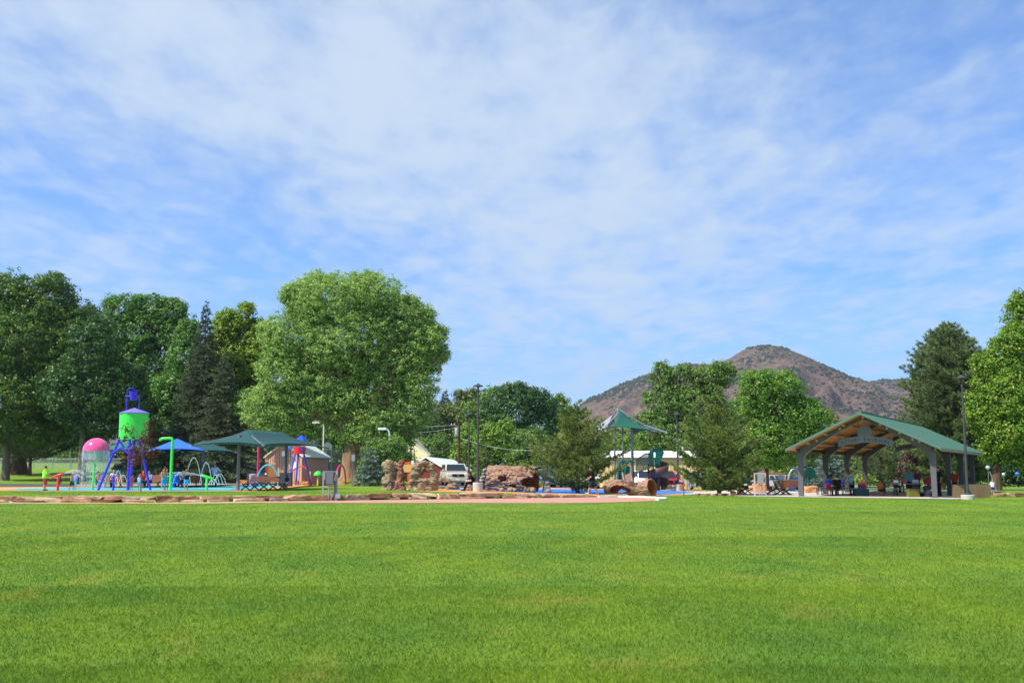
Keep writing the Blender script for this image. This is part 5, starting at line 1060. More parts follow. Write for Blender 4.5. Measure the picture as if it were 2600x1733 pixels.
# theta 0 = up; +pi/2 = away or toward depending on direction; log runs left -> right, b = t x up = toward camera
D = 69.5; b = G(1300, D); W_ = lambda px: (px - 1300) * D / F
log('log_tunnel', 'big upright-sided hollow log tunnel with a round peephole and a knot on top', b + Vector((0, 0, 0)), [(W_(1241), .25, .66), (W_(1280), .1, .65), (W_(1320), -.1, .63), (W_(1360), -.35, .60)], [(0, 1.0), (.5, .98), (1, .96)],
    [(.36, 1.40, .10, .24), (.58, 2.05, .09, .28), (.93, 1.62, .19, .42), (.5, 3.14, 1, .80)], knots=((.68, .55, .22, .14), (.83, .1, .25, .06)), ridge=.11, seed=3)
D = 66.5; b = G(1600, D); W_ = lambda px: (px - 1600) * D / F
log('log_tunnel', 'fallen hollow log tunnel arching over the blue surface with a round open end', b, [(W_(1538), .2, .12), (W_(1556), .15, .42), (W_(1585), .0, .50), (W_(1622), .0, .36), (W_(1652), -.6, .48)], [(0, .16), (.18, .46), (.42, .46), (.66, .40), (.86, .50), (1, .56)],
    [(.38, 1.95, .17, .72), (.28, 2.0, .15, .55), (.50, 2.2, .12, .6), (.47, -2.4, .12, .5)], ridge=.05, thick=.07, seed=8)
m = MB(); q = lambda px, py: P(px, py, 66.5) - b; m.tube([q(1552, 1226), q(1540, 1231), q(1528, 1237)], [.14, .09, .02], 8); m.tube([q(1545, 1229), q(1536, 1240), q(1529, 1239)], [.08, .05, .02], 7); o = m.build('broken_branch', M_LOG); o.location = b; tag(o, 'broken root end sticking out left of the fallen log', 'log')
# stage stair-like steps beside
def leaf_sprayer():
    b = G(1736, 67.5); r = thing('leaf_sculpture', 'small rust coloured leaf sculpture on a thin bent stem', 'play sculpture', b); q = lambda px, py: P(px, py, 67.5) - b
    MB().tube([(0, 0, 0), q(1737, 1242), q(1733, 1236)], .03, 6).build('stem', K['dkgrey'], r); m = MB(); m.extrude([((Xat(1727, 67.5) - b.x), q(0, 1233).z), ((Xat(1737, 67.5) - b.x), q(0, 1227.5).z), ((Xat(1740, 67.5) - b.x), q(0, 1226.5).z), ((Xat(1738, 67.5) - b.x), q(0, 1234.5).z), ((Xat(1732, 67.5) - b.x), q(0, 1238).z)], -.03, .03); m.build('leaf', M_LOG2, r)
leaf_sprayer()
Xr = None

# ------------------------------------------------------------------ play structure with slides and peaked canopy
def play():
    D = 84; b = G(1605, D); q = lambda px, py, dy=0: Vector(((px - 1605) / F * (D + dy) + (b.x / D) * dy, dy, Zat(py, D + dy) - b.z))
    X = lambda px: (px - 1605) * D / F
    r = thing('play_structure', 'playground tower with dark green slides, railings and a spiral slide', 'play structure', b); zd = Zat(1200, D) - b.z; z2 = Zat(1184, D) - b.z
    for px, dy in ((1564, .6), (1580, -.8), (1602, -.9), (1611, .9)):
        MB().lathe([(.075, 0), (.075, Zat(1086, D) - b.z)], (X(px), dy, 0), 10).build('post', K['grey'], r)
    MB().box((X(1588), 0, zd), (X(1611) - X(1564), 1.9, .08)).build('platform', K['dkgrey'], r); 
    st = MB()
    for k in range(6): t = (k + .5) / 6; st.box((X(1612) + (X(1650) - X(1612)) * t, .1, zd + (z2 - zd) * t - .05), ((X(1650) - X(1612)) / 6 * 1.1, 1.3, .06))
    st.build('ramp_steps', K['dkgrey'], r)
    rb = MB(); rb.tube([(X(1612), -.95, zd), (X(1650), -.95, z2)], .05, 6); rb.tube([(X(1612), -.95, zd + 1.0), (X(1636), -.95, z2 + 1.0), (X(1650), -.95, z2 + 1.02)], .04, 6)
    for k in range(14):
        t = (k + .5) / 14; x = X(1612) + (X(1650) - X(1612)) * t; rb.tube([(x, -.95, zd + (z2 - zd) * t), (x, -.95, min(z2 + 1.0, zd + 1.0 + (z2 - zd) * t * 1.55))], .034, 5)
    rb.build('railing', pm('green_rail', '#143c34', .5), r)
    ar = MB()
    for px in (1572, 1591): ar.tube([(X(px) + .22 * math.cos(a), -.85, zd + .9 + .3 * math.sin(a)) for a in np.linspace(0, math.pi, 9)], .018, 5)
    for k in range(7): ar.tube([(X(1566) + k * .17, .9, zd), (X(1566) + k * .17, .9, zd + .95)], .014, 5)
    ar.tube([(X(1564), .9, zd + .95), (X(1611), .9, zd + .95)], .02, 5); ar.build('railing', K['dkgrey'], r)
    # green entry hood of the double slide
    h = MB(); zt = Zat(1169, D) - b.z
    for s in (0, 1):
        x0, x1 = (X(1567), X(1580)) if s == 0 else (X(1584), X(1600)); pts = [(x0, -1.0, zd - .75 + .2 * s), (x0 + .04, -1.0, zd + .2), (x0 + .14, -1.0, zt - .18), (x0 + .32, -1.0, zt - .02), (x1 + .1, -1.0, zt - .03), (x1 + .2, -1.0, zt - .2)]; h.tube(pts, .10, 8)
    h.box((X(1572), -.95, zd - .2), (.45, .1, 1.5)); h.box((X(1590), -.95, zd + .15), (.5, .1, .75)); h.build('slide_hood', K['plgreen'], r)
    sl = MB()
    for x0, x1, w in ((X(1578), X(1583), .1), (X(1598), X(1604), .08)):
        sl.tube([(x0, -1.0, zd + .0), (x0 + .04, -1.6, zd - .55), (x0 + .1, -2.4, zd - 1.25)], .085, 8)
    sl.add([(X(1579), -1, zd - .05), (X(1598), -1, zd - .05), (X(1600), -1.7, zd - .7), (X(1581), -1.7, zd - .7), (X(1602), -2.4, zd - 1.35), (X(1583), -2.4, zd - 1.35), (X(1579), -1, zd - .1), (X(1598), -1, zd - .1), (X(1600), -1.7, zd - .76), (X(1581), -1.7, zd - .76), (X(1602), -2.4, zd - 1.4), (X(1583), -2.4, zd - 1.4)], [(0, 1, 2, 3), (3, 2, 4, 5), (9, 8, 7, 6), (11, 10, 8, 9), (5, 4, 10, 11), (0, 3, 9, 6), (3, 5, 11, 9), (1, 7, 8, 2), (2, 8, 10, 4)]); sl.build('slide_chute', pm('tan_plastic', '#8a6a5c', .5), r)
    # tall green hood over the spiral slide
    zh = Zat(1137, D) - b.z; pts = []; 
    prof = [(X(1649), z2 + .05), (X(1649), z2 + 1.05), (X(1652), zh - .22), (X(1659), zh - .03), (X(1668), zh), (X(1678), zh - .1), (X(1684), zh - .3), (X(1680), zh - .62), (X(1674), zh - .95), (X(1672), z2 - .05)]
    inn = [(X(1655), z2 + .12), (X(1668), z2 + .12)]
    hd = MB(); n = len(prof); k = 5; vs = []
    for j in range(k + 1):
        y = -.6 + 1.2 * j / k; f = 1 - .10 * (2 * j / k - 1) ** 2
        for (x, z) in prof: vs.append((x, y, z2 + (z - z2) * f if z > z2 else z))
    hd.add(vs, [(j * n + i, j * n + i + 1, (j + 1) * n + i + 1, (j + 1) * n + i) for j in range(k) for i in range(n - 1)])
    # side panels with two slots
    for y in (-.6,):
        hd.extrude([(X(1662.5), z2), (X(1673), z2), (X(1674.5), zh - .95), (X(1681), zh - .6), (X(1684), zh - .3), (X(1678), zh - .12), (X(1668), zh - .03), (X(1662.5), zh - .05)], y - .03, y + .03); hd.extrude([(X(1649), z2), (X(1657.5), z2), (X(1657.5), zh - .08), (X(1652.5), zh - .24), (X(1649), z2 + 1.05)], y - .03, y + .03)
        xs0, xs1 = X(1649.5), X(1672); zz = [z2 + .02, z2 + .16, z2 + .48, z2 + .60, z2 + .95, z2 + 1.15]
        hd.box(((xs0 + X(1658)) / 2, y, (z2 + zh) / 2 - .1), (X(1658) - xs0, .05, zh - z2 - .25)); hd.box(((X(1663) + xs1) / 2, y, (z2 + zh) / 2 - .12), (xs1 - X(1663), .05, zh - z2 - .3))
        for z in (z2 + .07, z2 + .62, z2 + 1.25): hd.box(((X(1658) + X(1663)) / 2, y, z), (X(1663) - X(1658) + .02, .052, .14 if z < z2 + 1.2 else .3))
    o = hd.build('spiral_hood', K['plgreen'], r); s = o.modifiers.new('s', 'SOLIDIFY'); s.thickness = .05; evaluated(o)
    # spiral chute
    cxx, vs, n = X(1671), [], 44; sec = [(-.34, .34), (-.32, .08), (-.18, -.04), (0, -.08), (.2, -.04), (.34, .14), (.40, .62)]
    for i in range(n + 1):
        t = i / n; a = .55 * math.pi - t * 2.5 * math.pi; z = z2 - .05 - t * (z2 - .3); R0 = .46; 
        for (w, hgt) in sec: vs.append((cxx + (R0 + w) * math.cos(a), (R0 + w) * math.sin(a), z + hgt))
    k = len(sec); ch = MB().add(vs, [(i * k + j, i * k + j + 1, (i + 1) * k + j + 1, (i + 1) * k + j) for i in range(n) for j in range(k - 1)]); o = ch.build('spiral_chute', K['brown'], r); s = o.modifiers.new('s', 'SOLIDIFY'); s.thickness = .05; evaluated(o)
    MB().lathe([(.14, 0), (.14, z2 + .1)], (cxx, 0, 0), 14).build('spiral_column', K['brown'], r)
    MB().tube([(X(1660), .3, 0), (X(1660), .3, z2)], .06, 8).build('post', K['dkgrey'], r); MB().tube([(X(1648), .3, 0), (X(1648), .3, z2 + .2)], .06, 8).build('post', K['dkgrey'], r)
    # peaked canopy
    c = thing('peaked_canopy', 'peaked dark green and grey fabric canopy over the play tower with white steel arms', 'shade canopy', b)
    def sail(name, A, B, C_, m, dip=.25, n=12):
        A, B, C_ = Vector(A), Vector(B), Vector(C_); vs, fs, idx = [], [], {}
        for i in range(n + 1):
            for j in range(n + 1 - i):
                u, v = i / n, j / n; w = 1 - u - v; p = A * w + B * u + C_ * v; p -= (p - (A + B + C_) / 3) * 0 ; e = min(1, 4 * (u * v + v * w + w * u) * .75)
                cen = (A + B + C_) / 3
                for (s, t_) in ((u, v), (v, w), (w, u)): p += (cen - p) * (.16 * 4 * s * t_ * (1 - 3 * min(u, v, w)))
                p.z -= dip * e * 3 * (w) * (1 - w); idx[i, j] = len(vs); vs.append(p)
        for i in range(n):
            for j in range(n - i):
                fs.append((idx[i, j], idx[i + 1, j], idx[i, j + 1]))
                if j < n - i - 1: fs.append((idx[i + 1, j], idx[i + 1, j + 1], idx[i, j + 1]))
        o = MB().add(vs, fs).build(name, m, c); s = o.modifiers.new('s', 'SOLIDIFY'); s.thickness = .02; evaluated(o)
    pk = q(1572, 1038, 0); R1 = q(1655, 1092, -1.2); L1 = q(1550, 1083, -1.6); Bk = q(1612, 1101, 2.0); Rt = q(1692, 1098, .3)
    sail('fabric', pk, L1, R1, K['fabgr']); sail('fabric', pk + Vector((.03, .15, .03)), q(1660, 1082, 1.0), Rt, K['fabgr'], .1); sail('fabric', pk + Vector((0, .1, 0)), R1 + Vector((0, .1, 0)), Bk, K['fabgr'])
    pg = q(1560, 1050, .5); sail('fabric', pg, q(1500, 1091, -.5), q(1541, 1094, -1.3), K['fabg'], .1); sail('fabric', pg + Vector((0, .1, 0)), q(1578, 1097, 1.2), q(1502, 1092, 1.4), pm('beige_fabric', '#8a8478', .8), .1)
    fm = MB(); fm.tube([pk + Vector((0, 0, .06)), q(1571, 1050), q(1540, 1082, -.9)], .045, 7); fm.tube([pk, q(1640, 1080, -.2), Rt], .05, 7); fm.tube([q(1602, 1070, 0), q(1664, 1094, 0), q(1672, 1088, .4)], .04, 7); fm.tube([q(1630, 1076, .3), q(1694, 1096, .3), q(1694, 1100, .2)], .045, 7); fm.tube([q(1602, 1104), q(1588, 1090)], .04, 6)
    fm.tube([pk, q(1565, 1041)], .03, 6); fm.build('steel_arm', K['galv'], c)
play()

# ------------------------------------------------------------------ buildings
def yellow_building():
    D = 116; b = Vector((Xat(1655, D), D, gz(20, D))); r = thing('metal_building', 'long pale yellow metal building with a white roof edge and small windows', 'building', b); q = lambda px, py: P(px, py, D) - b
    x0, x1, zt, ze = Xat(1530, D) - b.x, Xat(1790, D) - b.x, q(0, 1160).z, q(0, 1150).z; m = MB(); m.box(((x0 + x1) / 2, 5, zt / 2), (x1 - x0, 10, zt)); x = x0 + .2
    while x < x1: m.box((x, -.02, zt / 2), (.06, .04, zt)); x += .42
    m.build('wall', pm('yellow_siding', '#ecd08c', .6), r, smooth=False)
    m = MB(); m.add([(x0 - .2, -.3, zt), (x1 + .2, -.3, zt), (x1 + .2, 5, ze + .35), (x0 - .2, 5, ze + .35), (x0 - .2, 10.3, zt), (x1 + .2, 10.3, zt), (x0 - .2, -.3, zt - .05), (x1 + .2, -.3, zt - .05), (x0 - .2, 10.3, zt - .05), (x1 + .2, 10.3, zt - .05)], [(0, 1, 2, 3), (3, 2, 5, 4), (6, 7, 1, 0), (4, 5, 9, 8), (0, 3, 4, 8, 6), (1, 7, 9, 5, 2), (6, 8, 9, 7)]); m.build('roof', K['white'], r, smooth=False)
    for px0, px1 in ((1703, 1712), (1713, 1722), (1738, 1747), (1754, 1763)):
        f = MB().box((((px0 + px1) / 2 - CX) * D / F - b.x, -.045, (q(0, 1203).z + q(0, 1213).z) / 2), ((px1 - px0) * D / F, .05, 10 * D / F)).build('window', K['dkgrey'], r); MB().box((((px0 + px1) / 2 - CX) * D / F - b.x, -.075, (q(0, 1203).z + q(0, 1213).z) / 2), ((px1 - px0 - 2) * D / F, .02, 8 * D / F)).build('pane', K['glass'], f)
    for px in (1731, 1743): MB().lathe([(.09, ze), (.09, ze + .75)], ((px - CX) * D / F - b.x, 3, 0), 8).build('vent_pipe', K['galv'], r)
yellow_building()
def solid(name, vs, fs, m, parent=None): return MB().add(vs, fs).build(name, m, parent, world=parent is not None, smooth=False)
def shed():
    D = 93; c = P(767, 1157, D); b = Vector((c.x, c.y, gz(c.x, c.y))); r = thing('utility_shed', 'pinkish tan metal shed with a pale gable roof behind the red bucket tower', 'shed', b); z0 = b.z - .2; ze = c.z; 
    A = P(677, 1157, D + 4.5); Bc = P(833, 1159.5, D + 6); A.z = Bc.z = ze; C2 = A + (Bc - c); ap = (A + c) / 2; ap.z = ze + 1.15; ap2 = ap + (Bc - c)
    lo = lambda p: Vector((p.x, p.y, z0)); m = MB(); m.add([lo(A), lo(c), lo(Bc), lo(C2), A, c, Bc, C2, ap, ap2], [(0, 1, 5, 8, 4), (1, 2, 6, 5), (2, 3, 7, 9, 6), (3, 0, 4, 7)]); m.build('wall', pm('tan_siding', '#b58c7a', .6), r, world=True, smooth=False)
    rb = MB()
    for k in range(1, 16):
        t = k / 16; p = A.lerp(c, t); h = ze + 1.15 * (1 - abs(2 * t - 1)); rb.box((p.x, p.y - .02, (z0 + h) / 2 - .03), (.035, .05, h - z0 - .1), math.atan2(c.y - A.y, c.x - A.x))
    rb.build('siding_rib', pm('tan_siding_rib', '#a07866', .6), r, world=True, smooth=False)
    up = Vector((0, 0, .08)); e1 = (c - ap).normalized() * .35; e2 = (A - ap).normalized() * .35; f = (c - Bc).normalized() * .3
    solid('roof', [ap + f + up, c + e1 + f + up, Bc + e1 - f + up, ap2 - f + up, A + e2 + f + up, C2 + e2 - f + up, ap + f, c + e1 + f, Bc + e1 - f, ap2 - f, A + e2 + f, C2 + e2 - f], [(0, 1, 2, 3), (0, 3, 5, 4), (1, 0, 6, 7), (0, 4, 10, 6), (2, 1, 7, 8), (3, 2, 8, 9), (5, 3, 9, 11), (4, 5, 11, 10), (6, 9, 8, 7), (6, 10, 11, 9)], K['palegreen'], r)
    d = (c - A).normalized(); n = Vector((d.y, -d.x, 0)); 
    for px, py, w, h, nm, mm in ((722, 1151, .5, .45, 'vent', K['white']), (751, 1181, .5, .55, 'notice_board', K['white'])):
        t = (px - 677) / 90; p = A.lerp(c, t) + n * .05; p.z = Zat(py, p.y); MB().box(p, (w, .05, h), math.atan2(d.y, d.x)).build(nm, mm, r, world=True)
shed()
def park_sign(): 
    b = G(689, 86); r = thing('wooden_sign', 'brown wooden notice board on two posts left of the tan shed', 'sign', b); z = Zat(1172, 86) - b.z
    for x in (-.38, .38): MB().box((x, 0, z / 2), (.12, .12, z)).build('post', K['wood'], r)
    MB().box((0, -.02, z - .75), (.64, .06, 1.1)).build('panel', pm('orange_board', '#b06a34', .7), r)
park_sign()
def barn():
    A = P(1082, 1161.5, 110); B = P(1152, 1168.5, 141); E1 = P(1133, 1192.5, 106); E2 = P(1200, 1195, 137); Lf = A + (A - E1); Lf.z = E1.z; L2 = B + (B - E2); L2.z = E2.z; gnd = -.3; b = Vector((A.x, A.y, gnd)); r = thing('barn', 'low barn with a bright white metal roof and dark red gable wall', 'barn', b)
    lo = lambda p: Vector((p.x, p.y, gnd)); i = lambda p, q, k=.06: p.lerp(q, k)
    a, e1, l1 = A.copy(), i(E1, A, .05), i(Lf, A, .05); o = MB().add([lo(l1), lo(e1), e1, A - Vector((0, 0, .1)), l1, lo(E2), i(E2, B, .05), B - Vector((0, 0, .1)), lo(L2), i(L2, B, .05)], [(0, 1, 2, 3, 4), (1, 5, 6, 2), (5, 8, 9, 7, 6), (8, 0, 4, 9)]); o.build('wall', pm('barn_red', '#7a241c', .7, var=.15), r, world=True, smooth=False)
    up = Vector((0, 0, .12)); f = (A - B).normalized() * .5; solid('roof', [A + f + up, E1 + f + up, E2 + up, B + up, Lf + f + up, L2 + up, A + f, E1 + f, E2, B, Lf + f, L2], [(0, 1, 2, 3), (0, 3, 5, 4), (1, 0, 6, 7), (0, 4, 10, 6), (2, 1, 7, 8), (3, 2, 8, 9), (5, 3, 9, 11), (4, 5, 11, 10), (6, 9, 8, 7), (6, 10, 11, 9)], pm('white_metal_roof', '#f0f0ee', .35), r)
barn()
def cottage():
    D = 138; A = P(1036, 1112, D); A2 = P(1062, 1117, D + 9); E = P(1088, 1157, D - 2); E2 = P(1095, 1157, D + 8); L = P(1010, 1157, D + 2); b = Vector((A.x, A.y, 0)); r = thing('cottage', 'cottage with a steep cream roof half hidden behind the leafy shrub', 'house', b); L2 = L + (E2 - E)
    E0 = P(1030, 1157, D); lo = lambda p: Vector((p.x, p.y, -.2)); i = lambda p, q: p.lerp(q, .06)
    MB().add([lo(i(L, A)), lo(i(E, A)), i(E, A), A - Vector((0, 0, .15)), i(L, A), lo(E2), i(E2, A2), A2 - Vector((0, 0, .15)), lo(L2), i(L2, A2)], [(0, 1, 2, 3, 4), (1, 5, 6, 2), (5, 8, 9, 7, 6), (8, 0, 4, 9)]).build('wall', pm('cottage_wall', '#cfc4a0', .7), r, world=True, smooth=False)
    up = Vector((0, 0, .15)); solid('roof', [A + up, E + up, E2 + up, A2 + up, L + up, L2 + up, A, E, E2, A2, L, L2], [(0, 1, 2, 3), (0, 3, 5, 4), (1, 0, 6, 7), (0, 4, 10, 6), (2, 1, 7, 8), (3, 2, 8, 9), (5, 3, 9, 11), (4, 5, 11, 10), (6, 9, 8, 7), (6, 10, 11, 9)], pm('cream_roof', '#cdc2a0', .6), r)
    p = A.lerp(E, .3); p.z -= .9; w = MB().box((p.x - .5, p.y - .25, p.z), (.5, .1, 1.0)).build('window', K['white'], r, world=True); MB().box((p.x - .5, p.y - .31, p.z), (.36, .04, .82)).build('pane', K['glass'], w)
    bpy.data.objects[w.name].children
cottage()
for (nm, lab, x0, x1, D, y1, mt) in (('concrete_wall', 'pale concrete retaining wall behind the splash pad trees', 590, 700, 124, 1174, M_CONC), ('concrete_wall', 'grey concrete wall below the basketball court fence', 822, 1010, 118, 1173, pm('shade_tinted_concrete', '#8e867c', .9)), ('brick_wall', 'low orange brick wall beyond the parked vehicles left of the pavilion', 1880, 1992, 162, 1201, pm('orange_brick', '#c08458', .9, var=.25, scale=6))):  # court wall uses a darker concrete copy, its shade put into the colour
    a = Xat(x0, D); c = Xat(x1, D); z = Zat(y1, D); o = MB().box(((a + c) / 2, D, (z - 1.2) / 2), (c - a, .35, z + 1.2)); o.box(((a + c) / 2, D, z + .03), (c - a + .1, .45, .08)); o = o.build(nm, mt, smooth=False); tag(o, lab, 'wall')
def fence(label, x0, x1, D, y0, y1, step=2.6, group='chain link fences', dz=None):
    a, c = Xat(x0, D), Xat(x1, D); z0 = Zat(y0, D) if dz is None else dz; z1 = Zat(y1, D); b = Vector((a, D, z0)); r = thing('chain_link_fence', label, 'fence', b, 0, group); H = z1 - z0; n = max(2, round((c - a) / step))
    for i in range(n + 1): MB().tube([((c - a) * i / n, 0, -.5), ((c - a) * i / n, 0, H)], .035, 6).build('fence_post', K['galv'], r)
    MB().tube([(0, 0, H), (c - a, 0, H)], .028, 6).build('top_rail', K['galv'], r); o = MB().add([(0, .03, 0), (c - a, .03, 0), (c - a, .03, H), (0, .03, H)], [(0, 1, 2, 3)]).build('wire_mesh', M_WIRE, r, smooth=False)
M_WIRE = bpy.data.materials.new('chain_link_wire'); M_WIRE.use_nodes = True
def _wire():
    nt = M_WIRE.node_tree; N = nt.nodes; L = nt.links; b = N['Principled BSDF']; b.inputs['Base Color'].default_value = lin('#b4b8ba'); b.inputs['Metallic'].default_value = .4; b.inputs['Roughness'].default_value = .4
    tc = N.new('ShaderNodeTexCoord'); al = None
    for ang in (.785, -.785):
        mp = N.new('ShaderNodeMapping'); mp.inputs['Rotation'].default_value = (0, ang, 0); L.new(tc.outputs['Object'], mp.inputs[0]); w = N.new('ShaderNodeTexWave'); w.bands_direction = 'X'; w.inputs['Scale'].default_value = 5; L.new(mp.outputs[0], w.inputs['Vector'])
        g = N.new('ShaderNodeMath'); g.operation = 'GREATER_THAN'; g.inputs[1].default_value = .93; L.new(w.outputs['Fac'], g.inputs[0]); 
        if al is None: al = g.outputs[0]
        else:
            m = N.new('ShaderNodeMath'); m.operation = 'MAXIMUM'; L.new(al, m.inputs[0]); L.new(g.outputs[0], m.inputs[1]); al = m.outputs[0]
    L.new(al, b.inputs['Alpha'])
_wire()
fence('long chain link fence behind the trunks at the far left', -60, 420, 150, 1191, 1164)
fence('tall chain link fence on the court wall left of the cottonwood trunk', 812, 868, 117.5, 1174, 1141); fence('chain link court fence right of the cottonwood trunk', 915, 1000, 117.5, 1174, 1143); fence('chain link fence above the pale concrete wall', 590, 700, 124, 1173, 1150)
fence('low chain link fence in front of the yellow building', 1690, 1800, 106, 1236, 1210)
def hoop(px, D, label, s=1):
    zc = Zat(1133, D); b = Vector((Xat(px + 8, D), D, 1.0)); r = thing('basketball_hoop', label, 'basketball hoop', b, 0, 'basketball hoops'); z = zc - 1.0
    MB().tube([(0, 0, -1), (0, 0, z - .5), (-.05, 0, z - .2), (-.3, 0, z)], .06, 8).build('pole', K['galv'], r); bd = [(-.42 + .48 * math.cos(a) , z - .15 + .62 * math.sin(a)) for a in np.linspace(0, math.pi, 15)] + [(-.9, z - .35), (.06, z - .35)]
    MB().extrude(bd, -.05, 0).build('backboard', K['white'], r); MB().tube([(-.55 + .23 * math.cos(a), -.3 + .23 * math.sin(a), z - .38) for a in np.linspace(0, 6.283, 17)], .015, 5).build('rim', K['orange'], r); MB().lathe([(.22, z - .4), (.14, z - .75)], (-.55, -.3, 0), 10, False, False).build('net', M_WIRE, r)
hoop(832, 116, 'basketball hoop left of the cottonwood trunk'); hoop(922, 116, 'basketball hoop right of the white pole')
def utility_pole():
    b = G(1165, 132); r = thing('utility_pole', 'brown utility pole with a pale transformer can', 'utility pole', b); z = Zat(1073, 132) - b.z
    MB().tube([(0, 0, 0), (0, 0, z)], [.17, .12], 8).build('pole', K['dwood'], r); MB().box((-.2, 0, z - .3), (1.6, .12, .12)).build('crossarm', K['dwood'], r); MB().lathe([(.22, z - 1.6), (.24, z - 1.5), (.24, z - .75), (.18, z - .65)], (-.3, -.1, 0), 12).build('transformer', K['galv'], r)
    for x in (-.95, -.6, .5): MB().lathe([(.05, z - .24), (.03, z - .05)], (x, 0, 0), 6).build('insulator', K['white'], r)
utility_pole()
pole('utility_pole', 'slim brown pole rising behind the cream roofed cottage', 'utility pole', 1043, 130, 1200, 1103, .12, K['dwood']); pole('utility_pole', 'pole behind the large dark canopy ridge', 'utility pole', 764, 134, 1190, 1072, .10, K['dwood'])
def wire(label, pts, D, D2=None, sag=3):
    D2 = D2 or D; a, c = P(*pts[0], D), P(*pts[1], D2); m = MB(); m.tube([a.lerp(c, t) - a - Vector((0, 0, sag * .05 * 4 * t * (1 - t))) for t in np.linspace(0, 1, 14)], .022, 4); o = m.build('power_line', pm('wire', '#9a9c9c', .5)); o.location = a; tag(o, label, 'power line', 'overhead wires')
wire('thin wire running left from the transformer pole', ((900, 1081), (1162, 1078)), 130, 132, 4); wire('upper thin wire left of the transformer pole', ((980, 1100), (1163, 1084)), 128, 132, 5); wire('wire sagging from the transformer pole to the cottage', ((1070, 1130), (1163, 1115)), 130, 132, 22)
wire('long pale wire falling to the right behind the tallest lamp', ((1170, 1112), (1400, 1141)), 131, 122, 12); wire('faint wire just above the log tunnel', ((1240, 1181), (1420, 1182)), 118, 118, 2); wire('wire crossing the trees left of the cottonwood', ((560, 1110), (764, 1108)), 134, 134, 8)
def gas_meter(): pass
def cabinet(label, px0, px1, D, y0, y1, boxx, mm, post, extra=False, group='grey utility cabinets on posts'):
    c = G((px0 + px1) / 2, D); X = lambda px: (px - (px0 + px1) / 2) * D / F; Z = lambda py: Zat(py, D) - c.z; r = thing('utility_cabinet', label, 'electrical cabinet', c, 0, group)
    for px in (px0 + 1, px1 - 1): MB().box((X(px), 0, Z(y0) / 2), (.07, .07, Z(y0))).build('post', post, r)
    m = MB(); m.box((0, 0, Z(y0) - .03), (X(px1) - X(px0), .06, .05)); m.box((0, 0, Z(y0 + (y1 - y0) * .52)), (X(px1) - X(px0), .05, .05)); m.box((0, 0, Z(y0 + (y1 - y0) * .74)), (X(px1) - X(px0), .05, .04)); m.build('crossbar', post, r)
    a, d = boxx; yb = y0 + (y1 - y0) * .46; bx = MB().box(((X(a) + X(d)) / 2, -.14, (Z(y0 + 1.5) + Z(yb)) / 2), (X(d) - X(a), .22, Z(y0 + 1.5) - Z(yb))).build('cabinet_box', mm, r, bevel=.01); MB().box(((X(a) + X(d)) / 2, -.262, (Z(y0 + 1.5) + Z(yb)) / 2), (X(d) - X(a) - .06, .02, Z(y0 + 1.5) - Z(yb) - .06)).build('door', mm, bx)
    for k in (-.07, .07): MB().tube([((X(a) + X(d)) / 2 + k, -.1, 0), ((X(a) + X(d)) / 2 + k, -.1, Z(yb))], .03, 6).build('conduit', K['galv'], r)
    if extra:
        MB().box((X(px1 - 4), -.1, Z(1211)), (.08, .1, .38)).build('switch_box', K['galv'], r); MB().box((X(px1 + 3), -.12, Z(1258)), (.24, .2, .24)).build('outlet_box', K['galv'], r); MB().box((X(px1 - 12), -.1, Z(1215)), (.10, .12, .5)).build('meter_box', K['galv'], r); MB().box((X(px0 + 4), .05, Z(1207)), (.05, .1, .42)).build('breaker_box', K['white'], r); MB().box((X(px1 - 5), 0, Z(1245)), (.14, .1, 1.1)).build('post', K['grey'], r)
cabinet('grey electrical cabinet rack standing in front of the stone wall', 819, 856, 56.8, 1195, 1270, (829, 848), K['grey'], K['galv'], True)
cabinet('pale electrical cabinet rack between the tall pine and the maple trunk', 1916, 1945, 66, 1200, 1260, (1924, 1938), K['galv'], pm('pale_post', '#c4b8b0', .6))
for px, w in ((2435, 26), (2468, 26), (2497, 30)):
    D = 61.3 + (px - 2435) * .03; b = G(px, D); s = w * D / F; r = thing('bin_housing', {2435: 'brown square bin housing at the right front post of the pavilion', 2468: 'brown bin housing behind the lamp post', 2497: 'rightmost brown bin housing'}[px], 'bin', b, -.25, 'brown bin housings'); MB().box((0, .2, .39), (s, s, .78)).build('panel_box', K['binbrown'], r, bevel=.01); MB().box((0, .2, .795), (s * .8, s * .8, .03)).build('lid', K['black'], r)
for i, (px, py, D, w, h, lab) in enumerate([(1928, 1243, 76, 17, 17, 'orange boulder left of the maple trunk'), (1912, 1240, 78, 10, 12, 'orange boulder behind the pale cabinet post'), (1880, 1248, 72, 8, 10, 'orange boulder under the tall pine'), (2058, 1241, 76, 17, 13, 'pale orange boulder behind the first pavilion post'), (1862, 1252, 70, 7, 7, 'small orange rock at the foot of the tall pine'), (618, 1226, 98, 14, 7, 'flat tan boulder beyond the turquoise pad'),
                                  (745, 1221, 91, 14, 8, 'tan boulders by the tan shed corner'), (775, 1224, 90, 12, 7, 'pinkish boulder right of the blue tower legs'), (1330, 1230, 78, 9, 6, 'small grey rock seen through the log tunnel gap'), (1387, 1238, 74, 10, 9, 'dark grey boulder behind the leaning stake')]):
    s = D / F; b = P(px, py, D); b.z = gz(b.x, b.y); o = rock_mesh('boulder', (0, 0, h * s * .45), (w * s * 2, w * s * 1.6, h * s * 1.9), pm('orange_rock', '#c98e5c', .9, var=.25, scale=2, bump=.5, bscale=8) if i not in (8, 9) else M_STONE[3], None, 70 + i, 0, .14, 3); o.location = b; tag(o, lab, 'boulder', 'landscape boulders')
r = thing('stone_edging', 'row of small tan edging stones at the foot of the tall pine', 'edging', G(1817, 67.8))
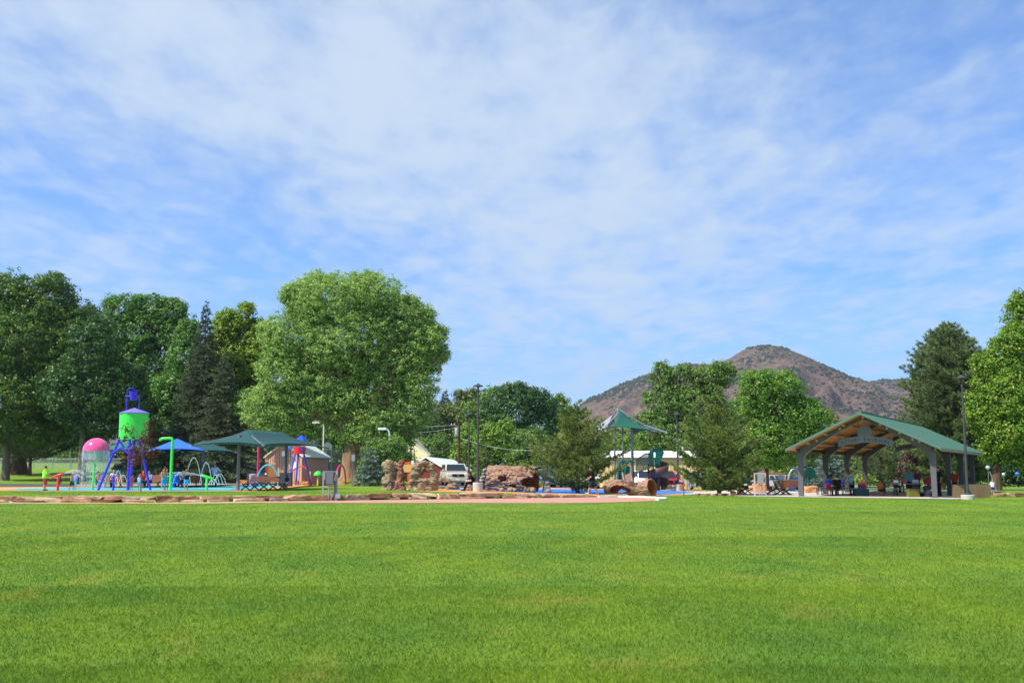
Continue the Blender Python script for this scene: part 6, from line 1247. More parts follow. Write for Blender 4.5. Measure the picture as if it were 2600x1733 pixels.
for i in range(14):
    b = G(1768 + i * 7.5, 67.8) - r.location; rock_mesh('stone', b + Vector((0, 0, .06)), (.28, .2, .18), M_STONE[(i * 7) % 3], r, 90 + i, 0, .12, 2)
x = Xat(2522, 64)
r = thing('rock_edging', 'low pinkish stone wall at the right edge of the lawn', 'wall', (x, 64, 0)); k = 0
while x < Xat(2640, 64): rock_mesh('stone', (x - r.location.x + .3, 0, .14), (.66, .4, .24), M_STONE[(k * 5) % 3], r, 120 + k, 0, .1, 2); x += .62; k += 1
def wooden_frame():
    b = G(1040, 84); X = lambda px: (px - 1040) * 84 / F; Z = lambda py: Zat(py, 84) - b.z; r = thing('orange_sign_frame', 'orange framed notice sign between the two climbing rocks', 'sign', b); MB().box((X(1037), 0, Z(1171) / 2), (.16, .16, Z(1171))).build('post', K['orange'], r); MB().box((X(1036), 0, Z(1174)), (.75, .12, .12)).build('crossbar', K['orange'], r)
    MB().box((X(1036), -.1, Z(1188)), (.95, .03, .62)).build('panel', pm('peach_panel', '#e8a868', .6), r); MB().box((X(1047), -.05, Z(1173)), (.22, .04, .28)).build('small_plate', K['white'], r)
wooden_frame()
def round_sign():
    b = G(2059, 84); Z = lambda py: Zat(py, 84) - b.z; r = thing('green_sign', 'green arched information sign on two posts behind the first pavilion bay', 'sign', b); R_ = .40; pts = [(-R_, Z(1212))] + [(-R_ * math.cos(a), Z(1200) + R_ * math.sin(a)) for a in np.linspace(0, math.pi, 15)] + [(R_, Z(1212))]
    MB().extrude(pts, -.03, .03).build('panel', K['leafgreen'], r); 
    for s in (-1, 1): MB().box((s * .34, .04, Z(1206) / 2), (.06, .06, Z(1206))).build('post', K['leafgreen'], r)
round_sign()
def fish_hoops():
    o = arch('silver curved pipe beside the first pavilion post', K['galv'], 2002, 2030, 86, 1192, tube=.12, cat='play sculpture'); o['group'] = 'big curved pipes beside the pavilion'
    o = arch('fat sky blue curved pipe left of the first pavilion post', pm('sky_blue_paint', '#3c8ee0', .4), 2012, 2040, 82, 1217, tube=.20, cat='play sculpture'); o['group'] = 'big curved pipes beside the pavilion'
fish_hoops()

# ------------------------------------------------------------------ vehicles
def vehicle(name, label, cat, px, D, heading, kind, paint, base=None, group='parked vehicles'):
    b = G(px, D) if base is None else Vector(base); r = thing(name, label, cat, b + Vector((0, 0, .015)), heading, group)
    L, W, H, hood, wr = dict(suv=(4.8, 1.92, 1.78, 1.08, .37), pickup=(5.5, 1.95, 1.85, 1.12, .40), sedan=(4.6, 1.80, 1.45, .92, .32), van=(4.9, 1.95, 1.75, .98, .33))[kind]; h = W / 2; f0, r0 = L / 2, -L / 2; ax = (f0 - .9, r0 + 1.0); gc = .28
    bed = kind == 'pickup'; deck = hood + (.08 if kind in ('suv', 'van') else .0)
    def arc(x): return [(x + (wr + .06) * math.cos(a), wr + (wr + .06) * math.sin(a)) for a in np.linspace(math.pi, 0, 9)]
    low = [(r0, gc + .15)] + [(x, z) for x, z in arc(ax[1]) if z > gc] + [(x, z) for x, z in arc(ax[0]) if z > gc] + [(f0 - .05, gc), (f0, gc + .3), (f0 - .02, hood - .22), (f0 - .12, hood - .06), (f0 - .5, hood - .01), (f0 - (.95 if kind == 'van' else 1.25), hood + .03), (r0 + .1, deck), (r0 + .01, deck - .25)]
    o = MB().extrude(low, -h, h).build('body', paint, r, bevel=.035)
    xb = {'suv': (f0 - 1.2, f0 - 1.95, r0 + .30, r0 + .05), 'pickup': (f0 - 1.35, f0 - 2.0, r0 + 1.95, r0 + 1.75), 'sedan': (f0 - 1.25, f0 - 2.0, r0 + 1.35, r0 + .6), 'van': (f0 - .85, f0 - 1.9, r0 + .25, r0 + .05)}[kind]; t = .16
    zb, zt = deck - .02, H; q = lambda x, y, z: (x, y, z)
    cab = MB().add([(xb[3], -h + .03, zb), (xb[0], -h + .03, zb), (xb[0], h - .03, zb), (xb[3], h - .03, zb), (xb[2], -h + t, zt), (xb[1], -h + t, zt), (xb[1], h - t, zt), (xb[2], h - t, zt)], [(3, 2, 1, 0), (4, 5, 6, 7), (0, 1, 5, 4), (1, 2, 6, 5), (2, 3, 7, 6), (3, 0, 4, 7)]).build('cabin', paint, r, bevel=.05)
    def pane(nm, P4, ins, off):
        P4 = [Vector(p) for p in P4]; c = sum(P4, Vector()) / 4; n = (P4[1] - P4[0]).cross(P4[3] - P4[0]).normalized()
        if n.dot(c - Vector((0, 0, 1))) < 0: n = -n
        vs = []
        for p, (a, b_) in zip(P4, ((1, 1), (-1, 1), (-1, -1), (1, -1))): e1 = (P4[1] - P4[0]).normalized(); e2 = (P4[3] - P4[0]).normalized(); vs.append(p + e1 * a * ins[0] + e2 * b_ * ins[1] + n * off)
        MB().add(vs + [v - n * .02 for v in vs], [(0, 1, 2, 3), (7, 6, 5, 4), (0, 4, 5, 1), (1, 5, 6, 2), (2, 6, 7, 3), (3, 7, 4, 0)]).build(nm, K['glass'], r, smooth=False)
    pane('windscreen', [(xb[0], -h + .03, zb), (xb[0], h - .03, zb), (xb[1], h - t, zt), (xb[1], -h + t, zt)], (.10, .09), .012)
    pane('rear_window', [(xb[3], -h + .03, zb), (xb[3], h - .03, zb), (xb[2], h - t, zt), (xb[2], -h + t, zt)], (.14, .10), .012)
    n = 2 if kind in ('sedan', 'pickup') else 3
    for s in (-1, 1):
        lo0, lo1, hi0, hi1 = xb[3], xb[0], xb[2], xb[1]
        for k in range(n):
            a, c = k / n, (k + 1) / n; L0, L1 = lo0 + (lo1 - lo0) * a, lo0 + (lo1 - lo0) * c; H0, H1 = hi0 + (hi1 - hi0) * a, hi0 + (hi1 - hi0) * c; pane('side_window', [(L0, s * (h - .03), zb), (L1, s * (h - .03), zb), (H1, s * (h - t), zt), (H0, s * (h - t), zt)], (.05, .08), .010)
        MB().box((xb[0] - .05, s * (h + .09), zb + .12), (.12, .2, .15)).build('mirror', paint, r, bevel=.02)
        MB().box((f0 - .06, s * (h - .25), hood - .2), (.12, .36, .18)).build('headlight', K['lamp'], r, bevel=.02); MB().box((r0 + .02, s * (h - .12), deck - .25), (.08, .16, .3)).build('tail_light', K['red'], r)
        for x in ax:
            w = thing('wheel', None, None, (x, s * (h - .12), wr)); w.parent = r; w.rotation_euler = (math.pi / 2, 0, 0); MB().lathe([(wr * .6, -.11), (wr * .97, -.11), (wr, -.07), (wr, .07), (wr * .97, .11), (wr * .6, .11)], n=20).build('tyre', K['rubber'], w); MB().lathe([(wr * .58, -.115), (wr * .62, -.118), (wr * .62, .118), (wr * .2, .125)], n=16).build('rim', K['galv'], w)
    MB().box((f0 + .0, 0, hood - .24), (.05, W * .5, .22)).build('grille', K['black'], r, bevel=.01); MB().box((f0 + .01, 0, gc + .22), (.12, W * .94, .22)).build('bumper', K['chrome'] if kind == 'pickup' else paint, r, bevel=.03); MB().box((f0 + .08, 0, gc + .24), (.02, .32, .15)).build('number_plate', K['white'], r); MB().box((f0 + .035, 0, hood - .24), (.02, .14, .10)).build('badge', K['chrome'], r)
    if bed: MB().box((r0 + .95, 0, deck - .005), (1.6, W - .3, .05)).build('bed_liner', K['black'], r)
    return r
def paint(n, c): return pm('car_paint_' + n, c, .3, coat=.15)
hd = lambda deg: math.radians(deg)
vehicle('suv', 'pale champagne suv parked facing the park behind the low tan rock bridge', 'car', 1154, 88.5, hd(-80), 'suv', paint('champagne', '#d0c6b4'))
vehicle('pickup_truck', 'white pickup truck facing the park behind the play tower slides', 'truck', 1636, 101, hd(-84), 'pickup', paint('white', '#e8e8e8'))
vehicle('pickup_truck', 'red pickup truck beside the white one, right of the spiral slide', 'truck', 1681, 97, hd(-76), 'pickup', paint('red', '#c01828'))
vehicle('car', 'silver blue car seen right of the log tunnel mouth', 'car', 1366, 108, hd(-70), 'suv', paint('blue_grey', '#7c8cb0')); vehicle('car', 'teal windowed pale car between the leaning stake and the bushy pine', 'car', 1398, 112, hd(-78), 'sedan', paint('pale', '#b8c4cc'))
vehicle('pickup_truck', 'white truck glimpsed through the bushy pine behind the walking man', 'truck', 1492, 108, hd(-88), 'pickup', paint('white', '#e8e8e8'))
vehicle('car', 'silver suv half hidden behind the tall pine, nearest the yellow building', 'car', 1790, 108, hd(-75), 'suv', paint('silver', '#a4aab0')); vehicle('car', 'magenta red car behind the tall pine', 'car', 1836, 106, hd(-100), 'sedan', paint('berry', '#9c2448')); vehicle('car', 'dark green suv at the right edge of the tall pine', 'car', 1880, 112, hd(-90), 'suv', paint('dkgreen', '#2c4a3c'))
vehicle('car', 'small red car behind the pale electrical cabinet', 'car', 1918, 118, hd(-95), 'sedan', paint('red', '#c01828'), base=(Xat(1918, 122), 122, gz(Xat(1918, 122), 122)))
vehicle('pickup_truck', 'silver pickup truck in front of the orange brick wall', 'truck', 1966, 140, hd(-60), 'pickup', paint('silver', '#a4aab0')); vehicle('suv', 'tan suv seen from behind, left of the first pavilion post', 'car', 1997, 132, hd(92), 'suv', paint('tan', '#a08c74'))
vehicle('minivan', 'pale blue minivan parked side-on behind the tank tower', 'car', 352, 106, hd(-4), 'van', paint('pale_blue', '#a8b4c8'))

# ------------------------------------------------------------------ people
STAND = dict(pel=(0, 0, .95), ch=(0, 0, 1.30), nk=(0, 0, 1.47), hd=(.02, 0, 1.635), sh=(0, .185, 1.42), el=(-.03, .245, 1.15), wr=(.05, .25, .91), hip=(0, .095, .92), kn=(.02, .105, .50), an=(-.02, .105, .075))
SIT = dict(pel=(0, 0, .50), ch=(.05, 0, .86), nk=(.07, 0, 1.03), hd=(.11, 0, 1.19), sh=(.06, .18, .98), el=(.12, .24, .72), wr=(.36, .14, .60), hip=(.02, .095, .50), kn=(.44, .13, .50), an=(.44, .13, .075))
def person(label, px, D, h, rz, base_pose=STAND, pose=None, skin=None, top=None, sleeve=.9, bottom=None, leg=.9, hair='#33201a', hat=None, shoes='#2c2c30', fat=1.0, vox=.02, z=None, onepiece=None, long_hair=False, brim=False, group=None, cat='person', base=None, midriff=0):
    k = h / 1.76; hs = 1 + max(0, 1.76 - h) * .42; J = {}
    for n, v in base_pose.items():
        if n in ('pel', 'ch', 'nk', 'hd'): J[n] = Vector(v)
        else: J[n + 'L'] = Vector(v); J[n + 'R'] = Vector((v[0], -v[1], v[2]))
    for n, v in (pose or {}).items(): J[n] = Vector(v)
    b = G(px, D) if base is None else Vector(base)
    if z is not None: b.z = z
    elif base is None and px < 800: b.z += .022
    r = thing('person', label, cat, b, rz, group); S = lambda v: Vector(v) * k; skin = skin or K['skin']
    m = MB(); f = fat
    def limb_(a, ra, c, rc, n=10): m.caps(S(J[a]), ra * k, S(J[c]), rc * k, n)
    for y in (-.055, .055): m.caps(S(J['pel'] + Vector((0, y, 0))), .115 * k * f, S(J['ch'] + Vector((0, y * 1.2, 0))), .115 * k * (f * .9 + .1))
    m.caps(S(J['ch']), .11 * k, S(J['nk']), .06 * k); m.caps(S(J['nk'] - Vector((0, 0, .03))), .052 * k, S(J['hd'] - Vector((.01, 0, .06))), .055 * k)
    for s in 'LR':
        m.caps(S(J['nk'] - Vector((0, 0, .06))), .06 * k, S(J['sh' + s]), .062 * k); limb_('sh' + s, .056 * (f * .5 + .5), 'el' + s, .042 * (f * .5 + .5)); limb_('el' + s, .042 * (f * .5 + .5), 'wr' + s, .027)
        limb_('hip' + s, .086 * (f * .6 + .4), 'kn' + s, .058 * (f * .4 + .6)); kn, an = J['kn' + s], J['an' + s]; mid = kn.lerp(an, .3); back = Vector((-.02, 0, 0)); m.caps(S(kn), .055 * k, S(mid + back), .058 * k * (f * .3 + .7)); m.caps(S(mid + back), .058 * k * (f * .3 + .7), S(an), .036 * k)
        toe = an + Vector((.155, 0, -.035)) if not (pose and 'toe' + s in pose) else J['toe' + s]; m.caps(S(an + Vector((-.03, 0, -.03))), .042 * k, S(toe), .030 * k, 8)
        wr = J['wr' + s]; d = (wr - J['el' + s]).normalized(); sd = d.cross(Vector((0, 0, 1))); sd = sd.normalized() if sd.length > .1 else Vector((0, 1, 0)); fw = sd.cross(d).normalized(); fwd = Vector((1, 0, 0)); fwd = (fwd - d * fwd.dot(d)); fwd = fwd.normalized() if fwd.length > .2 else fw
        palm = wr + d * .045; m.caps(S(wr), .027 * k, S(palm), .034 * k, 8)
        curl = d.cross(fwd) * (1 if s == 'L' else -1)
        for i, (o, ln) in enumerate(((-.030, .060), (-.010, .072), (.010, .068), (.028, .055))):
            p0 = palm + d * .03 - fwd * o; p1 = p0 + d * ln * .55 + curl * .008; p2 = p1 + d * ln * .35 + curl * .028; m.caps(S(p0), .0105 * k, S(p1), .0100 * k, 6); m.caps(S(p1), .0100 * k, S(p2), .0085 * k, 6)
        t0 = palm + fwd * .025; t1 = t0 + fwd * .026 + d * .022; t2 = t1 + d * .03 + curl * .015; m.caps(S(t0), .013 * k, S(t1), .012 * k, 6); m.caps(S(t1), .012 * k, S(t2), .010 * k, 6)
    hc = S(J['hd']); R_ = .098 * k * hs; m.ball(hc, (R_ * .98, R_ * .80, R_ * 1.22), 14, 12); m.ball(hc + Vector((R_ * .35, 0, -R_ * .72)), (R_ * .52, R_ * .5, R_ * .45), 10, 8); m.caps(hc + Vector((R_ * .93, 0, -R_ * .02)), R_ * .10, hc + Vector((R_ * 1.10, 0, -R_ * .28)), R_ * .15, 6)
    for s in (-1, 1): m.ball(hc + Vector((-.02 * k, s * R_ * .82, -R_ * .1)), (R_ * .20, R_ * .12, R_ * .27), 8, 6)
    o = m.build('body', skin, r); remesh(o, vox * min(1, .55 + .45 * k) * .85)
    e = MB()
    for s in (-1, 1): e.ball(hc + Vector((R_ * .86, s * R_ * .34, R_ * .12)), R_ * .12, 6, 5)
    e.build('eyes', K['eye'], r); MB().ball(hc + Vector((R_ * .93, 0, -R_ * .58)), (R_ * .1, R_ * .26, R_ * .07), 8, 5).build('mouth', pm('lips', '#8c4a40', .5), r)
    g = .016
    if top or onepiece:
        t = MB(); lo = J['pel'] + Vector((0, 0, -.02 if onepiece else .0))
        for y in (-.055, .055): t.caps(S(lo + Vector((0, y, 0))), (.115 * f + g + .008) * k, S(J['ch'] + Vector((0, y * 1.2, 0))), (.115 * (f * .9 + .1) + g) * k)
        t.caps(S(J['ch']), (.12 + g) * k, S(J['nk'] - Vector((0, 0, .05))), (.055 + g) * k)
        for s in 'LR':
            if not onepiece: 
                t.caps(S(J['nk'] - Vector((0, 0, .07))), (.06 + g) * k, S(J['sh' + s]), (.062 + g) * k); a, c = J['sh' + s], J['el' + s]; t.caps(S(a), (.056 * (f * .5 + .5) + g) * k, S(a.lerp(c, min(1, sleeve))), (.048 * (f * .5 + .5) + g + .006) * k)
                if sleeve > 1: t.caps(S(c), (.045 + g) * k, S(c.lerp(J['wr' + s], sleeve - 1)), (.032 + g) * k)
            else: t.caps(S(J['hip' + s]), (.086 + g * .7) * k, S(J['hip' + s].lerp(J['kn' + s], .12)), (.084 + g * .7) * k)
        o = t.build('swimsuit' if onepiece else 'shirt', cloth(onepiece or top), r); remesh(o, vox * .9 * min(1, .5 + .5 * k))
    if bottom:
        t = MB()
        for y in (-.05, .05): t.caps(S(J['pel'] + Vector((0, y, -.03))), (.115 * f + g) * k, S(J['pel'] + Vector((0, y, .05))), (.112 * f + g) * k)
        for s in 'LR':
            a, c, d_ = J['hip' + s], J['kn' + s], J['an' + s]; t.caps(S(a), (.09 * (f * .6 + .4) + g) * k, S(a.lerp(c, min(1, leg))), (.068 * (f * .4 + .6) + g + .012) * k)
            if leg > 1: t.caps(S(c), (.062 * (f * .4 + .6) + g) * k, S(c.lerp(d_, leg - 1)), (.045 + g + .006) * k)
        o = t.build('trousers' if leg > 1.3 else 'shorts', cloth(bottom), r); remesh(o, vox * .9 * min(1, .5 + .5 * k))
    if hat:
        t = MB(); t.ball(hc + Vector((-R_ * .05, 0, R_ * .55)), (R_ * 1.12, R_ * .98, R_ * .85), 14, 8)
        if brim: t.lathe([(R_ * .8, 0), (R_ * 1.6, -R_ * .15), (R_ * 1.6, -R_ * .08), (R_ * .8, R_ * .1)], hc + Vector((0, 0, R_ * .35)), 18)
        else: t.box(hc + Vector((R_ * 1.25, 0, R_ * .42)), (R_ * .9, R_ * 1.1, R_ * .1))
        t.build('hat', cloth(hat), r)
    t = MB(); t.ball(hc + Vector((-R_ * .18, 0, R_ * .34)), (R_ * 1.02, R_ * .90, R_ * 1.02), 14, 10); 
    if long_hair: t.caps(hc + Vector((-R_ * .5, 0, R_ * .1)), R_ * .75, hc + Vector((-R_ * .75, 0, -R_ * 1.6)), R_ * .5, 10)
    if not (hat and not long_hair): t.build('hair', pm('hair_' + hair.strip('#'), hair, .8, var=.25, scale=30), r)
    if shoes:
        for s in 'LR':
            an = J['an' + s]; toe = an + Vector((.16, 0, -.035)) if not (pose and 'toe' + s in pose) else J['toe' + s]; MB().caps(S(an + Vector((-.035, 0, -.028))), .052 * k, S(toe), .040 * k, 10).build('shoe', cloth(shoes), r)
    return r
RT, LF, CAM, AW = 0.0, math.pi, -math.pi / 2, math.pi / 2
GP = 'people in the park'
person('boy in a lime green shirt and red plaid shorts working the red water cannon', 113, 66.3, 1.50, RT + .15, pose=dict(elL=(.22, .22, 1.14), wrL=(.46, .10, 1.02), elR=(.20, -.22, 1.12), wrR=(.44, -.08, 1.0), ch=(.0, 0, 1.28)), top='#9cf04c', sleeve=.75, bottom='#a8484c', leg=1.05, fat=1.6, vox=.013, shoes='#2c3c50', group=GP)
person('small shirtless child in dark green shorts stepping beside the cannon spray', 181, 66.6, 1.02, RT - .3, pose=dict(pel=(0, 0, .95), knL=(.16, .1, .52), anL=(.12, .1, .12), knR=(-.04, -.1, .5), anR=(-.22, -.1, .12), elR=(.1, -.24, 1.15), wrR=(.2, -.2, .95), hd=(.08, 0, 1.62)), skin=K['skin'], bottom='#12383a', leg=.85, hair='#8a5a34', shoes=None, vox=.016, group=GP)
person('child in a blue violet swim shirt just behind the shirtless child', 190, 68.2, 1.08, AW - .4, top='#7a86e0', sleeve=.9, bottom='#58b0c8', leg=.9, hair='#8a6238', shoes=None, group=GP)
person('person in a red cap and white top sitting by the far table', 186, 100, 1.7, RT - .4, SIT, z=None, top='#c8b8c8', bottom='#26242c', leg=1.9, hat='#e04828', group=GP)
person('child with wet skin standing behind the green pole of the pink dome', 246, 72, 1.15, CAM, bottom='#1c4a44', leg=.9, skin=K['skin2'], shoes=None, group=GP)
person('adult in a pale green and white shirt seated on the bench behind the spray post', 288, 76.6, 1.70, CAM + .2, SIT, top='#c8d8c0', bottom='#2c3840', leg=1.8, hair='#8a6238', group=GP)
person('little girl in a bright pink swimsuit between the tower legs', 334, 67.6, .98, RT - .6, pose=dict(elL=(.1, .2, 1.1), wrL=(.2, .1, 1.0), knR=(-.06, -.1, .5), anR=(-.2, -.1, .16), hd=(.04, 0, 1.6)), onepiece='#f04898', hair='#33201a', shoes=None, vox=.016, group=GP)
person('small child in blue beside the young red leafed maple trunk', 353, 66.8, .95, CAM, top='#8cb0e8', bottom='#4c90d8', leg=.8, shoes=None, hair='#8a6238', group=GP)
person('seated person in a red shirt on the bench behind the tank tower', 362, 76.4, 1.66, CAM + .5, SIT, top='#d83c28', bottom='#283038', leg=1.2, group=GP)
person('seated adult in grey with crossed arms next to the person in the red shirt', 380, 76.4, 1.60, CAM - .3, SIT, top='#7c8ca0', bottom='#202830', leg=1.9, group=GP)
person('shirtless boy in long blue swim shorts raising one arm over his head', 414, 66.4, 1.36, CAM + .9, pose=dict(elL=(-.02, .34, 1.66), wrL=(.02, .12, 1.80), elR=(.05, -.27, 1.16), wrR=(.14, -.20, .96), knL=(.08, .12, .5), anR=(-.08, -.1, .075)), bottom='#3c9ce8', leg=1.15, shoes=None, hair='#33201a', vox=.015, group=GP)
person('child in a teal rash shirt close behind the boy with the raised arm', 422, 68.2, 1.12, CAM + .4, top='#2cae98', sleeve=1.2, bottom='#2cae98', leg=.6, hair='#8a6238', shoes=None, group=GP)
person('boy in a black shirt and light blue shorts near the tall water arch', 472, 66.8, 1.28, RT + 2.2, pose=dict(elL=(.1, .28, 1.3), wrL=(.05, .2, 1.5), elR=(.12, -.26, 1.16), wrR=(.3, -.12, 1.1)), top='#1c2430', bottom='#58c4f0', leg=.95, shoes=None, hair='#8a6238', vox=.016, group=GP)
person('seated adult in a grey shirt on the bench behind the boy in light blue shorts', 464, 76.8, 1.72, CAM + .2, SIT, top='#8c8490', bottom='#24242c', leg=1.5, group=GP)
person('person in a red cap and dark clothes under the blue canopy', 449, 79.5, 1.80, CAM, STAND, top='#28303a', sleeve=1.6, bottom='#1c2028', leg=1.9, hat='#d83040', group=GP)
person('man in a white printed shirt and black trousers standing with hands on his hips', 544, 80.5, 1.74, CAM - .15, pose=dict(elL=(-.06, .42, 1.16), wrL=(.06, .20, 1.02), elR=(-.06, -.42, 1.16), wrR=(.06, -.20, 1.02)), top='#c4d0ec', bottom='#16161c', leg=1.9, hair='#8a4a28', fat=1.1, group=GP)
person('toddler in a white sun hat and navy swim shirt under the turquoise hoop', 674, 84, .98, AW + .2, top='#1c2c7c', bottom='#1c2c7c', leg=.4, hat='#f0f0ec', brim=True, shoes=None, group=GP)
person('toddler with dark hair in navy and purple by the right canopy post', 728, 71.5, .90, AW - .3, top='#26306c', bottom='#d8c8c8', leg=.5, skin=K['skin2'], shoes=None, vox=.018, group=GP)
s_b = P(1203, 1245, 65.3); person('man all in black sitting and looking down beside the concrete lamp base', 1204, 65.4, 1.76, LF + .12, dict(pel=(0, 0, .50), ch=(.16, 0, .82), nk=(.26, 0, .96), hd=(.36, 0, 1.10), sh=(.22, .18, .93), el=(.22, .22, .64), wr=(.46, .1, .58), hip=(.02, .095, .50), kn=(.42, .12, .52), an=(.62, .12, .075)), top='#15151b', sleeve=.6, bottom='#131318', leg=1.95, hair='#241c18', vox=.012, z=gz(Xat(1204, 65.4), 65.4) + .0, group=GP)
person('heavy set man in a black shirt and dark shorts walking left past the bushy pine', 1503, 66, 1.70, LF, pose=dict(pel=(0, 0, .95), ch=(.0, 0, 1.3), elL=(.03, .27, 1.14), wrL=(.26, .25, .97), elR=(.0, -.27, 1.13), wrR=(.04, -.27, .88), knL=(.14, .12, .52), anL=(.26, .11, .09), knR=(-.10, -.12, .50), anR=(-.38, -.11, .13), toeL=(.40, .11, .06), toeR=(-.25, -.11, .035), hd=(.06, 0, 1.63)), top='#15161e', sleeve=.85, bottom='#26344a', leg=1.05, hair='#2c1c16', shoes='#c8c8cc', fat=1.5, vox=.012, group=GP)
person('woman with brown hair behind the spiral slide', 1656, 92, 1.70, LF - .5, top='#c89c8c', bottom='#3c4450', leg=1.9, long_hair=True, group=GP)
GQ = 'people under the pavilion'
def wpp(x, y): v = wp(x, y); v.z = gz(v.x, v.y) + .03; return v
PZ = PRZ
for (lab, x, y, h, rz, bp, kw) in [
    ('child in blue and red leaning over the table at the left of the pavilion', -2.6, 2.9, 1.3, AW - .2, STAND, dict(top='#2c50d8', bottom='#b02848', pose=dict(ch=(.2, 0, 1.22), nk=(.32, 0, 1.34), hd=(.42, 0, 1.44), shL=(.25, .17, 1.3), shR=(.25, -.17, 1.3), elL=(.42, .2, 1.1), wrL=(.6, .15, 1.0), elR=(.42, -.2, 1.1), wrR=(.6, -.15, 1.0)), shoes='#8c4a30')),
    ('person in a black top sitting at the front picnic table', -2.0, 2.7, 1.7, AW + .3, SIT, dict(top='#141418', bottom='#2c2c34', leg=1.9)),
    ('woman with a pale top bending over the front picnic table', -1.6, 4.8, 1.68, AW + 2.2, STAND, dict(top='#a8b8b4', sleeve=.3, bottom='#2c2c34', leg=1.9, skin=K['skin2'], pose=dict(ch=(.16, 0, 1.24), nk=(.28, 0, 1.38), hd=(.38, 0, 1.5), shL=(.22, .17, 1.33), shR=(.22, -.17, 1.33), elL=(.4, .2, 1.1), wrL=(.55, .15, .95), elR=(.4, -.2, 1.1), wrR=(.55, -.15, .95)))),
    ('child in a magenta top sitting at the front table', -.9, 4.5, 1.25, CAM, SIT, dict(top='#d02c90', bottom='#3c3048', leg=1.2, hair='#241810')),
    ('child in orange beside the child in magenta', .1, 4.7, 1.25, CAM, SIT, dict(top='#d87c28', bottom='#30383c', leg=1.2)),
    ('man in a teal shirt standing behind the second picnic table', 1.7, 5.6, 1.74, CAM - .3, STAND, dict(top='#4c8c88', bottom='#24282c', leg=1.9, skin=K['skin2'], fat=1.2)),
    ('woman in a purple top standing near the rear table', 1.2, 12.2, 1.62, CAM, STAND, dict(top='#6c2c50', bottom='#7c2c3c', leg=1.9, long_hair=True)),
    ('person in a pinkish top standing inside the right front post', 3.1, 7.2, 1.68, LF, STAND, dict(top='#8c3c50', bottom='#a02c40', leg=1.5, skin=K['skin2'])),
    ('dark haired person in black right behind the front post', 3.5, 5.0, 1.80, LF + .3, STAND, dict(top='#1c1c22', bottom='#1c1c22', leg=1.9)),
    ('dark haired person in a rust coloured top between the right posts', 4.4, 5.2, 1.62, LF + .6, STAND, dict(top='#7c3420', bottom='#14141a', leg=1.9, hair='#14100e')),
    ('woman in red seated at the rear picnic table', -.6, 14.4, 1.6, CAM, SIT, dict(top='#a83434', bottom='#30343c', leg=1.9))]:
    person(lab, 0, 0, h, rz, bp, base=wpp(x, y), group=GQ, vox=.024, **kw)
person('small child in white and blue with a ball at the right edge of the pavilion', 2521, 70, 1.0, CAM, top='#e8e8f4', bottom='#2c38a8', leg=.6, hair='#6a4028', group=GP)

# ------------------------------------------------------------------ loose things at the party
def place(name, label, cat, m, b, mt, group=None):
    o = m.build(name, mt); o.location = b; return tag(o, label, cat, group)
def tp(x, y, z=.795): v = wpp(x, y); v.z += z; return v
place('cooler', 'teal drinks cooler on the ground under the front picnic table', 'cooler', MB().box((0, 0, .2), (.8, .45, .38)).box((0, 0, .41), (.84, .48, .05)), wpp(-.6, 2.6), cloth('#1c3c42'))
place('crate', 'yellow green box on the ground right of the second table', 'box', MB().box((0, 0, .22), (.62, .45, .42)).box((0, 0, .44), (.66, .49, .03)), wpp(2.35, 2.7), cloth('#6a6828'))
for i, (x, y, c, w, h, lab) in enumerate([(-1.4, 3.6, '#58b4c0', .2, .3, 'tall turquoise gift bag on the front table'), (-1.0, 3.5, '#e04c50', .14, .24, 'red cup stack on the front table'), (-.7, 3.7, '#e8a030', .22, .2, 'orange gift bag on the front table'), (1.2, 3.9, '#e8e8f0', .3, .18, 'white cake box on the second table'), (1.7, 4.0, '#d83c78', .2, .22, 'pink bag on the second table'), (2.3, 4.1, '#b8b8c8', .36, .2, 'grey tray on the second table'), (-1.9, 3.7, '#5c78d8', .24, .22, 'blue lunch bag at the left end of the front table')]):
    place('party_item', lab, 'party item', MB().box((0, 0, h / 2), (w, w * .6, h), taper=.85), tp(x, y), cloth(c), 'party things on the tables')
def stroller():
    b = wpp(3.05, 3.4); r = thing('stroller', 'black folded stroller with a red and white blanket beside the tables', 'stroller', b, PRZ)
    m = MB(); m.tube([(-.25, -.25, .12), (.2, -.25, .6), (.35, -.25, 1.05)], .02, 6); m.tube([(-.25, .25, .12), (.2, .25, .6), (.35, .25, 1.05)], .02, 6); m.tube([(.35, -.25, 1.05), (.35, .25, 1.05)], .025, 6); m.tube([(.3, -.25, .12), (-.1, -.25, .7)], .02, 6); m.tube([(.3, .25, .12), (-.1, .25, .7)], .02, 6); m.build('frame', K['dkgrey'], r)
    MB().box((.0, 0, .52), (.5, .46, .3), (0, -.4, 0), .8).build('seat', K['black'], r, bevel=.04); MB().ball((.08, 0, .92), (.3, .25, .22), 12, 8).build('hood', cloth('#7c1c30'), r)
    for x in (-.28, .32):
        for y in (-.26, .26): w = MB().lathe([(.10, -.02), (.12, 0), (.10, .02)], (0, 0, 0), 14).build('wheel', K['rubber'], r); w.location = (x, y, .12); w.rotation_euler = (math.pi / 2, 0, 0)
stroller()
place('drink_dispenser', 'bright green round post standing behind the right side tables', 'post', MB().lathe([(.14, 0), (.15, .08), (.15, .78), (.10, .9), (.10, 1.02)], n=18), wpp(4.15, 6.8), K['green'])
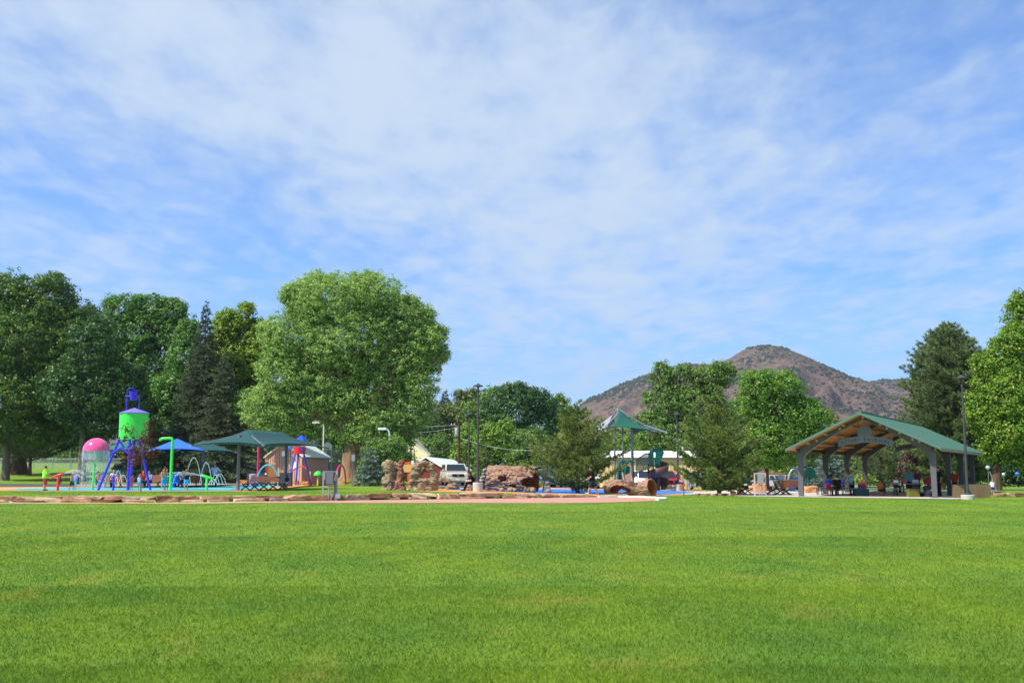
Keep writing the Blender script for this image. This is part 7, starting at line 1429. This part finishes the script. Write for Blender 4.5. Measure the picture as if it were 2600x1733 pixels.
def balloon(px, py, D, r_, c, lab, zb=None):
    p = P(px, py, D); t = thing('balloon', lab, 'balloon', p, 0, 'party balloons'); MB().lathe([(.01, -r_ * 1.15), (r_ * .45, -r_ * .85), (r_ * .85, -r_ * .35), (r_, .1 * r_), (r_ * .85, r_ * .6), (r_ * .45, r_ * .92), (.01, r_)], n=18).build('balloon_skin', pm('balloon_' + c.strip('#'), c, .25, coat=.5), t); MB().tube([(0, 0, -r_ * 1.15), (.02, 0, -r_ * 2.2), (0, 0, -max(.5, p.z - .9))], .006, 4).build('string', K['white'], t)
balloon(2583, 1203, 80, .17, '#2c6cd8', 'blue balloon at the far right'); balloon(2548, 1204, 82, .13, '#c8d0e0', 'small white balloon left of the blue one'); balloon(2354, 1216, 72, .12, '#e8ecf0', 'white balloon beside the right front pavilion post'); balloon(2508, 1187, 74, .15, '#b8c0d0', 'grey balloon tied near the leaning pole')
pole('leaning_pole', 'long thin pale pole leaning beside the bin housings', 'pole', 2531, 70, 1248, 1196, .03, K['galv'], -18)
m = MB(); m.box((0, 0, .42), (.6, .35, .25), taper=.8); m.box((-.15, 0, .75), (.45, .36, .5), (0, .2, 0)); m.tube([(.3, 0, .1), (-.3, 0, .7), (-.45, 0, 1.0)], .02, 6)
for x in (-.25, .3): m.lathe([(.1, -.2), (.12, -.18), (.12, .18), (.1, .2)], (x, 0, .12), 12)
place('pushchair', 'bright blue pushchair parked under the blue canopy', 'stroller', m, SP(449, 77.6), cloth('#1c68d8'))
place('wheeled_bin', 'pale grey bin behind the large canopy post', 'bin', MB().lathe([(.22, 0), (.28, .8), (.3, .82), (.3, .9), (.1, .95)], n=18), SP(641, 86), pm('pale_grey_plastic', '#a8a8b8', .5))
for px, D, lab in ((641, 96, 'dark bin behind the left canopy post'), (726, 84, 'dark box beside the right canopy post'), (672, 95, 'dark grey equipment box below the wooden sign')): place('equipment_box', lab, 'box', MB().box((0, 0, .5), (.9, .6, 1.0)).box((0, 0, 1.02), (.94, .64, .05)), SP(px, D), K['dkgrey'])
def far_table(px, D, lab): copy_tree(pt0, G(px, D), .3, lab)['group'] = 'tables on the far lawn'
far_table(172, 99, 'dark picnic table on the shaded lawn behind the cannon spray'); far_table(232, 104, 'second dark picnic table on the shaded lawn behind the waterfall')
